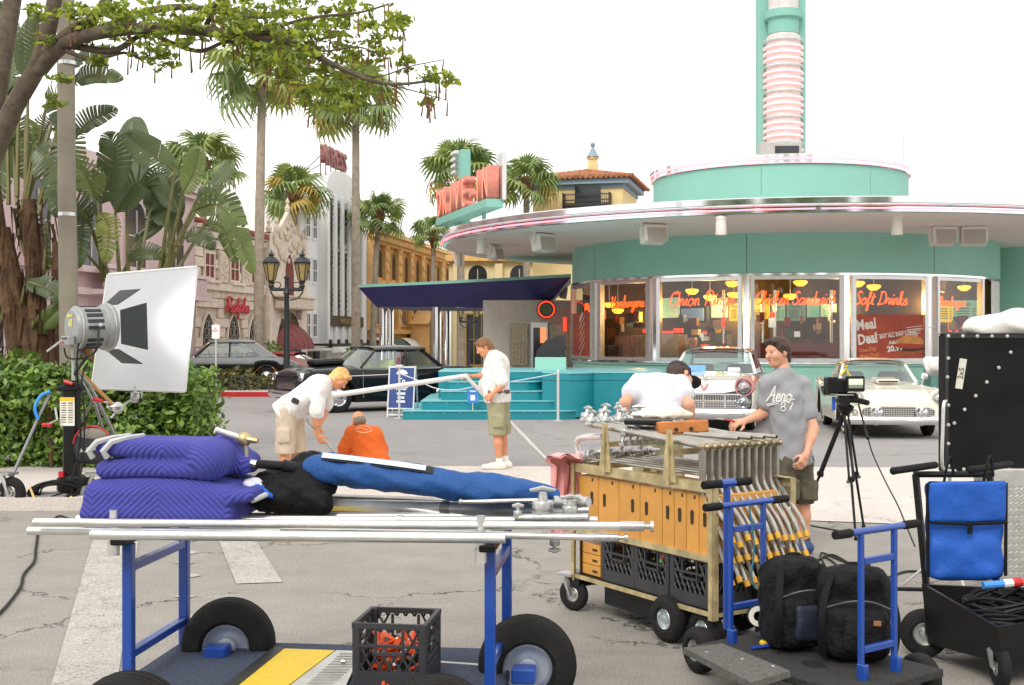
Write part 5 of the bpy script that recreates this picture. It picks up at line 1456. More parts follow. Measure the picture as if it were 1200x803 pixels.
for s_ in (-1,1):
    lamp(t,2.5,s_*.74,.86,.105)
    mb=MB();mb.lathe([(.2,-.3),(.185,0.0),(.165,.05),(.14,.02)],24,Matrix.Translation((2.47,s_*.74,.865))@Matrix.Rotation(R(90),4,'Y'));mb.build('headlight_hood',mCP,t)
    lamp(t,2.53,s_*.73,.57,.115,'parking_lamp')
mb=MB();mb.box((2.5,0,.72),(.06,1.4,.03),bev=.01);mb.box((2.5,0,.475),(.06,1.4,.03),bev=.01);mb.box((2.52,0,.6),(.05,1.3,.02))
for k in range(3):mb.box((2.51,0,.52+.045*k),(.03,1.3,.012))
for k in range(41):mb.box((2.508,-.62+1.24*k/40,.6),(.025,.01,.24))
for s_ in (-.4,0,.4):mb.box((2.53,s_,.6),(.03,.03,.26))
mb.build('grille',mCHROME,t,smooth=0)
mb=MB();mb.prism([(-.02,0),(.02,0),(.09,.12),(.05,.12),(0,.03),(-.05,.12),(-.09,.12)],0,.02,Matrix.Translation((2.47,0,.8))@Matrix.Rotation(R(90),4,'Z')@Matrix.Rotation(R(72),4,'X'));mb.build('hood_badge',M('badge_red',S(150,60,60),.3,.3),t,smooth=0)
mb=MB();mb.tube([(2.15,0,1.03),(2.3,0,1.06),(2.36,0,1.03)],[.03,.035,.01],8);mb.add([(2.2,0,1.05),(2.12,.17,1.07),(2.16,.17,1.07),(2.3,0,1.05),(2.12,-.17,1.07),(2.16,-.17,1.07)],[(0,1,2,3),(0,4,5,3)]);mb.build('hood_ornament',mCHROME,t)
mb=MB();mb.box((.93,-.35,1.17),(.01,.38,.14),Euler((0,R(-30),0)));mb.build('dash_card',M('card_blue',S(96,150,210),.5),t,smooth=0)
mb=MB();mb.box((.93,.4,1.15),(.01,.24,.09),Euler((0,R(-30),0)));mb.build('dash_card',M('card_green',S(190,216,206),.5),t,smooth=0)
mb=MB();mb.box((2.6,-.1,.36),(.02,.3,.12));mb.build('number_plate',M('plate_dark',S(40,36,50),.4),t,smooth=0)

# -- cream two-seater with porthole style roof
mTB=M('cream_paint_car',S(228,222,204),.22,var=.03,coat=.9)
hd=math.atan2(-.994,-.112)
sp=dict(L=4.45,W=.89,zb=.22,xf=1.3,xr=-1.29,ra=.41,rw=.34,tw=.17,cab=(-.95,.45),paint=mTB,cap=mTB,
     wid=[(-2.22,.88),(-2.0,.97),(-1.0,1),(1.1,1),(2.0,.98),(2.17,.93),(2.22,.88)],
     belt=[(-2.22,.92),(-1.9,.96),(-.9,.9),(.3,.88),(1.3,.87),(1.95,.84),(2.15,.78),(2.22,.7)],top=[(-2.22,.9),(-1.5,.93),(-.9,.93),(.3,.92),(.45,.98),(1.3,.93),(1.8,.86),(2.08,.76),(2.2,.66),(2.22,.63)],
     segmats=[mIRON,mIRON,mTB,mTB,mTB,mTB,mTB,mTB,mTB],green=(.36,-.02,-.75,-1.05),wb=.72,wt=.58,roofz=1.36,roofmat=mTB,pillar=mTB,bpil=None,cpil=.3,ww=True,seatx=-.0)
t=car('cream_roadster','cream fifties two-seat hardtop with wide chrome grille behind the film camera',(6.78+.112*2.2,21.0+.994*2.2,0),hd,sp)
bumper(t,2.28,.33,.86,1,.06)
for s_ in (-1,1):
    lamp(t,2.2,s_*.71,.71,.1)
    mb=MB();mb.lathe([(.19,-.35),(.17,0.0),(.145,.03),(.12,.01)],24,Matrix.Translation((2.18,s_*.71,.71))@Matrix.Rotation(R(90),4,'Y'));mb.build('headlight_hood',mTB,t)
    lamp(t,2.24,s_*.74,.47,.045,'parking_lamp')
    mb=MB();T=Matrix.Translation((2.3,s_*.38,.47))@Matrix.Rotation(R(90),4,'Y');mb.lathe([(0,.08),(.04,.075),(.05,.05),(.1,.04),(.115,.0),(.09,-.06),(0,-.08)],20,T);mb.box((2.29,s_*.38,.36),(.07,.09,.24),bev=.02);mb.build('bumper_guard',mCHROME,t)
mb=MB();w2=.62
oval=[(w2*math.copysign(abs(math.cos(a))**.35,math.cos(a)),.095*math.copysign(abs(math.sin(a))**.6,math.sin(a))) for a in [2*PI*k/40 for k in range(40)]]
mb.prism(oval,0,.02,Matrix.Translation((2.21,0,.47))@Matrix.Rotation(R(90),4,'Z')@Matrix.Rotation(R(90),4,'X'));mb.build('grille_void',M('dark_grille_void',(.03,.03,.032),.6),t,smooth=0)
mb=MB();mb.tube([(2.235,x_,.47+z_) for x_,z_ in oval],.014,6,closed=True)
for k in range(41):
    y_=-.58+1.16*k/40;mb.box((2.238,y_,.47),(.014,.008,.17))
for k in range(4):mb.box((2.236,0,.42+.034*k),(.014,1.2,.007))
mb.build('grille',mCHROME,t,smooth=0)
mb=MB();mb.box((1.1,0,1.0),(.55,.42,.07),Euler((0,R(3),0)),None,.03);mb.build('hood_scoop',mTB,t)
mb=MB();mb.box((1.385,0,.985),(.02,.34,.03));mb.build('scoop_mouth',mIRON,t,smooth=0)
mb=MB();mb.cyl((.35,.82,.9),(.35,.86,1.02),.015,n=6);mb.ball((.35,.87,1.05),(.03,.07,.07),10,6);mb.build('wing_mirror',mCHROME,t)
mb=MB();mb.box((2.24,0,.3),(.03,.3,.1));mb.build('number_plate',M('plate_dark',S(40,36,50),.4),t,smooth=0)

# -- parked cars across the street
mGR=M('silver_grey_paint',S(120,122,124),.25,var=.05,coat=.8)
sp=dict(L=5.0,W=.93,zb=.24,xf=1.5,xr=-1.42,ra=.4,rw=.35,tw=.18,cab=(-1.35,1.0),paint=mGR,cap=mGR,
     wid=[(-2.5,.8),(-2.2,.95),(-1.2,1),(1.2,1),(2.2,.95),(2.5,.82)],belt=[(-2.5,.8),(-2.0,.98),(-1.0,1.0),(1.1,1.0),(2.2,.96),(2.5,.8)],top=[(-2.5,.82),(-2.1,1.0),(-1.3,1.1),(-1.0,1.02),(.9,1.03),(1.0,1.12),(2.1,1.08),(2.5,.85)],
     segmats=[mIRON,mIRON,mBLK,mBLK,mGR,mGR,mGR,mGR,mGR],green=(.92,.4,-1.0,-1.7),wb=.8,wt=.62,roofz=1.6,roofmat=mGR,pillar=mBLK,bpil=-.2,cpil=.35)
car('grey_sedan','grey and black rounded sedan parked behind the hedge near the stone building',(GX(262,40.6),40.6,.14),R(-168),sp)
mOR=M('orange_flame_paint',S(232,128,26),.25,var=.3,vscale=1.4,coat=.8)
sp2=dict(sp);sp2.update(paint=mOR,cap=mOR,segmats=[mIRON,mIRON,mOR,mOR,mOR,mOR,mOR,mOR,mOR],roofmat=M('dark_red_paint',S(120,20,20),.3),roofz=1.3,W=.85)
sp2['belt']=[(a,z-.22) for a,z in sp['belt']];sp2['top']=[(a,z-.2) for a,z in sp['top']];sp2['L']=4.2;sp2['rw']=.32;sp2['ra']=.36
t=car('orange_hot_rod','orange hot rod with dark flames parked behind the tall palm trunk',(GX(318,43),43.2,0),R(170),sp2)
for s_ in (-1,1):
    for k in range(3):
        mb=MB();mb.prism([(-.1,-.05),(.5,-.02),(.9,.03),(.5,.05),(.1,.09),(-.1,.08)],0,.006,Matrix.Translation((-.9+.9*k,s_*.856,.55))@Matrix.Rotation(R(90),4,'X'));mb.build('flame_decal',mBLK,t,smooth=0)
# ------------------------------------------------------------------ people: smooth-union distance fields meshed with surface nets
from mathutils.bvhtree import BVHTree
def surface_nets(vals,org,h):
    nx,ny,nz=vals.shape
    ins=vals<0
    c=np.zeros((nx-1,ny-1,nz-1),int)
    for dx in (0,1):
        for dy in (0,1):
            for dz in (0,1):c+=ins[dx:nx-1+dx,dy:ny-1+dy,dz:nz-1+dz]
    act=(c>0)&(c<8)
    idx=-np.ones(act.shape,int);cells=np.argwhere(act);idx[act]=np.arange(len(cells))
    acc=np.zeros((len(cells),3));cnt=np.zeros(len(cells))
    i,j,k=cells.T
    cor=[(a,b,d) for a in (0,1) for b in (0,1) for d in (0,1)]
    for p in cor:
        for ax in range(3):
            if p[ax]==0:
                q=list(p);q[ax]=1
                v0=vals[i+p[0],j+p[1],k+p[2]];v1=vals[i+q[0],j+q[1],k+q[2]]
                m=(v0<0)!=(v1<0)
                t_=np.where(m,v0/np.where(m,v0-v1,1),0)
                pos=np.array(p,float)[None,:].repeat(len(cells),0);pos[:,ax]+=t_
                acc+=np.where(m[:,None],pos,0);cnt+=m
    V=(cells+acc/np.maximum(cnt,1)[:,None])*h+org
    F=[]
    for ax in range(3):
        a1,a2=(ax+1)%3,(ax+2)%3
        sl0=[slice(None)]*3;sl1=[slice(None)]*3;sl0[ax]=slice(0,-1);sl1[ax]=slice(1,None)
        e=np.argwhere(ins[tuple(sl0)]!=ins[tuple(sl1)])
        e=e[(e[:,a1]>0)&(e[:,a2]>0)]
        e=e[(e[:,a1]<vals.shape[a1]-1)&(e[:,a2]<vals.shape[a2]-1)]
        s0=ins[tuple(e.T)]
        def g(d1,d2):
            q=e.copy();q[:,a1]-=d1;q[:,a2]-=d2;return idx[tuple(q.T)]
        quad=np.stack([g(1,1),g(0,1),g(0,0),g(1,0)],1)
        quad=np.where(s0[:,None],quad,quad[:,::-1])
        F.append(quad)
    F=np.concatenate(F);F=F[(F>=0).all(1)]
    return V,F
class SD:
    def __init__(s):s.p=[];s.cuts=[]
    def cone(s,a,b,ra,rb=None,k=.03):s.p.append(('c',Vector(a),Vector(b),ra,ra if rb is None else rb,k));return s
    def ell(s,c,r,X=None,k=.02): # X: 3x3 with local axes as columns
        s.p.append(('e',Vector(c),r,X if X is not None else Matrix.Identity(3),k));return s
    def rbox(s,c,d,X=None,r=.03,k=.02):s.p.append(('b',Vector(c),d,X if X is not None else Matrix.Identity(3),r,k));return s
    def cut(s,o,n):s.cuts.append((Vector(o),Vector(n).normalized()));return s
    def bounds(s):
        lo=np.full(3,1e9);hi=-lo
        for q in s.p:
            if q[0]=='c':pts=[(np.array(q[1]),q[3]),(np.array(q[2]),q[4])]
            elif q[0]=='e':pts=[(np.array(q[1]),max(q[2]))]
            else:pts=[(np.array(q[1]),Vector(q[2]).length/2+q[4])]
            for c,r in pts:lo=np.minimum(lo,c-r);hi=np.maximum(hi,c+r)
        return lo,hi
    def eval(s,X):
        d=None
        for q in s.p:
            if q[0]=='c':
                a=np.array(q[1]);b=np.array(q[2]);ba=b-a;L2=max(ba@ba,1e-9)
                pa=X-a;t_=np.clip(pa@ba/L2,0,1)
                e=np.linalg.norm(pa-t_[...,None]*ba,axis=-1)-(q[3]+(q[4]-q[3])*t_);k=q[5]
            elif q[0]=='e':
                m=np.array(q[3]);y=(X-np.array(q[1]))@m;r=np.array(q[2])
                k0=np.linalg.norm(y/r,axis=-1);k1=np.linalg.norm(y/(r*r),axis=-1)
                e=k0*(k0-1)/np.maximum(k1,1e-6);k=q[4]
            else:
                m=np.array(q[3]);y=np.abs((X-np.array(q[1]))@m)-(np.array(q[2])/2-q[4])
                e=np.linalg.norm(np.maximum(y,0),axis=-1)+np.minimum(y.max(-1),0)-q[4];k=q[5]
            if d is None:d=e
            else:
                hh=np.maximum(k-np.abs(d-e),0)/k;d=np.minimum(d,e)-hh*hh*k*.25
        return d
    def mesh(s,h=.012,wr=0.0,wf=14.0,seed=0,smooth_it=1):
        lo,hi=s.bounds();lo=lo-2.5*h-wr;hi=hi+2.5*h+wr
        n=np.ceil((hi-lo)/h).astype(int)+1
        g=np.stack(np.meshgrid(*[lo[a]+np.arange(n[a])*h for a in range(3)],indexing='ij'),-1)
        d=s.eval(g)
        if wr>0: # cloth folds
            x,y,z=g[...,0],g[...,1],g[...,2];q=seed*1.7
            d=d+wr*(np.sin(wf*(x*.8+z*1.1+.25*np.sin(wf*.5*y+q))+q)*.5+np.sin(wf*1.7*(z*.7-x*.6+y*.8)+2*q)*.3+np.sin(wf*.6*(y+z*.4)+q)*.4)
        for o,nn in s.cuts:d=np.maximum(d,(g-np.array(o))@np.array(nn))
        V,F=surface_nets(d,lo,h)
        for _ in range(smooth_it): # light smoothing
            acc=np.zeros_like(V);cnt=np.zeros(len(V))
            for a in range(4):
                i0=F[:,a];i1=F[:,(a+1)%4]
                np.add.at(acc,i0,V[i1]);np.add.at(acc,i1,V[i0]);np.add.at(cnt,i0,1);np.add.at(cnt,i1,1)
            V=V*.5+.5*acc/np.maximum(cnt,1)[:,None]
        return V,F
def sd_obj(name,parts,mats,parent,fixn=False):
    """parts: list of (V, F, material index) joined in one mesh"""
    vs=[];fs=[];mi=[];o=0
    for V,F,m_ in parts:
        vs+=V.tolist();fs+=(F+o).tolist();mi+=[m_]*len(F);o+=len(V)
    me=bpy.data.meshes.new(name);me.from_pydata(vs,[],fs)
    for m_ in mats:me.materials.append(m_)
    me.polygons.foreach_set('material_index',mi);me.polygons.foreach_set('use_smooth',[True]*len(fs));me.update()
    return link(name,me,parent)
mSKIN=M('skin',S(214,158,128),.5,var=.06,vscale=12,sss=.08)
mSKIN2=M('skin_tanned',S(200,136,100),.5,var=.06,vscale=12,sss=.08)
def hand(sd,wr,tip,nrm,curl=.7,thumb=1):
    """palm, four unequal curled fingers and a thumb, from the wrist towards tip; nrm = back-of-hand normal"""
    w_=Vector(wr);d=(Vector(tip)-w_).normalized();n=Vector(nrm);n=(n-d*n.dot(d)).normalized();s_=d.cross(n)
    kn=w_+d*.085
    sd.cone(w_,w_+d*.03,.027,.026,.02)
    for q in range(4):
        o=(q-1.5)*.021
        sd.cone(w_+d*.02+s_*o*.7,kn+s_*o,.0165,.0135,.012)
        ln=(.033,.04,.037,.028)[q]
        a=kn+s_*o;c1=curl*.7;c2=curl*1.6
        b=a+(d*math.cos(c1)-n*math.sin(c1))*ln*1.15
        c=b+(d*math.cos(c2)-n*math.sin(c2))*ln
        sd.cone(a,b,.0105,.0095,.006);sd.cone(b,c,.0095,.0078,.006)
    tb=w_+d*.03-s_*.025*thumb-n*.006
    t1=tb+(d*.6-s_*.65*thumb-n*.45)*.045;t2=t1+(d*.8-s_*.1*thumb-n*.55)*.032
    sd.cone(tb,t1,.0135,.0115,.01);sd.cone(t1,t2,.0115,.009,.006)
def person(label,px0,Y,J,o):
    base=Vector((GX(px0,Y),Y,0));t=thing('person',label,'person',base)
    j={k:P(v[0],v[1],Y+v[2])-base for k,v in J.items()}
    fd=Vector(o['face']).normalized();up=Vector(o['up']);up=(up-fd*up.dot(fd)).normalized();sd_=fd.cross(up)
    HX=Matrix((sd_,fd,up)).transposed() # columns: side, front, up
    k=o.get('k',1.0)
    hc=j['head']
    def hp(a,b,c):return hc+HX@Vector((a,b,c))
    # body
    B=SD()
    pc=(j['hipL']+j['hipR'])/2;sc=(j['shL']+j['shR'])/2
    B.cone(pc,sc-(sc-pc)*.15,.115*k,.125*k,.08)
    B.cone(j['hipL'],j['hipR'],.105*k,None,.06);B.cone(j['shL'],j['shR'],.045*k,None,.05);B.cone(sc+(hp(0,-.02,-.1)-sc)*.5,j['shL'],.045,.035,.04);B.cone(sc+(hp(0,-.02,-.1)-sc)*.5,j['shR'],.045,.035,.04)
    for s_ in 'LR':B.cone(j['hip'+s_],j['sh'+s_]+(sc-j['sh'+s_])*.42-(sc-pc)*.25,.075*k,.065*k,.05)
    if o.get('belly'):B.ell(pc+(sc-pc)*.33+Vector(o['belly']),(.13,.13,.14),None,.08)
    B.cone(sc,hp(0,-.02,-.08),.058,.052,.05)
    for s_ in 'LR':
        B.cone(j['sh'+s_],j['el'+s_],.046*k,.042,.03);fm=j['el'+s_]+(j['wr'+s_]-j['el'+s_])*.35
        B.cone(j['el'+s_],fm,.041,.04,.03);B.cone(fm,j['wr'+s_],.039,.026,.03)
        B.cone(j['hip'+s_],j['kn'+s_],.09*k,.057,.05)
        cf=j['kn'+s_]+(j['an'+s_]-j['kn'+s_])*.32
        B.cone(j['kn'+s_],cf,.054,.056,.03);B.cone(cf,j['an'+s_],.055,.036,.03)
        ft=(j['toe'+s_]-j['an'+s_]);ft.z=0
        B.cone(j['an'+s_]+Vector((0,0,-.03)),j['toe'+s_],.04,.03,.03)
    parts=[(*B.mesh(.014),0)]
    Hd=SD();Hd.ell(hp(0,-.012,.025),(.077,.098,.098),HX,.03);Hd.ell(hp(0,.03,-.045),(.058,.062,.075),HX,.04)
    Hd.ell(hp(0,.062,-.088),(.03,.026,.022),HX,.03) # chin
    Hd.cone(hp(0,.085,.02),hp(0,.112,-.022),.010,.0155,.016) # nose
    Hd.cone(hp(-.035,.08,.034),hp(.035,.08,.034),.013,None,.02) # brow
    Hd.ell(hp(0,.086,-.056),(.025,.012,.012),HX,.012) # mouth
    for s_ in (-1,1):Hd.ell(hp(s_*.078,-.008,-.005),(.012,.022,.034),HX,.01);Hd.ell(hp(s_*.04,.068,-.022),(.025,.02,.025),HX,.025)
    Hd.cone(hp(0,-.02,-.06),hp(0,-.03,-.14),.052,.054,.03)
    parts.append((*Hd.mesh(.0085),0))
    for s_ in 'LR':
        h_=SD();hand(h_,j['wr'+s_],j['hd'+s_],o['hn'+s_],o.get('curl'+s_,.8),1 if s_=='L' else -1)
        parts.append((*h_.mesh(.0055,smooth_it=0),0))
    sd_obj('body',parts,[o['skin']],t)
    for s_ in (-1,1):
        mb=MB();mb.ball(hp(s_*.032,.082,.012),.0105,8,6,M('eye_white',S(176,160,150),.4));mb.ball(hp(s_*.032,.0895,.012),.0062,8,6,M('eye_dark',(.03,.02,.015),.2));mb.build('eye',None,t)
    mb=MB();mb.tube([hp(-.02,.093,-.052),hp(0,.1,-.054),hp(.02,.093,-.052)],.003,5);mb.build('mouth',M('lip',S(160,90,80),.5),t)
    # shirt
    Sh=SD();e=o.get('ease',.022);sl=o.get('sleeve',.6)
    Sh.cone(pc+(sc-pc)*.05,sc-(sc-pc)*.15,.118*k+e,.128*k+e,.08);Sh.cone(j['shL'],j['shR'],.05*k+e,None,.06);Sh.cone(sc+(hp(0,-.02,-.1)-sc)*.45,j['shL'],.05+e*.6,.042+e,.05);Sh.cone(sc+(hp(0,-.02,-.1)-sc)*.45,j['shR'],.05+e*.6,.042+e,.05)
    for s_ in 'LR':
        Sh.cone(j['hip'+s_]+(sc-pc)*.02,j['sh'+s_]+(sc-j['sh'+s_])*.38-(sc-pc)*.22,.09*k+e,.08*k+e,.06)
        se=j['sh'+s_]+(j['el'+s_]-j['sh'+s_])*sl
        Sh.cone(j['sh'+s_],se,.052*k+e,.05+e*1.3,.035)
    if o.get('belly'):Sh.ell(pc+(sc-pc)*.33+Vector(o['belly']),(.13+e,.13+e,.15),None,.08)
    hem=pc-(sc-pc).normalized()*o.get('hem',.1)
    Sh.cone(pc,hem,.115*k+e,.12*k+e,.06)
    for s_ in 'LR':Sh.cone(j['hip'+s_],j['hip'+s_]+(hem-pc),.085*k+e,.09*k+e,.06)
    Sh.cone(sc,sc+(hp(0,-.02,-.09)-sc)*.55,.066,.06,.04)
    Sh.cut(hem,(pc-sc))
    V,F=Sh.mesh(.012,o.get('wr',.007)*.55,38,o.get('seed',1))
    so=sd_obj('shirt',[(V,F,0)],[o['shirt']],t)
    # sleeves end in open cuffs: dark rims are avoided by letting the arm fill them
    # shorts
    Sp=SD();e2=.028
    Sp.cone(j['hipL'],j['hipR'],.108*k+e2*.6,None,.05);Sp.cone(pc,pc+(sc-pc)*.12,.118*k+.012,.118*k+.01,.05)
    for s_ in 'LR':
        ke=j['hip'+s_]+(j['kn'+s_]-j['hip'+s_])*o.get('short',1.02)
        Sp.cone(j['hip'+s_],ke,.095*k+e2,.082*k+e2,.03)
        dd=(j['kn'+s_]-j['hip'+s_]).normalized()
        Sp.rbox(j['hip'+s_]+(ke-j['hip'+s_])*.62+Vector(o.get('pocket',(0,-.1,0))),(.15,.06,.17),None,.02,.015)
    if o.get('shortcut',True):
        zc=min((j['hip'+s_]+(j['kn'+s_]-j['hip'+s_])*o.get('short',1.02)).z for s_ in 'LR');Sp.cut((0,0,zc-.02),(0,0,-1))
    sd_obj('shorts',[(*Sp.mesh(.013,.006,40,3+o.get('seed',1)),0)],[o['shorts']],t)
    # shoes and socks
    for s_ in 'LR':
        Sx=SD();an,toe=j['an'+s_],j['toe'+s_];d=Vector((toe.x-an.x,toe.y-an.y,0)).normalized()
        hz_=o.get('footz',0.0)
        Sx.cone(Vector((an.x,an.y,hz_+.05))-d*.05,Vector((toe.x,toe.y,hz_+.042))+d*.03,.05,.042,.03);Sx.cone(Vector((an.x,an.y,hz_+.06)),Vector((an.x,an.y,hz_+.1)),.05,.046,.04)
        Sx.cut((0,0,hz_+.004),(0,0,-1));sd_obj('shoe',[(*Sx.mesh(.011),0)],[o['shoe']],t)
        mb=MB();mb.tube([an+Vector((0,0,-.0)),an+Vector((0,0,.07))*(1 if s_ else 1)],[.046,.045],12);mb.build('sock',o['sock'],t)
    # hair / cap
    H2=SD();H2.ell(hp(0,-.018,.034),(.085,.105,.1),HX,.02)
    if o.get('hair')=='bald':
        H2=SD();H2.ell(hp(0,-.03,.0),(.083,.088,.072),HX,.02);H2.cut(hp(0,.035,0),fd);H2.cut(hp(0,0,.055),up)
    else:
        H2.cone(hp(0,-.06,-.02),hp(0,-.075,-.06),.06,.045,.03)
        for s_ in (-1,1):H2.cone(hp(s_*.072,-.02,.03),hp(s_*.074,.004,-.01),.02,.012,.02)
        H2.cone(hp(-.04,.06,.09),hp(.04,.06,.09),.03,None,.02)
        H2.cut(hp(0,.066,.055),fd*1.0-up*.55)
        if o.get('long'):H2.cone(hp(0,-.07,-.05),hp(0,-.075,-.09),.06,.05,.03)
    ho=sd_obj('hair',[(*H2.mesh(.009,.006,60,5),0)],[o['haircol']],t)
    if o.get('cap'):
        C=SD();C.ell(hp(0,-.01,.05),(.092,.112,.095),HX,.02);C.cut(hp(0,0,.03),-up);sd_obj('cap',[(*C.mesh(.009),0)],[o['cap']],t)
        C=SD();C.ell(hp(0,.14,.04),(.078,.085,.012),HX,.01);sd_obj('cap_brim',[(*C.mesh(.008),0)],[o['cap']],t)
    return t,so,base,j,HX
mHB=M('blond_hair',S(206,158,92),.6,var=.35,vscale=40,bump=.6,bscale=90);mHBR=M('brown_hair',S(128,86,54),.6,var=.4,vscale=40,bump=.6,bscale=90);mHDK=M('dark_brown_hair',S(62,44,34),.55,var=.4,vscale=40,bump=.6,bscale=90);mHG=M('grey_hair',S(128,118,106),.6,var=.3,vscale=40,bump=.5,bscale=90)
mWS=M('white_shirt',S(212,209,206),.85,var=.02,bump=.1,bscale=200);mWT=M('white_tee',S(206,206,214),.85,var=.02,bump=.1,bscale=200);mOS=M('orange_tee',S(214,98,30),.85,var=.04,bump=.1,bscale=200);mGS=M('grey_marl_tee',S(150,151,155),.9,var=.07,vscale=60,bump=.1,bscale=200)
mKH=M('stone_shorts',S(196,180,160),.9,var=.05,bump=.15,bscale=150);mKG=M('khaki_shorts',S(146,142,112),.9,var=.07,bump=.15,bscale=150);mCG=M('olive_camo_shorts',S(88,82,66),.9,var=.4,vscale=14,bump=.2,bscale=120);mWSH=M('white_shoe',S(222,216,206),.6,var=.1,vscale=20);mBSH=M('blue_shoe',S(40,70,120),.6,var=.3,vscale=20)
mSOCK=M('white_sock',S(220,218,214),.9)

# 1 bent man in white shirt, at the left
p1=person('person in white shirt and stone shorts bending over a metal pole',342,14.0,dict(
    hipL=(336,480,-.09),hipR=(343,480,.09),shL=(376,453,-.19),shR=(380,449,.19),head=(398,444,0),
    elL=(370,490,-.25),wrL=(373,510,-.2),hdL=(378,520,-.17),elR=(382,480,.22),wrR=(374,499,.02),hdR=(372,507,0),
    knL=(334,527,-.1),knR=(347,527,.12),anL=(332,565,-.1),anR=(345,565,.12),toeL=(348,570,-.12),toeR=(360,570,.12)),
    dict(face=(.62,-.25,-.75),up=(.75,0,.6),skin=mSKIN2,shirt=mWS,shorts=mKH,shoe=mWSH,sock=mSOCK,haircol=mHB,hnL=(-.5,-.8,.2),hnR=(-.3,.8,.2),ease=.03,k=1.05,sleeve=.8,seed=2,hem=.12,pocket=(0,-.12,0),wr=.017))[0]
mb=MB();b_=Vector(p1.location);c=P(346,470,13.78)-b_;mb.box(c,(.09,.05,.06),Euler((0,.5,0)),None,.012);mb.build('belt_pouch',M('black_nylon',(.02,.02,.022),.6),p1)
# 2 crouching man in orange
p2,so2,b2,j2,_=person('person in orange tee shirt squatting on the road, seen from behind',428,14.6,dict(
    hipL=(430,546,.05),hipR=(446,546,.0),shL=(413,508,.14),shR=(439,509,-.02),head=(420,494,.18),
    elL=(403,528,.1),wrL=(392,540,.3),hdL=(385,545,.4),elR=(448,530,.15),wrR=(425,548,.35),hdR=(415,550,.45),
    knL=(398,533,.25),knR=(430,533,.5),anL=(404,558,.2),anR=(436,558,.35),toeL=(392,563,.35),toeR=(424,563,.5)),
    dict(face=(-.55,.8,-.35),up=(-.15,.2,1),skin=mSKIN2,shirt=mOS,shorts=mKH,shoe=mWSH,sock=mSOCK,haircol=mHG,hair='bald',hnL=(0,0,1),hnR=(0,0,1),ease=.035,k=1.0,sleeve=.85,seed=4,hem=.1,short=.8,shortcut=False,pocket=(0,0,.02),wr=.016))
# 3 man in white shirt and khaki shorts
p3=person('person in white polo shirt, khaki shorts and white trainers holding a metal frame',585,16.1,dict(
    hipL=(581,466,-.08),hipR=(586,466,.1),shL=(581,421,-.2),shR=(583,421,.2),head=(567,407,0),
    elL=(589,451,-.27),wrL=(577,462,-.3),hdL=(569,468,-.28),elR=(570,440,.25),wrR=(552,441,.2),hdR=(543,441,.17),
    knL=(583,508,-.08),knR=(589,508,.12),anL=(585,543,-.08),anR=(592,540,.12),toeL=(570,549,-.1),toeR=(578,546,.1)),
    dict(face=(-.82,-.2,-.5),up=(-.4,0,.85),skin=mSKIN2,shirt=mWS,shorts=mKG,shoe=mWSH,sock=mSOCK,haircol=mHBR,long=True,hnL=(.2,-.9,.3),hnR=(0,.3,1),ease=.035,k=1.05,sleeve=.85,seed=6,hem=.06,belly=(-.1,0,-.02),short=.98,pocket=(.02,-.12,-.02),wr=.016))[0]
mb=MB();bb=Vector(p3.location);hc=P(567,407,16.1)-bb
mb.tube([hc+Vector((-.09,-.05,.0)),hc+Vector((-.075,-.075,.01)),hc+Vector((.02,-.085,.02))],.004,5);mb.build('glasses',mIRON,p3)
mb=MB();mb.tube([P(572,459.5,15.92)-bb,P(585,460,15.9)-bb,P(597,459,16.0)-bb],.018,6,flat=1.6);mb.build('belt',M('brown_leather',S(96,62,50),.5),p3)
# 4 man bent over the cart, white tee and black cap
p4=person('person in white tee shirt and black cap bent over the loaded grip cart',770,9.35,dict(
    hipL=(764,505,-.05),hipR=(783,505,-.05),shL=(750,450,.18),shR=(796,452,.18),head=(797,442,.38),
    elL=(732,472,-.02),wrL=(733,498,.1),hdL=(745,510,.3),elR=(807,474,-.02),wrR=(811,499,.05),hdR=(814,512,.2),
    knL=(752,580,.0),knR=(788,580,.0),anL=(752,645,-.05),anR=(790,645,-.05),toeL=(750,656,.12),toeR=(793,656,.12)),
    dict(face=(.75,.4,-.5),up=(.1,.75,.6),skin=mSKIN,shirt=mWT,shorts=mKG,shoe=mWSH,sock=mSOCK,haircol=mHDK,hnL=(0,-1,.3),hnR=(0,-1,.3),ease=.03,k=.86,sleeve=.5,seed=8,hem=.1,cap=M('black_cap',(.02,.021,.025),.8),wr=.015))[0]
# 5 young man in grey tee
p5,so5,b5,j5,_=person('person in grey lettered tee shirt and olive shorts standing beside the camera tripod',930,9.65,dict(
    hipL=(920,538,-.04),hipR=(937,539,.02),shL=(900,450,-.1),shR=(940,452,.05),head=(911.5,413,-.02),
    elL=(895,484,-.05),wrL=(872,494,-.2),hdL=(857,496,-.28),elR=(953,503,-.04),wrR=(945,532,-.16),hdR=(938,548,-.2),
    knL=(916,588,-.08),knR=(941,588,.05),anL=(918,640,-.05),anR=(943,640,.08),toeL=(905,652,-.15),toeR=(928,652,-.05)),
    dict(face=(-.86,-.45,-.14),up=(-.1,0,1),skin=mSKIN,shirt=mGS,shorts=mCG,shoe=mBSH,sock=mCG,haircol=mHDK,hnL=(.1,-.3,.9),hnR=(.6,-.7,.2),ease=.02,k=.82,sleeve=.62,seed=10,hem=.05,short=.98,pocket=(.04,-.08,-.03),wr=.012))
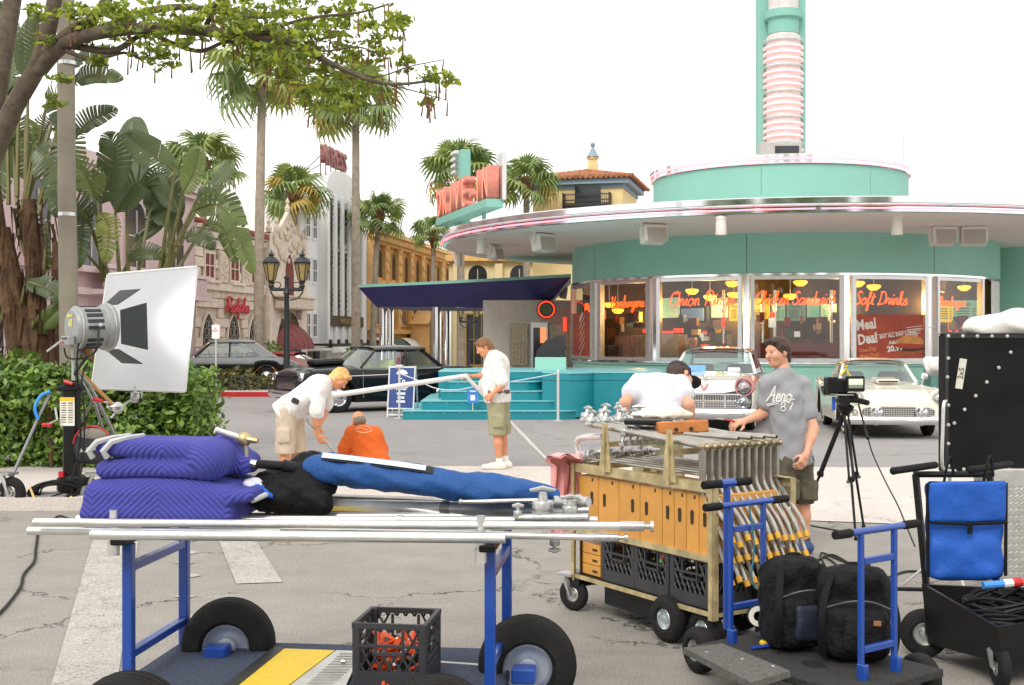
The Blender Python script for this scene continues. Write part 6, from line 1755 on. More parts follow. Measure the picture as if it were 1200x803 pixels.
def print_on(parent,surf,base,Y,strokes,r_,mat,name):
    """lay lettering on a shirt: points (px, py) dropped onto the cloth surface"""
    bv=BVHTree.FromPolygons([v.co[:] for v in surf.data.vertices],[p.vertices[:] for p in surf.data.polygons])
    mb=MB()
    for st in strokes:
        pts=[]
        for (px,py) in st:
            q=P(px,py,Y)-base;hit=bv.ray_cast(Vector((q.x,-1.5,q.z)),Vector((0,1,0)))
            if hit[0]:pts.append(hit[0]+Vector((0,-.003,0)))
        if len(pts)>1:mb.tube(pts,r_,5)
    mb.build(name,mat,parent)
def word_px(s,x,y,w_,slant=.2,rise=0.0):
    adv=sum(GLY[c][0] for c in s);k=w_/adv;o=[];u0=0
    for c in s:
        for p in GLY[c][1]:
            q=catmull([(u+u0+slant*v,v,0) for u,v in p],4)
            o.append([(x+a.x*k,y-a.y*k*1.15-rise*(a.x*k)) for a in q])
        u0+=GLY[c][0]
    return o
mINK=M('shirt_print',S(226,224,220),.8)
print_on(p5,so5,b5,9.6,word_px('Aero',895,470,29,.2,-.02),.0065,mINK,'shirt_lettering')
print_on(p5,so5,b5,9.6,[[(895,474),(905,471),(916,469),(927,466)],[(896,475.5),(906,472.5),(917,470.5),(928,467.5)]],.004,mINK,'shirt_underline')
d8=[[(914+2.4*math.cos(a*PI/5),475.5-2.1+2.4*math.sin(a*PI/5)) for a in range(11)],[(914+2.7*math.cos(a*PI/5),478.5+2.6*math.sin(a*PI/5)) for a in range(11)],[(919,472),(926,471.5),(922,480)]]
print_on(p5,so5,b5,9.6,d8,.0055,mINK,'shirt_number')
print_on(p2,so2,b2,14.5,[[(426+10*math.cos(a*PI/10),503.5+3.5*math.sin(a*PI/10)) for a in range(21)],[(419,503),(424,502),(429,504),(433,503)]],.005,M('pale_orange_ink',S(240,190,150),.8),'shirt_print')
# ------------------------------------------------------------------ foreground equipment
mBLUE=M('blue_enamel',S(24,68,152),.35,var=.08,vscale=6,coat=.4)
mSILV=M('cast_aluminium',(.5,.5,.49),.38,.85,var=.15,vscale=14,bump=.1,bscale=60)
mPIPE=M('pipe_aluminium',(.7,.7,.68),.3,.75,var=.12,vscale=7,bump=.05,bscale=40)
mSTEEL=M('worn_steel',(.42,.4,.36),.32,.85,var=.2,vscale=9)
mGALV=M('galvanised_gold',S(186,170,128),.45,.4,var=.3,vscale=12)
mPLY=M('varnished_birch',S(204,146,66),.42,var=.14,vscale=3.5,coat=.25)
mPLYE=M('birch_dark_slot',(.035,.022,.012),.8)
mBLKP=M('black_plastic',(.011,.011,.0115),.5,var=.2,vscale=9,spec=.25)
mCRATE=M('crate_charcoal',S(50,50,53),.5,var=.15,vscale=8)
mBLKM=M('black_steel',(.009,.009,.0095),.42,var=.3,vscale=5,spec=.25)
mRUB=M('grip_rubber',(.01,.01,.01),.7,var=.3,spec=.2)
mGOLD=M('yellow_leg_cap',S(214,160,40),.45,var=.1)
mDIAM=M('diamond_plate',(.6,.59,.57),.3,.8,var=.15,vscale=10)
mNAVYB=M('carpet_blue_grey',S(60,68,88),.95,var=.4,vscale=60,bump=.6,bscale=90)
mHUB=M('hub_paint',S(176,184,200),.35,.4,var=.06)
def tyre(parent,c,r,w_,axis,rimf=.5,fat=.9,grooves=0,rim=None,name='wheel'):
    a=Vector(axis).normalized();q=a.to_track_quat('Z','Y').to_matrix().to_4x4();T=Matrix.Translation(c)@q;h=w_/2
    mb=MB();pr=[(r*rimf,-h*.7),(r*rimf*1.08,-h*.85)]
    n=12
    for i in range(n+1):
        t_=-PI/2+PI*i/n
        pr.append((r*(rimf+.08)+(r-r*(rimf+.08))*max(0,math.cos(t_))**.6,h*math.copysign(abs(math.sin(t_))**.75,t_)))
    pr+=[(r*rimf*1.08,h*.85),(r*rimf,h*.7)]
    if grooves:
        pr2=[]
        for (a_,z) in pr:
            pr2.append((a_,z))
        pr=[]
        zs=[q_[1] for q_ in pr2]
        for i in range(len(pr2)-1):
            pr.append(pr2[i]);m_=((pr2[i][0]+pr2[i+1][0])/2,(pr2[i][1]+pr2[i+1][1])/2)
            if pr2[i][0]>r*.8 and pr2[i+1][0]>r*.8:
                d=(pr2[i+1][1]-pr2[i][1])*.12
                pr+=[(m_[0]+.001,m_[1]-d),(m_[0]-.006,m_[1]-d*.6),(m_[0]-.006,m_[1]+d*.6),(m_[0]+.001,m_[1]+d)]
        pr.append(pr2[-1])
    mb.lathe(pr,40,T);o=mb.build(name,mTYRE,parent,smooth=30)
    mb=MB();mb.lathe([(r*rimf,h*.72),(r*rimf*.94,h*.8),(r*rimf*.86,h*.35),(r*rimf*.45,h*.3),(r*rimf*.4,h*.7),(r*rimf*.2,h*.75),(0,h*.75)],28,T);mb.lathe([(r*rimf,-h*.72),(r*rimf*.94,-h*.8),(r*rimf*.86,-h*.35),(r*rimf*.3,-h*.3),(r*rimf*.25,-h*.7),(0,-h*.7)],28,T)
    mb.build('rim',rim or mHUB,o,smooth=40);return o
def caster(parent,c,r,yaw,name='caster'):
    d=Vector((math.cos(yaw),math.sin(yaw),0));a=Vector((-d.y,d.x,0));c=Vector(c)
    o=tyre(parent,c,r,r*.55,a,.45,rim=mSILV,name=name)
    mb=MB()
    for s_ in (-1,1):
        p=c+a*s_*r*.36;mb.tube([p-Vector((0,0,r*.1)),p+d*r*.25+Vector((0,0,r*.7)),p*1.0+d*r*.45+Vector((0,0,r*1.15))],[r*.12,r*.25,r*.3],6,None,True,flat=.5)
    tp=c+d*r*.45+Vector((0,0,r*1.2));mb.box(tp,(r*1.1,r*.95,r*.16),Matrix.Rotation(yaw,4,'Z'));mb.build('fork',mSILV,o)
def grip_head(parent,c,ax,k=1.0,name='grip_head'):
    """round clamp discs with a T-handle knob"""
    a=Vector(ax).normalized();T=Matrix.Translation(c)@a.to_track_quat('Z','Y').to_matrix().to_4x4()@Matrix.Scale(k,4)
    mb=MB();mb.lathe([(0,-.03),(.036,-.03),(.038,-.026),(.038,-.004),(.03,-.003),(.03,.003),(.038,.004),(.038,.026),(.036,.03),(.018,.032),(.014,.06),(0,.06)],18,T);o=mb.build(name,mSILV,parent)
    mb=MB();mb.tube([T@Vector((-.045,0,.066)),T@Vector((0,0,.074)),T@Vector((.045,0,.066))],[.007,.012,.007],7);mb.build('knob',mSILV,o)
    return o
def l2w(t):return Matrix.LocRotScale(t.location,t.rotation_euler.to_quaternion(),None)

# ---- A: pipe cart in front
ca=R(-6)
A=thing('pipe_cart','low cart with blue end frames and fat rubber tyres carrying long silver pipes','cart',(-.87,5.59,0),ca)
IA=l2w(A).inverted()
def aw(px,py,Y):return IA@P(px,py,Y)
for sx_ in (-1,1):
    mb=MB()
    x_=sx_*.815
    mb.build
    fr=[]
    for sy in (-1,1):
        mb=MB();mb.box((x_,sy*.33,.5),(.046,.046,.68),bev=.004);fr.append(mb.build('post',mBLUE,A,smooth=0))
    for z in (.73,.34):
        mb=MB();mb.box((x_,0,z),(.038,.6,.04),bev=.004);mb.build('cross_rail',mBLUE,A,smooth=0)
    mb=MB();mb.box((x_,.0,.862),(.07,.9,.03),bev=.005);mb.build('rack_bar',mBLKM,A,smooth=0)
    for y_ in (-.42,.42):
        mb=MB();mb.cyl((x_-.03,y_,.82),(x_-.03,y_,1.0),.019,n=12);mb.cyl((x_-.03,y_,.8),(x_-.03,y_,.86),.026,n=12);mb.build('stake',mPIPE,A)
mb=MB();mb.box((0,-.08,.19),(1.72,1.02,.05),bev=.008);mb.build('deck',mNAVYB,A,smooth=0)
def plate(name,pxs,z,mat,th=.012):
    pts=[]
    for px,py in pxs:
        Y=(CH-z)*FPX/(py-HZ);q=IA@Vector((GX(px,Y),Y,0));pts.append((q.x,q.y))
    mb=MB();mb.prism(pts,z-th,z);return mb.build(name,mat,A,smooth=0)
mYELP=M('yellow_ramp',S(232,196,28),.45,var=.08,vscale=20,bump=.35,bscale=110)
plate('yellow_plate',[(278,803),(333,760),(392,762),(334,806)],.232,mYELP)
plate('black_edge',[(262,803),(322,757),(333,759),(277,804)],.236,mBLKM)
o=plate('tread_plate',[(336,806),(394,762),(424,763),(404,806)],.232,mDIAM)
mb=MB();rn=random.Random(3)
for i in range(260):
    py=766+3.1*(i//20);px=405-(py-762)*1.1+(i%20)*1.5;Y=(CH-.233)*FPX/(py-HZ);q=IA@Vector((GX(px,Y),Y,.2335));a=(i%2)*PI/2+.6
    mb.box(q,(.02,.005,.003),Matrix.Rotation(a,4,'Z'))
mb.build('tread_lugs',mDIAM,o,smooth=0)['kind']='stuff'
mb=MB()
for i in range(6):mb.tube([aw(404+rn.uniform(-8,8),775+4*i,5.6) for _ in range(3)],.008,5)
mb.build('chain_hook',mSILV,A)['kind']='stuff'
ax_=(math.sin(.1),-math.cos(.1),0)
for (px,hy,Y) in ((268,755,5.97),(618,779,5.58),(150,858,4.62),(512,862,4.58)):
    q=P(px,hy,Y);tyre(A,IA@q,.23,.21,ax_ if px!=268 else (.15,-1,0),.5,grooves=1)
for px,hy,Y in ((268,755,5.97),(618,779,5.58)):
    mb=MB();q=IA@P(px,hy,Y);mb.box((q.x,q.y-.16,q.z),(.11,.1,.07),bev=.008);mb.build('axle_bracket',mBLUE,A,smooth=0)
mb=MB();q0=IA@P(268,755,5.97);q1=IA@P(618,779,5.58);mb.cyl((q0.x,q0.y,.2),(q1.x,q1.y,.2),.02);mb.build('axle',mSTEEL,A)
q0=IA@P(150,858,4.62);q1=IA@P(512,862,4.58);mb=MB();mb.cyl((q0.x,q0.y,.2),(q1.x,q1.y,.2),.02);mb.build('axle',mSTEEL,A)

def pipe(px0,py0,Y0,px1,py1,Y1,r,label,cap=None,mat=None):
    a=P(px0,py0,Y0);b_=P(px1,py1,Y1);d=(b_-a).normalized()
    t=thing('metal_pipe',label,'pipe',a,0,'long metal pipes lying across the cart')
    mb=MB();mb.cyl((0,0,0),b_-a,r,n=14);o=mb.build('tube',mat or mPIPE,t)
    mb=MB();mb.tube([d*.0005,-d*.0015],r*.8,12);mb.build('bore',mPLYE,t)
    if cap=='tip':
        L=b_-a;mb=MB();mb.tube([L-d*.09,L+d*.01,L+d*.012,L+d*.035,L+d*.036,L+d*.05],[r*1.25,r*1.15,r*.6,r*.6,r*1.3,r*1.3],12);mb.build('end_fitting',mSILV,t)
    if cap=='collar':
        mb=MB();L=b_-a;mb.cyl(L*.62,L*.62+d*.03,r*1.35,n=12);mb.build('collar',mSILV,t)
    return t
pipe(40,612,5.22,752,617,5.05,.018,'uppermost long silver pipe with a stepped end fitting over the cart','tip')
pipe(33,622,5.27,590,627,5.16,.018,'long silver pipe sticking out furthest beside the blanket')
pipe(107,626.5,5.12,592,631,5.0,.022,'thickest silver pipe at the front edge of the cart')
pipe(330,621.5,5.2,722,630,5.06,.0155,'thin silver pipe poking out below the uppermost pipe','tip')
pipe(90,608,5.42,700,610,5.3,.017,'silver pipe resting just behind the uppermost pipe','collar')
pipe(150,606,5.6,660,604,5.5,.017,'silver pipe under the purple blanket',None)
pipe(340,600,5.74,690,598,5.6,.02,'silver pipe lying below the blue bag','collar',mSILV)
pipe(120,607,5.85,560,600,5.75,.016,'dull steel pipe at the rear of the cart rack',None,mSTEEL)
pipe(330,590,5.7,640,594,5.5,.021,'silver pipe tucked right under the blue bag','collar',mSILV)
pipe(360,583,5.82,600,590,5.7,.02,'dull steel pipe half hidden behind the blue bag',None,mSTEEL)
t=thing('square_rail','square aluminium rail lying under the blue bag','rail',P(388,592,5.62))
mb=MB();b_=P(660,600,5.42)-P(388,592,5.62);mb.tube([(0,0,0),b_],.026,4);mb.build('bar',mPIPE,t,smooth=0)
mb=MB();mb.tube([b_*.48,b_*.52],.03,4);mb.build('joint_sleeve',mSTEEL,t,smooth=0)
t=thing('black_rod','thin dark metal arm in front of the blue bag','arm',P(540,588,5.4))
mb=MB();b_=P(640,586,5.3)-P(540,588,5.4);mb.tube([(0,0,0),b_*.5,b_],[.009,.011,.009],8);mb.build('rod',mSTEEL,t);mb=MB();mb.ball((0,0,0),.014,8,6);mb.build('end_ball',mSILV,t)
# grip heads clamped at the right-hand end of the load
t=thing('clamp_cluster','cast metal grip clamps with T-handles at the right end of the pipes','clamp',P(640,600,5.2))
b0=Vector(t.location)
def cq(px,py,Y):return P(px,py,Y)-b0
for (px,py,Y,a,k,w_) in ((636,597,5.2,(0,0,1),1.25,0),(668,600,5.15,(0,0,1),.9,0),(655,589,5.3,(1,.2,0),.8,0),(676,588,5.25,(.3,-.8,.2),.8,0),(607,603,5.2,(0,0,1),.55,0),(650,634,5.2,(0,.2,-1),.6,0)):
    grip_head(t,cq(px,py,Y),a,k)
mb=MB();mb.cyl(cq(604,607,5.2),cq(690,606,5.1),.017);mb.cyl(cq(636,585,5.2),cq(636,618,5.2),.016);mb.cyl(cq(668,590,5.15),cq(668,612,5.15),.03);mb.cyl(cq(652,590,5.25),cq(690,588,5.15),.022);mb.build('spigot',mSILV,t)
t=thing('clamp_cluster','brassy T-clamp and short silver pipe beside the purple blanket','clamp',P(287,525,5.5));b0=Vector(t.location)
mb=MB();mb.cyl(cq(252,504,5.45),cq(280,513,5.5),.016);mb.build('short_pipe',mPIPE,t)
mb=MB();mb.ball(cq(286,515,5.5),(.035,.03,.035),10,8);mb.cyl(cq(280,513,5.5),cq(302,517,5.48),.02,.012);mb.build('brass_joint',M('brass',(.55,.42,.22),.4,.9,var=.2),t)
mb=MB();mb.tube([cq(287,520,5.5),cq(288,532,5.5),cq(289,541,5.5),cq(300,544,5.5)],[.016,.013,.016,.02],8);mb.build('elbow',mSTEEL,t)

# ---- blankets, jacket, bag on the pipes
def quilt(name,c):
    m=M(name,c,.95,var=.08,vscale=5);n=m.node_tree.nodes;l=m.node_tree.links
    tcx=n.new('ShaderNodeTexCoord');sx_=n.new('ShaderNodeSeparateXYZ');l.new(tcx.outputs['Object'],sx_.inputs[0])
    ab=n.new('ShaderNodeMath');ab.operation='PINGPONG';ab.inputs[1].default_value=.3;l.new(sx_.outputs[0],ab.inputs[0])
    ad=n.new('ShaderNodeMath');ad.operation='ADD';l.new(ab.outputs[0],ad.inputs[0]);l.new(sx_.outputs[2],ad.inputs[1])
    a2=n.new('ShaderNodeMath');a2.operation='ADD';l.new(ad.outputs[0],a2.inputs[0]);l.new(sx_.outputs[1],a2.inputs[1])
    ml=n.new('ShaderNodeMath');ml.operation='MULTIPLY';ml.inputs[1].default_value=210;l.new(a2.outputs[0],ml.inputs[0])
    sn=n.new('ShaderNodeMath');sn.operation='SINE';l.new(ml.outputs[0],sn.inputs[0])
    bp=n.new('ShaderNodeBump');bp.inputs['Strength'].default_value=.5;bp.inputs['Distance'].default_value=.008;l.new(sn.outputs[0],bp.inputs['Height'])
    l.new(bp.outputs[0],n['Principled BSDF'].inputs['Normal']);return m
mQ=quilt('quilted_purple_blue',S(68,70,154));mBIND=M('grey_binding',S(186,188,186),.9,var=.06)
c0=P(208,608,5.5)
t=thing('furniture_blanket','folded purple-blue quilted blanket lying flat on the pipes','blanket',c0,R(-4))
s=SD();s.rbox((-.02,0,.05),(.7,.5,.1),None,.048,.05);s.rbox((-.02,.0,.135),(.68,.48,.1),None,.048,.05);s.rbox((.32,-.02,.13),(.2,.44,.055),Matrix.Rotation(R(-4),3,'Y'),.025,.03);s.rbox((-.05,.0,.17),(.55,.42,.06),None,.03,.04)
sd_obj('cloth',[(*s.mesh(.012,.006,12,3),0)],[mQ],t)
mb=MB();mb.tube([(.41,-.2,.115),(.425,-.1,.12),(.425,.12,.12)],.014,8,None,True,flat=.9);mb.build('binding',mBIND,t)
c1=P(208,556,5.5)
t=thing('furniture_blanket','rolled purple-blue quilted blanket with grey binding, on top of the flat one','blanket',c1,R(-3))
s=SD();s.rbox((-.03,0,.042),(.56,.42,.082),None,.04,.02);s.rbox((-.04,0,.128),(.56,.4,.078),Matrix.Rotation(R(2),3,'Y'),.038,.014);s.cone((.2,-.18,.09),(.2,.18,.09),.082,.085,.03);s.rbox((.2,.08,.07),(.3,.2,.1),Matrix.Rotation(R(14),3,'Y'),.04,.04)
sd_obj('cloth',[(*s.mesh(.012,.006,13,7),0)],[mQ],t)
for x_,w_ in ((-.315,.03),(-.25,.022)):
    mb=MB();mb.tube([(x_,-.2,.095),(x_-.012,-.215,.125),(x_+.02,-.205,.165),(x_+.07,-.16,.178),(x_+.09,0,.178)],[.012,.014,.014,.012,.01],6,None,True,flat=1.2);mb.build('binding',mBIND,t)
t=thing('black_jacket','crumpled black jacket beside the blue bag','jacket',P(345,592,5.62))
s=SD();s.ell((0,0,.09),(.2,.16,.09),None,.05);s.ell((-.08,-.05,.06),(.13,.12,.08),None,.05);s.ell((.06,.05,.16),(.1,.1,.09),Matrix.Rotation(R(-30),3,'Y'),.06);s.cone((-.12,-.08,.05),(.14,-.12,.03),.05,.06,.04)
sd_obj('cloth',[(*s.mesh(.01,.011,48,9),0)],[M('black_jacket_cloth',(.008,.008,.009),.7,var=.3,bump=.4,bscale=30,spec=.2)],t)
t=thing('white_cloth','white and blue cloth scrap tucked beside the purple blanket','cloth',P(300,585,5.5))
s=SD();s.rbox((-.0,-.02,.05),(.12,.1,.03),Matrix.Rotation(R(30),3,'Y'),.014,.03);s.cone((.0,0,.08),(.06,-.04,.02),.02,.016,.03);sd_obj('cloth',[(*s.mesh(.008,.008,60,2),0)],[M('white_rag',S(214,216,222),.9)],t)
s=SD();s.rbox((.05,-.05,.045),(.1,.06,.018),Matrix.Rotation(R(35),3,'Y'),.008,.03);sd_obj('blue_lining',[(*s.mesh(.009,.006,36,4),0)],[M('bright_blue_cloth',S(30,96,200),.8)],t)
t=thing('blue_bag','long tapering bright blue fabric bag lying on the pipes','bag',P(505,585,5.6));b0=Vector(t.location)
mBAG=M('blue_nylon',S(34,78,138),.65,var=.15,vscale=5,bump=.9,bscale=11,spec=.3)
pth=catmull([cq(357,549,5.62),cq(400,553,5.6),cq(460,560,5.55),cq(540,571,5.5),cq(600,576,5.45),cq(656,579,5.4)],10)
rings=[];k=len(pth);rn=random.Random(6)
for i,p in enumerate(pth):
    f_=i/(k-1)
    r0=(.05+.035*min(1,f_*8))*(1-.12*f_) if f_<.75 else (.085*.9)*(1-((f_-.75)/.25)**1.6*.78)
    ring=[]
    for j_ in range(22):
        a=2*PI*j_/22
        wv=1+.05*math.sin(3*a+i*.45)+.045*math.sin(5*a-i*.7)+.03*math.sin(i*1.3+2*a)+.022*math.sin(i*2.0+3*a+1)
        ring.append((p.x+.0,p.y+math.cos(a)*r0*1.25*wv,p.z+math.sin(a)*r0*(.95 if math.sin(a)>0 else .8)*wv))
    rings.append(ring)
mb=MB();mb.loft(rings);mb.build('fabric',mBAG,t,smooth=60)
def top_strip(f0,f1,a0,a1,off):
    v=[];f=[];i0,i1=int(f0*(k-1)),int(f1*(k-1))
    for i in range(i0,i1+1):
        p=pth[i]
        for j_ in (a0,(a0+a1)/2,a1):
            f_=i/(k-1);r0=((.05+.035*min(1,f_*8))*(1-.12*f_))*1.045+off*.5
            v.append((p.x,p.y+math.cos(j_)*r0*1.25,p.z+math.sin(j_)*r0*.95))
    for i in range(i1-i0):
        for q in range(2):f.append((i*3+q,i*3+q+1,i*3+q+4,i*3+q+3))
    return v,f
mb=MB();v,f=top_strip(.12,.52,-R(262),-R(222),.004);mb.add(v,f);mb.build('label_edge',mBLKP,t,smooth=60)
mb=MB();v,f=top_strip(.13,.505,-R(258),-R(230),.008);mb.add(v,f);mb.build('label_strip',M('pale_label',S(190,204,224),.6),t,smooth=60)
mb=MB();mb.tube([cq(291,543,5.5),cq(330,546,5.55),cq(332,546,5.55),cq(340,548,5.56),cq(362,551,5.6)],[.02,.022,.032,.03,.026],12);mb.build('black_handle',mBLKP,t)

# ---- milk crates
def crate_mesh():
    W,D,H=.33,.33,.28;mb=MB()
    for z,h,e in ((H-.012,.024,.006),(.035,.07,0),(H-.1,.012,.003)):
        for s_ in (-1,1):
            mb.box((0,s_*(D/2-.006),z),(W+e,.012+e,h));mb.box((s_*(W/2-.006),0,z),(.012+e,D-.026,h))
    for sx_ in (-1,1):
        for sy in (-1,1):mb.box((sx_*(W/2-.016),sy*(D/2-.016),H/2),(.036,.036,H-.002),None,None,.006)
    for face in range(4):
        T=Matrix.Rotation(face*PI/2,4,'Z')
        for sgn in (-1,1):
            for i in range(-6,7):
                x=i*.042;z0,z1=.07,H-.024;dx=(z1-z0)*.55*sgn
                xa,xb=x-dx/2,x+dx/2
                lim=W/2-.03;ta,tb2=sorted(((-lim-xa)/(xb-xa),(lim-xa)/(xb-xa)));c0,c1=max(0,ta),min(1,tb2)
                segs_=[(c0,c1)] if abs((xa+xb)/2+dx*.2)>.07 else [(c0,min(c1,.4)),(max(c0,.92),c1)]
                for s0,s1 in segs_:
                    if s1<=s0:continue
                    a=T@Vector((xa+(xb-xa)*s0,-D/2+.006,z0+(z1-z0)*s0));b_=T@Vector((xa+(xb-xa)*s1,-D/2+.006,z0+(z1-z0)*s1))
                    mb.tube([a,b_],.0052,4,None,False)
        mb.box(T@Vector((0,-D/2+.006,H-.135)),(.13,.012,.012),T);
        for s_ in (-1,1):mb.box(T@Vector((s_*.062,-D/2+.006,H-.085)),(.012,.012,.11),T)
    mb.box((0,0,.008),(W-.02,D-.02,.012))
    return mb.mesh('crate_shell',mCRATE,0,False)
CR=crate_mesh()
def crate(loc_,rz,label,group='charcoal plastic milk crates'):
    t=thing('milk_crate',label,'crate',loc_,rz,group);link('crate_shell',CR,t);return t
c=P(466,803,5.42);c.z=.218
crate(c,R(-8),'charcoal milk crate of orange clamps on the pipe cart deck')
mORG=M('orange_clamp',S(226,84,24),.45,var=.1);rn=random.Random(14)
mb=MB()
mb.tube([(-.04,0,.0),(.0,0,.012),(.05,0,.006),(.075,.01,.0)],[.006,.011,.009,.006],7,mORG);mb.tube([(-.04,.012,.015),(.0,.008,.008),(.05,.03,.006),(.075,.022,.012)],[.006,.011,.009,.006],7,mORG);mb.tube([(0,-.006,.004),(0,.02,.004)],.013,8,mSILV)
mb.tube([(-.04,0,0),(-.07,.005,.004)],.008,6,mSILV);CL=mb.mesh('clamp_jaws',None,40)
for i in range(26):
    q=c+Vector((rn.uniform(-.11,.11),rn.uniform(-.11,.11),.02+(i%5)*.034))
    t=thing('spring_clamp','small orange handled spring clamp inside the milk crate','clamp',q,rn.uniform(0,6.28),'orange spring clamps in the crate')
    o=link('clamp_jaws',CL,t,(0,0,0),(rn.uniform(-.8,.8),rn.uniform(-.8,.8),0))

# ---- B: grip cart with apple boxes, crates and stands
RB=math.atan2(-.848,.53)
B=thing('grip_cart','tall galvanised grip cart loaded with boxes, crates and light stands','cart',(.40,7.72,0),RB)
MBw=l2w(B);IB=MBw.inverted()
def bw(x,y,z):return MBw@Vector((x,y,z))
LB_,WB_=1.34,.6
mb=MB();mb.box((LB_/2,WB_/2,.235),(LB_,WB_,.02));mb.build('deck',mBLKM,B,smooth=0)
mb=MB();mb.box((LB_/2,WB_/2,.535),(LB_-.02,WB_-.02,.014));mb.build('shelf',mPLY,B,smooth=0)
for z,h in ((.226,.022),(.53,.03),(.925,.05)):
    for y_ in (-.004,WB_+.004):
        mb=MB();mb.box((LB_/2,y_,z),(LB_,.006,h));mb.box((LB_/2,y_+(.02 if y_<.1 else -.02),z+h/2+.002),(LB_,.04,.005));mb.build('side_rail',mGALV,B,smooth=0)
    for x_ in (-.004,LB_+.004)[:1 if z>.9 else 2]:
        mb=MB();mb.box((x_,WB_/2,z),(.006,WB_-.02,h));mb.build('end_rail',mGALV,B,smooth=0)
for x_ in (.0,LB_):
    for y_ in (-.01,WB_+.01):
        mb=MB();sx_=1 if x_<.5 else -1;sy=1 if y_<.2 else -1
        mb.box((x_-.012*sx_,y_+sy*.015,.575),(.006,.038,.75));mb.box((x_+.008*sx_,y_-.006*sy,.575),(.032,.006,.75));mb.build('corner_post',mGALV,B,smooth=0)
for x_ in (.36,.98):
    mb=MB();mb.add([(x_-.06,-.012,.93),(x_+.06,-.012,.93),(x_+.02,-.012,1.23),(x_-.02,-.012,1.23),(x_-.06,-.02,.93),(x_+.06,-.02,.93),(x_+.02,-.02,1.23),(x_-.02,-.02,1.23)],[(0,1,2,3),(4,5,6,7),(0,1,5,4),(1,2,6,5),(2,3,7,6),(3,0,4,7)]);mb.box((x_,-.026,1.06),(.02,.014,.3));mb.build('stake_bracket',mGALV,B,smooth=0)
    mb=MB();mb.box((x_,.3,1.1),(.05,.64,.03));mb.build('cross_bar',mGALV,B,smooth=0)
mb=MB();mb.box((LB_+.008,WB_/2,.38),(.006,.04,.46),Matrix.Rotation(R(50),4,'X'));mb.build('end_brace',mGALV,B,smooth=0)
mb=MB();mb.box((.62,.3,.15),(.72,.5,.13),bev=.006);mb.build('under_box',mBLKM,B,smooth=0)
mb=MB();mb.box((-.0,.3,.19),(.14,.62,.05));mb.build('axle_beam',mBLKM,B,smooth=0)
caster(B,(.0,-.0,.105),.105,R(200));caster(B,(.0,.56,.105),.105,R(190))
for y_ in (0.0,.58):tyre(B,(.95,y_,.135),.135,.09,(0,-1,0),.45,rim=M('zinc_hub',(.6,.66,.68),.3,.8,var=.1))
for y_ in (.06,.56):tyre(B,(1.21,y_,.12),.12,.09,(0,-1,0),.45,rim=M('zinc_hub',(.6,.66,.68),.3,.8,var=.1))
mb=MB();mb.tube(catmull([bw(-.03,.12,.93),bw(-.1,.1,1.02),bw(-.08,.1,1.1),bw(.15,.12,1.13)],6),.021,10)
for kk in range(len(mb.v)):mb.v[kk]=tuple(IB@Vector(mb.v[kk]))
mb.build('bent_handle',mPIPE,B)
# apple boxes
def apple(w_,label):
    x0=apple.x;t=thing('apple_box',label,'box',bw(x0+w_/2,.02,.545),RB,'varnished wooden boxes in the grip cart')
    mb=MB();mb.box((0,.25,.168),(w_-.006,.5,.336),bev=.004);mb.build('shell',mPLY,t,smooth=0)
    for sx_ in (1,):
        mb=MB();xs_=(w_*.18 if w_>.15 else 0)*(1 if apple.n%2==0 else -1);poly=[(xs_+.012*math.cos(a*PI/6),.2+.028*(1 if a<=6 else -1)*1+.012*math.sin(a*PI/6)) for a in range(12)]
        mb.prism(poly,0,.004,Matrix(((1,0,0,0),(0,0,-1,-.0015),(0,1,0,0),(0,0,0,1))));mb.build('hand_slot',mPLYE,t,smooth=0)
    mb=MB();mb.box((w_*.2,-.0015,.315),(.012,.003,.02));mb.build('stencil_mark',mPLYE,t,smooth=0)
    apple.x+=w_;apple.n+=1
apple.x=.03;apple.n=0
lab=['wide wooden box beside the pink towel','second wide wooden box from the pink towel','third wide wooden box from the pink towel','fourth wide wooden box from the pink towel','narrow wooden box next to the last wide one','second narrow wooden box after the wide ones','third narrow wooden box after the wide ones','narrow wooden box against the galvanised corner post']
for i in range(8):apple(.21 if i<4 else .108,lab[i]+' in the grip cart')
for i in range(3):
    t=thing('apple_box',['bottom flat wooden box of the three beside the crates','middle flat wooden box of the three beside the crates','top flat wooden box of the three beside the crates'][i],'box',bw(.13,.03,.248+i*.068),RB,'flat wooden boxes on the cart deck')
    mb=MB();mb.box((0,.25,.033),(.23,.5,.064),bev=.003);mb.build('shell',mPLY,t,smooth=0)
    mb=MB();mb.box((.06,-.0015,.03),(.05,.003,.014));mb.build('hand_slot',mPLYE,t,smooth=0)
t=thing('black_strap','black strap round the three flat wooden boxes','strap',bw(.05,.02,.24),RB);mb=MB();mb.box((0,.002,.12),(.018,.004,.24));mb.build('webbing',mBLKP,t,smooth=0)
for i in range(3):crate(bw(.44+i*.337,.18,.247),RB+R((1,-1.5,1)[i]),['charcoal milk crate next to the flat wooden boxes','charcoal milk crate with a green tag between two crates','charcoal milk crate against the galvanised corner post'][i])
crate(bw(1.15,.52,.247),RB,'charcoal milk crate at the far side of the grip cart end')
t=thing('green_tag','bright green tag and orange cable in the middle milk crate','tag',bw(.8,.03,.44),RB);mb=MB();mb.box((0,.03,.0),(.05,.004,.02));mb.build('tag_card',EM('green_tag_paint',(.1,.8,.2),0.0),t,smooth=0)
mb=MB();mb.ball((0,.07,.03),(.07,.03,.04),10,6);mb.build('orange_cable',mORG,t)
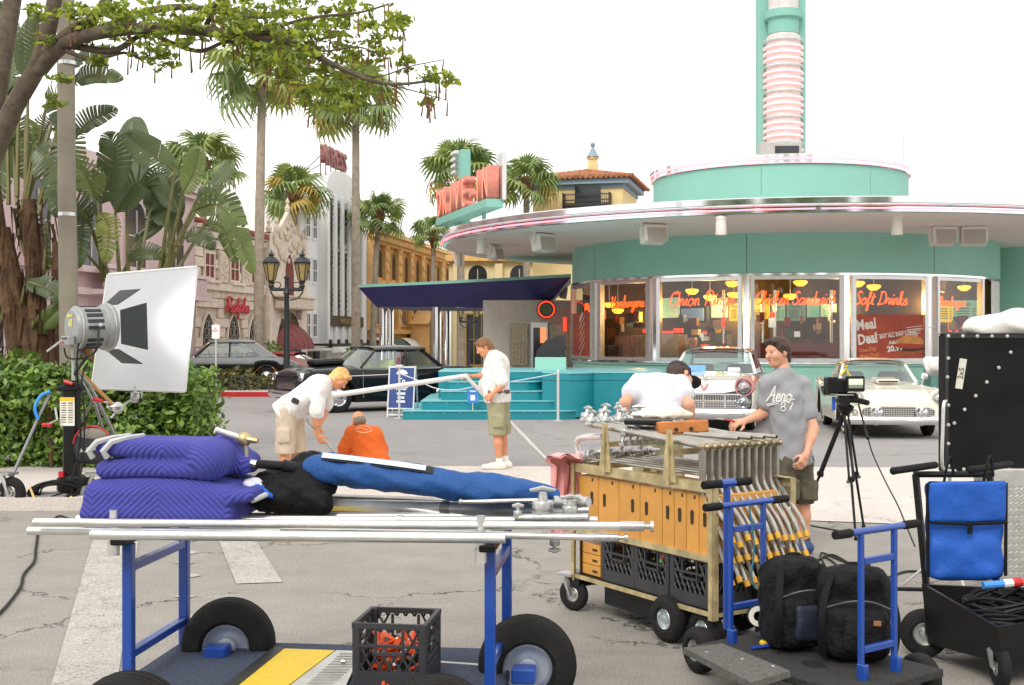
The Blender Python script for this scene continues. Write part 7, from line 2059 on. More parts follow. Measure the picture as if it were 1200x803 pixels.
# light stands lying in the rack, feet hanging over the end
def cstand(i,n):
    y_=.03+(WB_-.04)*i/(n-1);rn=random.Random(i)
    t=thing('light_stand','chrome light stand lying in the cart rack with bent legs and yellow feet','light stand',bw(1.22,y_,1.15),RB,'chrome light stands racked on the grip cart')
    mb=MB();mb.tube([(0,0,0),(-1.1-.02*(i%3),0,.06+.004*(i%2))],.0165,10);mb.build('mast',mSTEEL,t)
    mb=MB();mb.tube([(.03,0,.0),(-.03,0,0)],.022,10);mb.ball((.034,0,0),(.016,.016,.016),8,6);mb.build('hub',M('brass_dull',(.42,.36,.24),.4,.8,var=.2),t)
    for k_ in range(3):
        dx=.07*k_;bot=-.5-.11*k_+rn.uniform(-.02,.02)
        o_=.006*(k_-1)
        pts=catmull([(.015-.02*k_,o_,-.0),(.015-.02*k_,o_,-.13),(.02-.012*k_,o_,-.22-.05*k_),(.08-.01*k_,o_,-.3-.07*k_),(.2-.01*k_,o_,bot+.08),(.245-.01*k_,o_,bot)],5)
        mb=MB();mb.tube(pts,.0125,8);lg=mb.build('leg',mSTEEL,t)
        d=(pts[-1]-pts[-2]).normalized();mb=MB();mb.tube([pts[-1]-d*.012,pts[-1]+d*.022],.0165,10);mb.build('foot_cap',mGOLD,lg)
    hx=-1.08;grip_head(t,(hx,0,.07),(.1,1,.1) if i%2 else (0,.3,1),1.0)
    mb=MB();mb.box((-.72,0,.03),(.05,.05,.05),bev=.01);mb.tube([(-.72,0,.03),(-.72,-.02,-.03)],.008,6);mb.box((-.72,-.02,-.04),(.05,.012,.02));mb.build('collar_knob',mSILV,t)
for i in range(11):cstand(i,11)
for i in range(7):
    y_=.05+i*.08
    t=thing('grip_rod','steel grip arm with clamp head lying in the lower rack','grip arm',bw(.12,y_,.985),RB,'steel grip arms in the lower rack')
    mb=MB();mb.tube([(0,0,0),(1.05,.01,.0)],.009,8);mb.build('rod',mSTEEL,t);grip_head(t,(-.02,0,.02),(.2,.3,1) if i%2 else (1,.2,.3),.95)
    mb=MB();mb.box((-.08,0,.01),(.05,.05,.06),bev=.01);mb.build('clamp_block',mSILV,t)
for i in range(5):
    t=thing('clamp_knuckle','loose cast clamp head heaped at the towel end of the rack','clamp',bw(.02+.05*(i%3),.08+.1*i,1.24+.02*(i%2)),RB+i,'loose clamp heads on the rack');grip_head(t,(0,0,0),(.4*(i%2),.3,1),1.0,'clamp_disc')
for i in range(4):
    t=thing('steel_tube','dark open-ended steel tube lying past the wooden box','tube',bw(.86+.03*i,.2+.09*i,1.19),RB+R(6),'steel tubes on top of the rack');mb=MB();mb.tube([(0,0,0),(.42-.02*i,0,0)],.0125,10);mb.build('tube',mSTEEL,t)
    mb=MB();mb.tube([(.42-.02*i,0,0),(.422-.02*i,0,0)],.009,8);mb.build('bore',mPLYE,t)
q=P(801,508,7.15)
t=thing('wooden_block','worn wooden box with two round holes lying on top of the stands','box',q,R(-1))
mb=MB();mb.box((0,.12,.03),(.3,.26,.075),Euler((R(-4),R(-3),0)),None,.008);mb.build('shell',M('worn_orange_wood',S(176,108,52),.5,var=.25,vscale=6),t,smooth=0)
mb=MB()
for x_ in (-.045,.045):mb.lathe([(0,0),(.013,0)],16,Matrix.Translation((x_,-.013,.025+.05*x_))@Matrix.Rotation(R(86),4,'X'))
mb.box((-.02,.1,.0715),(.03,.02,.003),Euler((R(-4),R(-3),0)));mb.build('holes',mPLYE,t,smooth=0)
t=thing('white_rag','crumpled white cloth lying on the stands behind the wooden box','cloth',P(775,490,7.6),R(-5))
s=SD();s.ell((0,0,.02),(.2,.1,.03),None,.03);s.ell((.06,0,.03),(.1,.08,.04),None,.03);s.cone((-.1,0,.03),(.1,-.03,.03),.03,.03,.03);sd_obj('cloth',[(*s.mesh(.009,.012,40,5),0)],[M('off_white_rag',S(216,206,192),.95,bump=.3,bscale=80)],t)
t=thing('black_case','flat black case on the stands beside the wooden box','case',P(760,497,7.4),R(-6));mb=MB();mb.box((0,0,.015),(.3,.2,.03),bev=.008);mb.build('lid',mBLKP,t,smooth=0)
mb=MB();mb.box((.1,-.1,.02),(.05,.008,.012));mb.build('latch',mSILV,t,smooth=0)
t=thing('pink_towel','pink towel hanging over the end of the grip cart','towel',bw(-.02,.1,.97),RB)
def tow(u,v):
    y=-.25+.3*u;L_=v*.66
    fold=.028*math.sin(u*17+v*2)*min(1,v*3)+.012*math.sin(u*31-v*3)
    if L_<.13:return (.09-L_+.0,y*(1-.1*v),.012+.02*math.sin(u*9)+.012)
    if L_<.2:a=(L_-.13)/.07*PI/2;return (-.04-.045*math.sin(a)+fold*.3,y*(1-.1*v),.024-.045*(1-math.cos(a)))
    return (-.085+fold-.03*(L_-.2),y*(1-.25*v)+.02*math.sin(v*5),-.021-(L_-.2))
mb=MB();mb.grid(tow,40,30);mb.grid(lambda u,v:Vector(tow(u,v))+Vector((-.012,0,.008)),40,30);mb.build('terry_cloth',M('pink_terry',S(236,166,164),.98,var=.08,vscale=20,bump=.25,bscale=160),t,smooth=60,fix=False)

# ---- C: flat deck cart with blue handles
RC_=math.atan2(-.81,.586)
C=thing('flat_cart','black deck cart with blue upright handles holding two backpacks','cart',(1.2,6.1,0),RC_)
MC=l2w(C);IC=MC.inverted()
def cw_(x,y,z):return MC@Vector((x,y,z))
mb=MB();mb.box((.42,.0,.2),(1.0,.66,.04),bev=.006);mb.build('deck',M('black_carpet',(.028,.027,.026),.95,var=.4,vscale=40,bump=.5,bscale=100),C,smooth=0)
def handle(x_,ztop,crosses,half,gl_,name='handle_frame'):
    for s_ in (-1,1):
        mb=MB();mb.box((x_,s_*.12,(ztop+.2)/2+.01),(.026,.024,ztop-.2),bev=.004);mb.box((x_+.01,s_*.12,.25),(.045,.034,.08),bev=.004);mb.build('upright',mBLUE,C,smooth=0)
    mb=MB();mb.tube([(x_,-half+gl_,ztop),(x_,half-gl_,ztop)],.016,10);mb.build('top_bar',mBLUE,C)
    for z in crosses:mb=MB();mb.box((x_,0,z),(.026,.21,.03),bev=.003);mb.build('cross_bar',mBLUE,C,smooth=0)
    for s_ in (-1,1):mb=MB();mb.tube([(x_,s_*(half-gl_-.002),ztop),(x_,s_*(half-gl_+.01),ztop),(x_,s_*half,ztop)],[.018,.021,.02],12);mb.build('grip',mRUB,C)
handle(0.0,.915,(.79,.4),.3,.11);handle(.8,.885,(.75,.35),.3,.11)
mb=MB();mb.tube([(-.16,.02,.24),(-.16,.02,1.0)],.019,8);mb.build('upright',mBLUE,C);mb=MB();mb.tube([(-.16,-.15,1.0),(-.16,.19,1.0)],.022,12);mb.build('grip',mRUB,C)
mb=MB();mb.tube([(-.16,-.03,1.0),(-.16,.07,1.0)],.024,10);mb.build('clamp',mBLUE,C)
mb=MB();mb.tube(catmull([(.01,.0,.92),(.03,.02,.7),(.02,.01,.55),(.03,.03,.48)],4),.005,5);mb.build('cord',M('teal_cord',S(40,110,130),.7),C)
for (px,hy,Y) in ((820,757,6.28),(953,800,5.62),(1078,790,5.75)):
    q=IC@P(px,hy,Y);q.z=.12;tyre(C,q,.12,.1,(-.25,-1,0),.48,rim=mSILV)
q=IC@P(905,720,6.6);q.z=.12;tyre(C,q,.12,.1,(-.25,-1,0),.48,rim=mSILV)
t=thing('carpeted_board','loose grey carpeted board lying across the front wheels of the flat cart','board',P(862,776,5.95))
pts=[]
for px,py in ((801,759),(846,754),(926,786),(880,800)):
    z=.27;Y=(CH-z)*FPX/(py-HZ);pts.append((GX(px,Y)-t.location.x,Y-t.location.y))
zt=.27-t.location.z
mb=MB();mb.prism(pts,zt-.03,zt);mb.build('panel',M('grey_carpet',S(96,94,90),.95,var=.35,vscale=40,bump=.6,bscale=120),t,smooth=0)
mb=MB()
for a,b_ in ((.2,.3),(.8,.5),(.5,.7)):
    x_=pts[0][0]*(1-a)+pts[2][0]*a;y_=pts[0][1]*(1-a)+pts[2][1]*a;mb.lathe([(0,0.002),(.008,.002),(.009,0)],8,Matrix.Translation((x_+.05*b_,y_,zt)))
mb.build('screws',mSILV,t)['kind']='stuff'
# backpacks
mBP=M('black_nylon_pack',(.009,.009,.01),.7,var=.4,vscale=12,bump=.6,bscale=40,spec=.2);mBP2=M('navy_nylon',(.01,.014,.034),.6,var=.3,bump=.2,bscale=90);mSTR=M('webbing_black',(.006,.006,.0065),.7,spec=.2)
def pack(loc_,rz,label,h_,k,navy):
    t=thing('backpack',label,'backpack',loc_,rz,'black backpacks on the flat cart')
    s=SD();s.rbox((0,0,h_*.5),(.3*k,.2,h_),None,.075,.03);s.rbox((0,-.1,h_*.36),(.25*k,.14,h_*.6),None,.055,.03);s.ell((0,-.02,h_*.92),(.11*k,.09,.06),None,.05)
    sd_obj('sack',[(*s.mesh(.011,.008,42,3+k),0)],[mBP],t)
    s=SD();s.rbox((.02*k,-.165,h_*.36),(.17*k,.06,h_*.42),None,.028,.02);sd_obj('front_pocket',[(*s.mesh(.01,.006,30,2),0)],[mBP2 if navy else mBP],t)
    for s_ in (-1,1):
        mb=MB();mb.tube(catmull([(s_*.1*k,-.1,h_*.98),(s_*.135*k,-.165,h_*.75),(s_*.15*k,-.19,h_*.45),(s_*.14*k,-.15,h_*.1)],5),[.02]*16,7,None,True,flat=.5);mb.build('shoulder_strap',mSTR,t)
    mb=MB();mb.tube(catmull([(-.05,0,h_*.99),(-.03,-.02,h_*1.07),(.03,-.02,h_*1.07),(.05,0,h_*.99)],4),.01,6);mb.build('haul_loop',mSTR,t)
    mb=MB();mb.tube(catmull([(-.12*k,-.12,h_*.62),(-.04,-.175,h_*.72),(.06,-.175,h_*.72),(.13*k,-.12,h_*.62)],5),.005,5);mb.build('zip',M('zip_grey',(.12,.12,.13),.4,.5),t)
    mb=MB();mb.box((.07*k,-.2,h_*.5),(.035,.006,.025),bev=.003);mb.build('patch',M('patch_red',S(150,50,46),.6) if navy else M('patch_orange',S(150,96,60),.6),t,smooth=0)
q=P(928,765,5.95);pack((q.x,q.y,.222),R(12),'rounded black and navy backpack with red patch by the blue upright',.43,1.05,True)
q=P(1000,770,5.75);pack((q.x,q.y,.222),R(-8),'square plain black backpack behind the second blue handle',.42,1.15,False)
t=thing('tape_roll','white rimmed tape roll hanging beside the navy backpack','tape',P(888,722,6.0));mb=MB();mb.lathe([(.025,-.02),(.05,-.02),(.05,.02),(.025,.02),(.025,-.02)],20,Matrix.Rotation(R(80),4,'X'));mb.build('reel',M('white_card',S(214,208,200),.7),t);mb=MB();mb.lathe([(.0505,-.019),(.053,-.019),(.053,.019),(.0505,.019)],20,Matrix.Rotation(R(80),4,'X'));mb.build('tape',mBLKP,t)
t=thing('utility_tool','small blue and yellow hand tool lying on the black deck','tool',P(893,764,5.9),R(20));q=Vector(t.location);mb=MB();mb.tube([(-.06,0,.232-q.z),(.05,0,.236-q.z)],[.012,.016],8,None,True,flat=.6);mb.build('handle',M('tool_blue',S(30,60,160),.4),t);mb=MB();mb.box((.03,.02,.245-q.z),(.05,.035,.025),None,None,.006);mb.build('head',M('tool_yellow',S(230,190,30),.4),t,smooth=0)

# ---- E: black dolly with blue document bag, tray and cable coil
EX,EY=GX(1075,6.7),6.7
E=thing('black_dolly','black steel dolly with a blue bag hung on its handles','dolly',(EX,EY,0),R(6))
IE=l2w(E).inverted()
def ep(px,py,Y):return IE@P(px,py,Y)
for px0,px1 in ((1073,1086),(1160,1168)):
    mb=MB();mb.tube([ep(px0,556,6.7),ep(px1,690,6.6),ep(px1+3,745,6.55)],.022,4);mb.build('upright',mBLKM,E,smooth=0)
mb=MB();mb.tube([ep(1071,556,6.7),ep(1164,556,6.72)],.018,8);mb.build('top_bar',mBLKM,E)
for (a,b_) in (((1096,545,6.75),(1047,552,6.45)),((1184,544,6.75),(1138,551,6.45))):
    mb=MB();mb.tube([ep(*a),ep(*b_)],.02,10);mb.ball(ep(*b_),.022,8,6);mb.build('grip',mRUB,E)
mb=MB();a,b_,c_,d_=ep(1080,682,6.55),ep(1196,745,5.9),ep(1210,690,6.6),ep(1195,770,5.9)
low=[ep(1088,755,6.55),ep(1176,778,5.95),ep(1280,765,6.2),ep(1200,745,6.8)]
up_=[ep(1080,684,6.55),ep(1168,735,5.9),ep(1285,720,6.15),ep(1205,690,6.85)]
v=low+up_+[p*.94+(sum(up_,Vector())/4)*.06 for p in up_]+[p+Vector((0,0,.03)) for p in [q*.9+(sum(low,Vector())/4)*.1 for q in low]]
mb.add(v,[(0,1,2,3)]+[(i,(i+1)%4,4+(i+1)%4,4+i) for i in range(4)]+[(4+i,4+(i+1)%4,8+(i+1)%4,8+i) for i in range(4)]+[(8+i,8+(i+1)%4,12+(i+1)%4,12+i) for i in range(4)]+[(12,13,14,15)])
mb.build('tray',mBLKM,E,smooth=0)
tyre(E,Vector((ep(1083,752,6.6).x,ep(1083,752,6.6).y,.13)),.13,.1,(-.35,-1,0),.5,rim=mSILV,grooves=1)
caster(E,Vector((ep(1172,770,6.0).x,ep(1172,770,6.0).y,.11)),.11,R(80));q=ep(1250,760,6.6);caster(E,Vector((q.x,q.y,.11)),.11,R(80))
mb=MB();mb.tube([ep(1040,690,6.8),ep(1086,691,6.65)],.012,8);mb.build('side_peg',mBLKM,E);mb=MB();mb.tube([ep(1068,736,6.7),ep(1090,734,6.6)],.016,8);mb.build('side_peg',mBLKM,E)
mBB=M('blue_bag_nylon',S(34,88,178),.6,var=.16,vscale=4,bump=.9,bscale=7,spec=.3)
q=P(1133,682,6.42);t=thing('document_bag','bright blue square nylon bag with black trim hanging on the dolly','bag',q,R(4))
s=SD();s.rbox((0,.03,.27),(.42,.07,.52),None,.03,.02);s.rbox((.0,.01,.12),(.36,.07,.2),None,.04,.05)
sd_obj('pouch',[(*s.mesh(.011,.009,26,4),0)],[mBB],t)
s=SD();s.rbox((0,-.005,.43),(.425,.03,.22),Matrix.Rotation(R(3),3,'X'),.012,.02);sd_obj('flap',[(*s.mesh(.01,.004,30,8),0)],[mBB],t)
mb=MB();mb.tube([(-.21,-.028,.325),(0,-.034,.315),(.21,-.028,.322)],.009,6);mb.tube([(-.215,0,.03),(-.218,0,.53)],.009,6);mb.tube([(.215,0,.03),(.218,0,.53)],.009,6);mb.tube([(-.21,0,.535),(.21,0,.535)],.007,6);mb.build('piping',mSTR,t)
mb=MB();mb.box((.0,-.038,.29),(.025,.008,.05));mb.build('tab',mSTR,t,smooth=0)
mb=MB()
for x_ in (-.12,.1):mb=MB();mb.tube(catmull([(x_,.02,.52),(x_+.01,.0,.62),(x_+.05,.04,.67),(x_+.07,.05,.56)],4),.012,6,None,True,flat=.5);mb.build('hanging_strap',mSTR,t)
q=P(1172,712,6.3);t=thing('cable_coil','thick coil of black cable lying in the dolly tray','cable',q);rn=random.Random(2)
for i in range(13):
    mb=MB();rr=rn.uniform(.15,.22);cx,cy,cz=rn.uniform(-.02,.04),rn.uniform(-.02,.02),rn.uniform(-.06,.05);tl=rn.uniform(-.25,.25)
    mb.tube([(cx+rr*math.cos(a*PI/14),cy+rr*.8*math.sin(a*PI/14),cz+.03*math.sin(a*PI/7+i)+tl*.2*math.cos(a*PI/14)) for a in range(28)],.0095,6,closed=True);mb.build('cable_loop',mBLKP,t)
t=thing('cable_connector','blue, white and red connector lying on the cable coil','connector',P(1165,686,6.3),R(4));mb=MB();mb.tube([(-.06,0,0),(.05,0,.008)],.02,10,M('conn_blue',S(70,140,220),.4));mb.tube([(.05,0,.008),(.1,0,.012)],.022,10,M('conn_white',S(224,224,220),.4));mb.tube([(.1,0,.012),(.15,0,.016)],.024,10,M('conn_red',S(190,40,40),.4));mb.build('plug_body',None,t)

# ---- F: tall panel case at the right edge
FY=7.5;F0=P(1107,555,FY)
F=thing('panel_case','tall black riveted panel case at the picture edge behind the dolly'.replace(' at the picture edge',''),'case',(F0.x,FY,0),0)
IF=l2w(F).inverted()
def fp(px,py,Y=FY):return IF@P(px,py,Y)
a,b_=fp(1107,392),fp(1280,555)
mb=MB();mb.box(((a.x+b_.x)/2,.06,(a.z+b_.z)/2),(b_.x-a.x,.12,a.z-b_.z),bev=.012);mb.build('shell',M('black_panel',(.008,.008,.0085),.55,var=.4,vscale=3,spec=.18),F,smooth=0)
mb=MB();e=.014
mb.box(((a.x+b_.x)/2,-.002,a.z-.012),(b_.x-a.x,.006,.022));mb.box((a.x+.012,-.0035,(a.z+b_.z)/2),(.022,.006,a.z-b_.z-.05));mb.box(((a.x+b_.x)/2,.06,a.z+.003),(b_.x-a.x,.12,.006));mb.build('edge_trim',M('dark_edge',S(60,60,60),.4,.5),F,smooth=0)
mRIV=M('rivet',S(196,194,188),.35,.5);mb=MB();mb.ball((0,0,0),(.012,.006,.012),8,5);RV=mb.mesh('rivet',mRIV)
for px,py in ([(1184,413),(1170,431),(1156,448),(1143,464),(1130,480),(1118,496)]+[(1111,394),(1128,394),(1145,394),(1162,394),(1180,394),(1111,420),(1110,442),(1111,475),(1111,498),(1111,520),(1111,546),(1129,550),(1182,556-6)]):
    q=fp(px,py);link('rivet',RV,F,(q.x,-.007,q.z))
mb=MB();q=fp(1126,438);mb.box((q.x,-.003,q.z),(.045,.004,.19),Matrix.Rotation(R(9),4,'Y'));lb=mb.build('tape_label',M('paper_tape',S(206,204,190),.8,var=.06),F,smooth=0)
text_obj('tape_writing','2x5',.05,.001,M('marker_black',(.03,.03,.03),.6),lb,Matrix.Translation((q.x+.015,-.0062,q.z))@Matrix.Rotation(R(9),4,'Y')@Euler((R(90),0,0)).to_matrix().to_4x4()@Matrix.Rotation(R(90),4,'Z'))
a2,b2=fp(1166,562,FY-.1),fp(1300,700,FY-.1)
mb=MB();mb.box(((a2.x+b2.x)/2,.1,(a2.z+.12)/2+.06),(b2.x-a2.x,.3,a2.z-.12),bev=.008);bx_=mb.build('diamond_box',mDIAM,F,smooth=0)
mb=MB()
for i in range(14):
    for j_ in range(30):
        x_=a2.x+.015+i*.035;z_=.2+j_*.022
        if z_>a2.z-.02:continue
        mb.box((x_+.017*(j_%2),-.053,z_),(.022,.004,.006),Matrix.Rotation(R(40 if j_%2 else -40),4,'Y'))
mb.build('tread_lugs',mDIAM,bx_,smooth=0)['kind']='stuff'
for x_ in (a2.x+.1,b2.x-.1):
    for y_ in (.0,.22):caster(F,(x_,y_,.09),.09,R(90))
mb=MB();mb.box(((a2.x+b_.x)/2,.06,(b_.z+a2.z)/2),(b_.x-a2.x,.1,max(.02,b_.z-a2.z+.02)));mb.build('riser',mBLKM,F,smooth=0)
mb=MB();mb.tube(catmull([fp(1109,470,FY-.03),fp(1106,474,FY-.05),fp(1105,500,FY-.06),fp(1104,540,FY-.06),fp(1107,550,FY-.05),fp(1120,552,FY-.04)],5),.011,8);mb.build('bent_rail',mPIPE,F)
mPLB=M('white_plastic_bag',S(232,230,224),.35,var=.03,bump=.4,bscale=18)
t=thing('white_plastic_bag','bulging white plastic bag lying on top of the black panel case','bag',P(1168,391.5,7.56))
s=SD();s.ell((.03,0,.06),(.2,.1,.07),None,.05);s.ell((-.1,0,.035),(.1,.08,.04),None,.05);s.ell((.16,0,.08),(.12,.1,.08),None,.05);s.cut((0,0,.002),(0,0,-1));sd_obj('plastic',[(*s.mesh(.011,.014,24,3),0)],[mPLB],t)
mb=MB();mb.ball((.17,-.1,.05),(.05,.03,.04),8,6);mb.build('blue_tie',M('bright_blue_cloth',S(30,96,200),.8),t)
t=thing('wrapped_lamp','white plastic wrapped lamp on a thin stand beside the black panel case','lamp',(P(1098,430,8.4).x,8.4,0));q=P(1098,428,8.4)-Vector(t.location)
s=SD();s.rbox(q+Vector((.03,0,0)),(.24,.14,.13),None,.05,.03);s.cone(q+Vector((.08,0,-.02)),q+Vector((.1,0,-.1)),.05,.03,.03);sd_obj('plastic_wrap',[(*s.mesh(.011,.012,26,6),0)],[mPLB],t)
mb=MB();mb.tube([(q.x+.09,0,0.02),(q.x+.09,0,q.z-.05)],.014,8);mb.tube([(q.x+.09,0,.3),(q.x-.2,.1,.01)],.01,6);mb.tube([(q.x+.09,0,.3),(q.x+.35,.15,.01)],.01,6);mb.tube([(q.x+.09,0,.3),(q.x+.1,-.3,.01)],.01,6);mb.build('stand',mPIPE,t)
mb=MB();q2=P(1112,409,8.4)-Vector(t.location);mb.ball(q2,(.05,.05,.04),10,6);mb.build('black_cap',mBLKP,t)

# ---- film camera on tripod
CY=10.75;ct_=thing('camera_tripod','black film tripod standing on the pale concrete beside the grey shirted person','tripod',(GX(990,CY),CY,0))
b0=Vector(ct_.location)
apex=cq(991,480,CY)
for (px,py,dy) in ((938,608,.45),(1003,626,-.35),(1012,606,.35)):
    f_=cq(px,py,CY+dy);f_.z=max(f_.z,.015) if True else 0;f_.z=.02
    d=(f_-apex);side=Vector((d.y,-d.x,0)).normalized()*.018
    mb=MB();m_=apex+d*.55
    for s_ in (-1,1):mb.tube([apex+side*s_,m_+side*s_],.011,8)
    mb.box(m_,(.06,.04,.05),None,None,.01);mb.tube([m_-d*.02,f_],[.013,.011],8);mb.ball(f_,.02,8,6);mb.build('leg',mBLKP,ct_)
    mb=MB();mb.box(apex+d*.57+side*1.6,(.03,.02,.03),None,None,.006);mb.build('leg_lock',M('lock_grey',S(90,90,90),.4),ct_)
mb=MB();mb.lathe([(.0,-.06),(.03,-.05),(.07,0),(.075,.03),(.04,.05),(0,.05)],18,Matrix.Translation(apex));mb.build('bowl',mBLKP,ct_)
mb=MB();mb.box(cq(994,466,CY),(.16,.12,.09),None,None,.02);mb.box(cq(1008,470,CY),(.16,.09,.05),Euler((0,R(14),0)),None,.015);mb.lathe([(0,-.06),(.05,-.06),(.05,.06),(0,.06)],16,Matrix.Translation(cq(988,470,CY-.04))@Matrix.Rotation(R(90),4,'X'));mb.build('fluid_head',mBLKP,ct_)
mb=MB();mb.tube([cq(1006,474,CY-.02),cq(1013,498,CY-.25),cq(1017,514,CY-.4)],[.008,.009,.015],8);mb.build('pan_bar',mBLKP,ct_)
mb=MB();mb.tube([cq(1003,626,CY-.35),cq(960,618,CY),cq(950,616,CY+.2)],.008,6);mb.build('floor_spreader',mBLKP,ct_)
t=thing('film_camera','black film camera with lit side monitor on the tripod','camera',cq(990,456,CY)+b0);b0=Vector(t.location)
mb=MB();mb.box(cq(980,452,CY),(.17,.2,.13),None,None,.015);mb.build('body',mBLKP,t,smooth=0)
mb=MB();mb.box(cq(974,451,CY-.1),(.1,.14,.14),None,None,.01);mb.build('matte_box',mBLKM,t,smooth=0)
mb=MB();mb.lathe([(.0,-.1),(.045,-.1),(.05,.0),(.04,.1),(0,.1)],16,Matrix.Translation(cq(976,454,CY-.02))@Matrix.Rotation(R(70),4,'Y'));mb.build('lens',mBLKM,t)
mb=MB();mb.box(cq(1002,450,CY-.12),(.175,.03,.14),Euler((0,0,R(5))),None,.01);mo=mb.build('monitor',mBLKP,t,smooth=0)
mb=MB();mb.box(cq(1003,449,CY-.138),(.13,.004,.075),Euler((0,0,R(5))));mb.build('screen',EM('screen_glow',(.4,.42,.32),.8),mo,smooth=0)
mb=MB();mb.box(cq(1003,453,CY-.1405),(.13,.002,.03),Euler((0,0,R(5))));mb.box(cq(999,450,CY-.1405),(.07,.002,.018),Euler((0,0,R(5))));mb.build('screen_picture',EM('screen_dark',(.12,.15,.12),.6),mo,smooth=0)
mb=MB();mb.tube([cq(985,440,CY),cq(992,432,CY),cq(994,440,CY)],.012,6);mb.tube([cq(992,434,CY),cq(1000,446,CY-.06)],.006,6);mb.box(cq(991,429,CY),(.03,.03,.02),None,M('cam_yellow',S(210,190,40),.5));mb.build('top_handle',mBLKP if False else None,t)
mb=MB();mb.box(cq(977,473,CY-.05),(.03,.03,.12),None,None,.006);mb.build('blue_battery',M('battery_blue',S(30,90,200),.4),t,smooth=0)
mb=MB();mb.tube([cq(968,463,CY-.1),cq(1000,463,CY-.1)],.007,6);mb.build('support_rod',mSILV,t);mb=MB();mb.tube([cq(968,461,CY+.05),cq(1000,461,CY+.05)],.007,6);mb.build('support_rod',mSILV,t)

# ---- film light on crank stand, with reflector board
LY=12.7
L=thing('crank_stand','black crank-up light stand with tubular legs and wheels beside the hedge','light stand',(GX(84,LY),LY,0));b0=Vector(L.location)
mb=MB();a=cq(84,455,LY);mb.box((0,0,(a.z+.12)/2+.06),(.15,.15,a.z-.12),None,None,.02);mb.box((0,0,a.z),(.26,.18,.06),None,None,.015);mb.box((0,0,.22),(.26,.22,.18),None,None,.03);mb.build('column',mBLKM,L,smooth=0)
mb=MB();q=cq(82,482,LY);mb.box((q.x,-.078,q.z),(.155,.004,.3));o=mb.build('label_plate',M('label_white',S(224,220,206),.5),L,smooth=0)
mb=MB();mb.box((q.x,-.0815,q.z+.13),(.15,.002,.035),None,M('label_yellow',S(230,190,40),.5))
for i in range(9):
    for s_ in (-1,1):mb.box((q.x+s_*.035,-.0815,q.z+.09-.025*i),(.05,.002,.008 if i%3 else .012),None,M('label_ink',S(90,90,90),.6))
mb.build('label_print',None,o,smooth=0)
mTUB=M('grey_tube',(.3,.3,.3),.4,.7,var=.1)
for pts_ in ([(60,460,-.02),(45,490,-.08),(8,572,-.35)],[(92,440,.03),(112,475,.1),(140,570,.5)],[(0,578,-.35),(60,578,-.1),(132,573,.1)],[(0,570,-.3),(8,600,-.35),(10,604,-.35)]):
    mb=MB();mb.tube([cq(px,py,LY+dy) for px,py,dy in pts_],.018,8);mb.build('leg_tube',mTUB,L)
mb=MB();mb.tube(catmull([cq(59,459,LY-.05),cq(48,464,LY-.06),cq(41,478,LY-.1),cq(45,492,LY-.1)],5),.017,8);mb.build('blue_sleeve',M('pipe_blue',S(40,140,220),.5),L)
for (px,py,dy,r) in ((101,584,-.1,.15),(14,603,-.35,.165),(150,575,.6,.15)):
    q=cq(px,py,LY+dy);q.z=r+(.0 if dy<0 else .125);caster(L,q,r,R(20) if px>50 else R(160))
mb=MB();mb.tube([cq(50,498,LY-.1),cq(60,498,LY-.14)],.022,8);mb.tube([cq(75,447,LY-.1),cq(85,450,LY-.1)],.02,8);mb.tube([cq(110,468,LY),cq(120,470,LY-.05)],.02,8);mb.box(cq(72,556,LY-.12),(.05,.04,.06));mb.build('red_knob',M('red_plastic',S(190,30,36),.4),L)
mb=MB();mb.tube([cq(65,478,LY-.1),cq(67,492,LY-.14),cq(58,497,LY-.14)],.012,6);mb.build('crank',mSILV,L);mb=MB();mb.cyl(cq(86,446,LY),cq(86,410,LY),.02);mb.build('spigot',mSILV,L)
# lamp head
hc=P(107,384,LY);t=thing('film_lamp','grey studio film lamp with black barn doors switched on towards the white board','lamp',hc);b0=Vector(t.location)
ax=Vector((.75,.66,.03)).normalized();rt=Vector((ax.y,-ax.x,0)).normalized();up3=rt.cross(ax)
Tl=frame_from(rt,up3,ax,(0,0,0))
mHMI=M('lamp_grey',S(150,152,152),.4,.35,var=.1,vscale=5);mHB=M('lamp_black',(.02,.02,.022),.5)
mb=MB();mb.lathe([(0,-.22),(.19,-.215),(.215,-.19),(.22,-.16),(.22,.1),(.245,.12),(.25,.2),(.235,.215),(.22,.2),(.2,.05),(0,.03)],32,Tl);mb.build('housing',mHMI,t,smooth=30)
mb=MB()
for i in range(20):
    a=i*2*PI/20
    if i%5==4:continue
    c_=Tl@Vector((.224*math.cos(a),.224*math.sin(a),-.03));mb.box(c_,(.035,.012,.17),Tl.to_3x3().to_4x4()@Matrix.Rotation(a+PI/2,4,'Z'))
mb.build('vent_slots',mHB,t,smooth=0)['kind']='stuff'
mb=MB();mb.tube([Tl@Vector((.222*math.cos(a*PI/16),.222*math.sin(a*PI/16),-.165)) for a in range(32)],.012,6,closed=True);mb.tube([Tl@Vector((.25*math.cos(a*PI/16),.25*math.sin(a*PI/16),.17)) for a in range(32)],.012,6,closed=True);mb.build('hoop',mSILV,t)
mb=MB();mb.lathe([(0,.12),(.2,.12)],24,Tl);mb.build('lens',EM('lamp_lens_glow',(.9,.95,1.0),3.0),t)
Tb=Tl@Matrix.Translation((0,0,-.235))@Matrix.Rotation(PI,4,'Y')
mb=MB();c_=Tl@Vector((.02,-.13,-.26));mb.box(c_,(.2,.1,.07),Tl.to_3x3().to_4x4(),None,.008);ob=mb.build('control_box',mHMI,t,smooth=0)
Tc=Tl@Matrix.Translation((0.02,-.13,-.297))@Matrix.Rotation(PI,4,'Y')
text_obj('box_text','ALPHA 4K',.032,.001,M('ink_dark',(.05,.05,.05),.6),ob,Tc@Matrix.Translation((0,.012,0)))
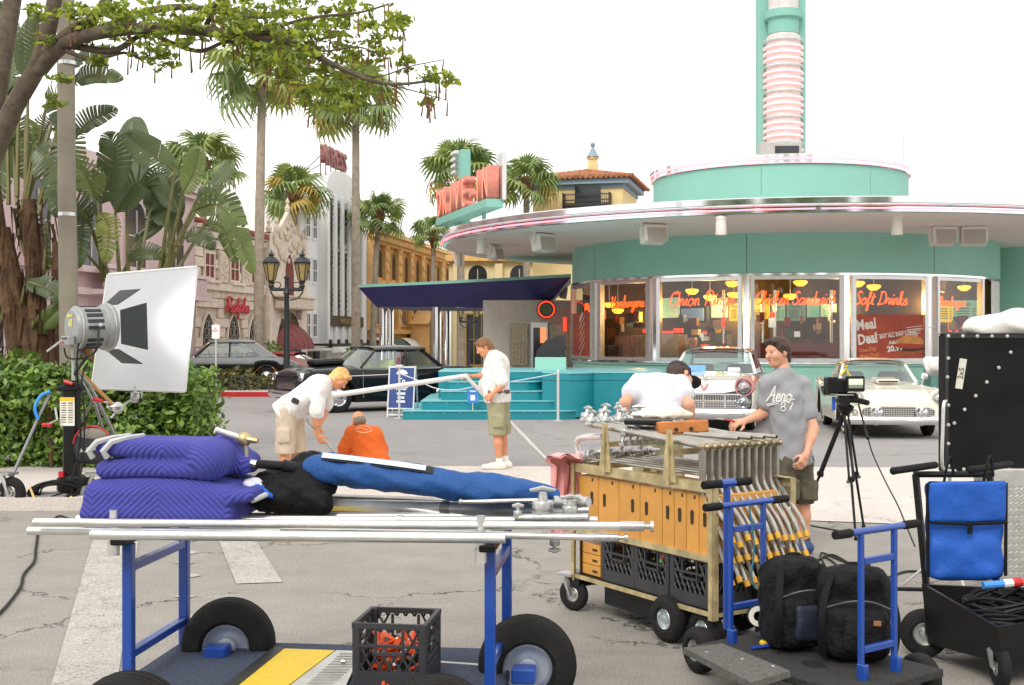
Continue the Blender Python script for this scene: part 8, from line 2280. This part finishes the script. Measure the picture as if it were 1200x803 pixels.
for dx,c3 in ((-.0,S(200,120,30)),(.04,S(180,40,40)),(.04,S(40,110,80))):
    pass
mb=MB();mb.lathe([(0,.01),(.012,.008),(.013,0)],10,Tc@Matrix.Translation((.05,-.02,0)));mb.build('red_button',M('red_plastic',S(190,30,36),.4),ob)
text_obj('yellow_number','56',.1,.001,M('yellow_marker',S(226,220,90),.5),t,Tb@Matrix.Translation((0,.02,-.012)),bold=.003)
text_obj('yellow_name','POWER',.04,.001,M('yellow_marker',S(226,220,90),.5),t,Tb@Matrix.Translation((0,.115,-.008)),bold=.001)
def flap(name,pts):
    p=[Tl@Vector(q) for q in pts];n_=(p[1]-p[0]).cross(p[3]-p[0]).normalized()*.004
    mb=MB();mb.loft([[q-n_ for q in p],[q+n_ for q in p]]);mb.build(name,mHB,t,smooth=0)
r0=.24
flap('barn_door',[(r0,-r0*.75,.22),(r0,r0*.75,.22),(r0+.17,r0*1.05,.44),(r0+.17,-r0*1.05,.44)])
flap('barn_door',[(-r0,-r0*.75,.22),(-r0,r0*.75,.22),(-r0-.2,r0*1.05,.4),(-r0-.2,-r0*1.05,.4)])
flap('barn_door',[(-r0*.75,r0,.22),(r0*.75,r0,.22),(r0*1.1,r0+.16,.44),(-r0*1.1,r0+.16,.44)])
flap('barn_door',[(-r0*.75,-r0,.22),(r0*.75,-r0,.22),(r0*1.1,-r0-.16,.44),(-r0*1.1,-r0-.16,.44)])
mb=MB();mb.tube(catmull([Tl@Vector((.26,0,-.03)),Tl@Vector((.27,-.2,-.05)),Tl@Vector((.05,-.3,-.05)),Tl@Vector((-.22,-.24,-.05)),Tl@Vector((-.27,0,-.03))],6),.014,7);mb.tube([Tl@Vector((0,-.3,-.05)),cq(86,440,LY)],.018,8);mb.build('yoke',mHB,t)
mb=MB();mb.tube([Tl@Vector((.27,.02,-.02)),Tl@Vector((.34,.03,-.04))],.02,8);mb.tube([Tl@Vector((-.27,-.05,-.1)),cq(55,412,LY-.1)],.012,6);mb.build('tilt_knob',mSILV,t)
ld=bpy.data.lights.new('film_lamp_light','SPOT');ld.energy=300;ld.spot_size=R(66);ld.spot_blend=1.0;ld.color=(.95,.97,1.0);ld.shadow_soft_size=.2
lo=bpy.data.objects.new('film_lamp_light',ld);lo.location=hc+ax*.23;lo.rotation_euler=(-ax).to_track_quat('Z','Y').to_euler();col.objects.link(lo)
cb=thing('lamp_cable','black power cables hanging from the film lamp down the stand','cable',(GX(84,LY),LY-.2,0));b0=Vector(cb.location)
for pts_ in ([(92,402,-.25),(90,430,-.2),(92,460,-.1),(94,510,-.12),(86,555,-.2),(70,575,-.3)],[(103,425,-.1),(96,445,-.12),(99,490,-.15),(97,540,-.2),(88,570,-.25),(60,582,-.3)],[(75,408,-.1),(80,420,-.05),(100,420,-.1)]):
    mb=MB();mb.tube(catmull([cq(px,py,LY+dy) for px,py,dy in pts_],5),.009,6);mb.build('cable_run',mBLKP,cb)
t=thing('cable_loops','loops of black cable hung on the stand legs','cable',P(62,578,LY-.3));rn=random.Random(9)
for i in range(12):
    rr=rn.uniform(.14,.22);mb=MB();ph=rn.uniform(0,6);tl=rn.uniform(-.3,.3)
    mb.tube([(rr*1.2*math.cos(a*PI/12)+.04*tl,.1*math.sin(a*PI/6+ph),rr*.62*math.sin(a*PI/12)*(1+.1*tl)+.03*math.cos(a*PI/12)) for a in range(24)],.009,6,closed=True);mb.build('cable_loop',mBLKP,t)
mb=MB();mb.tube([(-.2,-.1,.08),(-.15,-.1,-.05)],.012,6);mb.tube([(.22,-.1,-.02),(.3,-.1,-.14)],.012,6);mb.build('yellow_tie',M('tie_tan',S(220,190,120),.6),t)
t=thing('accessory_pouch','black round pouch with red rim and ALPHA lettering hung on the stand','pouch',P(110,520,LY-.05));b0=Vector(t.location)
s=SD();s.ell((0,0,0),(.21,.06,.2),None,.03);s.rbox((0,0,-.1),(.38,.1,.22),None,.05,.05);sd_obj('pouch_body',[(*s.mesh(.012,.006,18,2),0)],[M('black_nylon',(.02,.02,.022),.6)],t)
mb=MB();mb.tube([(.2*math.cos(a*PI/12),-.045,.19*math.sin(a*PI/12)) for a in range(0,13)],.008,6);mb.build('red_rim',M('red_plastic',S(190,30,36),.4),t)
s=SD();s.ell((0,-.02,.1),(.17,.045,.075),None,.03);sd_obj('mesh_panel',[(*s.mesh(.01),0)],[M('grey_mesh',S(130,122,112),.8)],t)
text_obj('pouch_text','ALPHA 4K',.065,.001,M('ink_white',S(220,220,220),.6),t,Matrix.Translation((.02,-.072,-.07))@Euler((R(90),0,0)).to_matrix().to_4x4()@Matrix.Rotation(R(10),4,'Z'))
# reflector board
RY=13.6;cs=[P(127,322,13.45),P(231,313,14.0),P(217,459,13.95),P(108,455,13.4)]
cc=sum(cs,Vector())/4
t=thing('reflector_board','large white foam reflector board brightly lit by the film lamp','reflector',cc)
n_=(cs[1]-cs[0]).cross(cs[3]-cs[0]).normalized()
if n_.y>0:n_=-n_
mb=MB();mb.loft([[q-cc for q in cs],[q-cc-n_*.03 for q in cs]]);mb.build('foam_sheet',M('white_foam',S(206,208,211),.8,var=.02),t,smooth=0)
mb=MB()
for i in range(4):mb.tube([cs[i]-cc-n_*.012,cs[(i+1)%4]-cc-n_*.012],.018,4)
mb.build('edge_tape',M('grey_edge_tape',S(206,208,206),.6),t,smooth=0)
b0=cc;mb=MB();mb.tube([cq(158,452,13.6),cq(158,466,13.6),cq(166,466,13.6),cq(167,458,13.6)],.01,6);mb.build('bracket',mSILV,t)
t=thing('reflector_pole','wooden pole and cast clamps holding the reflector board','arm',P(136,478,13.0));b0=Vector(t.location)
mb=MB();mb.tube([cq(92,434,12.75),cq(138,480,13.0)],.02,8);mb.build('pole',M('raw_wood',S(188,140,84),.6,var=.15),t)
mb=MB();mb.tube([cq(140,478,13.0),cq(158,466,13.5)],.012,8);mb.tube([cq(130,490,12.95),cq(140,478,13.0)],.012,8);mb.build('rod',mSILV,t)
for (px,py,Y,a,k_) in ((138,478,12.98,(.3,-1,.2),1.6),(131,476,13.0,(-.5,-.6,.5),1.2),(158,466,13.45,(.3,-.7,.6),1.3)):grip_head(t,cq(px,py,Y),a,k_)
t=thing('brace_tube','grey metal tube leaning between the lamp stand and the pouch','tube',P(118,470,12.9));b0=Vector(t.location);mb=MB();mb.tube([cq(92,436,12.75),cq(106,452,12.8),cq(137,515,13.0)],.018,8);mb.tube([cq(108,470,12.8),cq(96,495,12.8)],.012,6);mb.build('tube',mTUB,t)

# ---- cables on the ground
def gcable(label,pts_,r=.009,z=.012,name='ground_cable'):
    q=[Vector((GX(px,GY(py)),GY(py),z)) for px,py in pts_];t=thing(name,label,'cable',q[0]);mb=MB();mb.tube([p-q[0] for p in catmull(q,6)],r,6);mb.build('sheath',mBLKP,t);return t
gcable('black cable running from the light stand towards the bottom edge'.replace(' towards the bottom edge',' over the white stop line side'),[(45,622),(42,645),(40,660),(28,675),(24,690),(8,712),(-10,730)],.011)
gcable('thin black cable looping from the tripod towards the dolly',[(955,660),(975,652),(1000,665),(1030,680),(1060,672),(1085,672)])
gcable('tangled black cable by the blue trainers',[(948,668),(965,655),(985,668),(1003,690),(975,676),(962,650),(990,660),(1020,664)],.008)
gcable('black cable lying along the hedge kerb',[(60,612),(70,606),(85,610),(100,604),(150,598)],.009)
t=thing('hanging_cable','thin grey cable curving down from the film camera','cable',P(1012,500,CY-.3));b0=Vector(t.location);mb=MB();mb.tube(catmull([cq(1014,500,CY-.3),cq(1022,530,CY-.4),cq(1038,565,CY-.9),cq(1052,592,CY-1.6),cq(1062,616,CY-2.2),cq(1072,640,CY-3.0)],6),.006,6);mb.build('sheath',mBLKP,t)

# ---- metal frame the two men carry, stanchion, A-frame sign
def rod(name,label,a,b_,r,mat,cat='pole',group=None):
    t=thing(name,label,cat,a,0,group);mb=MB();mb.cyl((0,0,0),Vector(b_)-Vector(a),r,n=10);mb.build('tube',mat,t);mb=MB();d=(Vector(b_)-Vector(a)).normalized();mb.cyl(Vector(b_)-Vector(a)-d*.03,Vector(b_)-Vector(a)+d*.002,r*1.12,n=10);mb.build('end_cap',mSILV,t);return t
mWP=M('white_pipe',S(214,214,212),.35,.4,var=.05)
rod('frame_pole','pale metal pole carried between the bending person and the khaki-shorts person',P(380,465,14.6),P(547,440.5,15.9),.034,mWP)
rod('frame_pole','pale metal pole slanting down to the road from the polo-shirted person',P(546,441,15.85),P(642,541,16.6),.026,mWP)
rod('frame_pole','short metal pole gripped low by the bending person',P(359,491,13.95),P(394,532,14.1),.016,mSTEEL)
t=thing('stanchion','thin white stanchion post in front of the turquoise steps','post',(GX(654,25.6),25.6,0));mb=MB();mb.cyl((0,0,0),(0,0,1.06),.03,n=10);mb.cyl((0,0,0),(0,0,.02),.12,n=16);mb.cyl((0,0,1.06),(0,0,1.1),.035,.02,n=10);mb.build('post',mWP,t)
t=thing('stanchion','thin white stanchion post with cap beside the blue A-frame sign','post',(GX(468,26.4),26.4,0));mb=MB();mb.cyl((0,0,0),(0,0,1.12),.025,n=10);mb.cyl((0,0,0),(0,0,.02),.12,n=16);mb.box((0,0,1.15),(.18,.1,.08),bev=.02);mb.build('post',mWP,t)
def rope(label,pts_,r=.012):
    q=[P(*p) for p in pts_];t=thing('barrier_rope',label,'rope',q[0]);mb=MB();mb.tube([p-q[0] for p in catmull(q,6)],r,6);mb.build('strand',M('white_rope',S(206,210,214),.7),t)
rope('white barrier rope sagging from the A-frame sign stanchion',[(469,438,26.4),(490,446,26.3),(510,455,26.2),(535,457,26.0),(560,452,25.8)])
rope('white barrier rope rising to the stanchion right of the khaki-shorts person',[(600,447,25.8),(625,443,25.7),(654,437.5,25.6)])
t=thing('a_frame_sign','blue folding sandwich board sign with white lettering beside the black coupe','sign',(GX(472,27.0),27.0,0),R(-12))
mSB=M('sign_blue',S(38,66,128),.5,var=.05)
for sgn in (-1,1):
    T=Matrix.Translation((0,sgn*.2,0))@Matrix.Rotation(R(9)*sgn,4,'X')
    mb=MB()
    for x_ in (-.3,.3):mb.box((x_,0,.58),(.03,.03,1.16))
    for z in (.06,1.14,.2):mb.box((0,0,z),(.57,.025,.03))
    for kk in range(len(mb.v)):mb.v[kk]=tuple(T@Vector(mb.v[kk]))
    mb.build('leg_frame',mWP,t,smooth=0)
    if sgn<0:
        mb=MB();mb.box((0,-.0,.67),(.57,.015,.92));
        for kk in range(len(mb.v)):mb.v[kk]=tuple(T@Vector(mb.v[kk]))
        bd=mb.build('board',mSB,t,smooth=0)
        Tt=T@Matrix.Translation((0,-.0095,0))@Euler((R(90),0,0)).to_matrix().to_4x4()
        for i,(wd,z,s_) in enumerate((('To',.78,.15),('Tour',.62,.15))):text_obj('sign_text',wd,s_,.001,M('sign_white_ink',S(226,230,236),.6),bd,Tt@Matrix.Translation((.0,z,0)),bold=.004)
        mb=MB()
        for i in range(3):mb.box((0,-.0095,.54-.09*i),(.2-.04*(i%2),.002,.05))
        mb.prism([(-.14,.98),(.14,.98),(.1,1.05),(0,1.09),(-.1,1.05)],.0085,.0105,Matrix(((1,0,0,0),(0,0,-1,0),(0,1,0,0),(0,0,0,1))))
        for kk in range(len(mb.v)):mb.v[kk]=tuple(T@Vector(mb.v[kk]))
        mb.build('sign_print',M('sign_white_ink',S(226,230,236),.6),bd,smooth=0)
t=thing('step_notice','small blue and white notice on the turquoise steps','notice',P(554,464,26.0));mb=MB();mb.box((0,0,0),(.24,.015,.3));o=mb.build('plate',M('notice_blue',S(60,130,210),.5),t,smooth=0);mb=MB();mb.box((0,-.009,-.04),(.1,.002,.12));mb.box((0,-.009,.1),(.14,.002,.03));mb.build('print',M('sign_white_ink',S(226,230,236),.6),o,smooth=0)
mb=MB();mb.cyl((0,.02,-.5),(0,.02,.1),.012);mb.build('stake',mWP,t)
# ------------------------------------------------------------------ street trees behind the photographer, seen mirrored in the chrome and the windows
rn=random.Random(31);pts=[]
for i in range(2600):
    v=Vector((rn.gauss(0,1),rn.gauss(0,1),rn.gauss(0,1))).normalized()*rn.uniform(.55,1)
    pts.append((Vector((v.x*3.4,v.y*3.0,6.2+v.z*3.2+.5*math.sin(v.x*7))),v.normalized()))
TC=leaf_cloud(rn,pts,.62,mHL)
mb=MB();mb.tube([(0,0,0),(.1,0,3),(0,.1,6)],[.28,.2,.08],8)
for a in range(4):mb.tube([(.1,0,3),(1.6*math.cos(a*1.6),1.6*math.sin(a*1.6),6)],[.14,.05],6)
TT_=mb.mesh('trunk',mBARK,60)
where=['opposite the tall neon pylon','opposite the soft drinks window','opposite the turquoise steps','opposite the black coupe','opposite the hedge','opposite the concrete pole']
for i,(x,y) in enumerate(((22,-26),(11,-30),(2,-25),(-8,-31),(-18,-27),(-29,-30))):
    t=thing('street_tree','broad street tree mirrored in the diner chrome, '+where[i],'tree',(x,y,0),i*1.3,'street trees mirrored in the chrome')
    t.scale=(1.5,1.5,1.7);o=link('crown',TC,t);o['kind']='stuff';link('trunk',TT_,t)
# red-handled tool held by the person in the grey tee
q=P(852,493,9.38);t=thing('hand_tool','red handled pliers held over the cart by the grey shirted person','tool',q,R(10));mb=MB();mb.tube([(-.03,0,.01),(.06,0,-.005)],[.009,.011],8,None,True,flat=.7);mb.build('handle',M('red_plastic',S(190,30,36),.4),t);mb=MB();mb.tube([(-.03,0,.01),(-.09,0,.016)],[.009,.005],8);mb.build('jaw',mSTEEL,t)
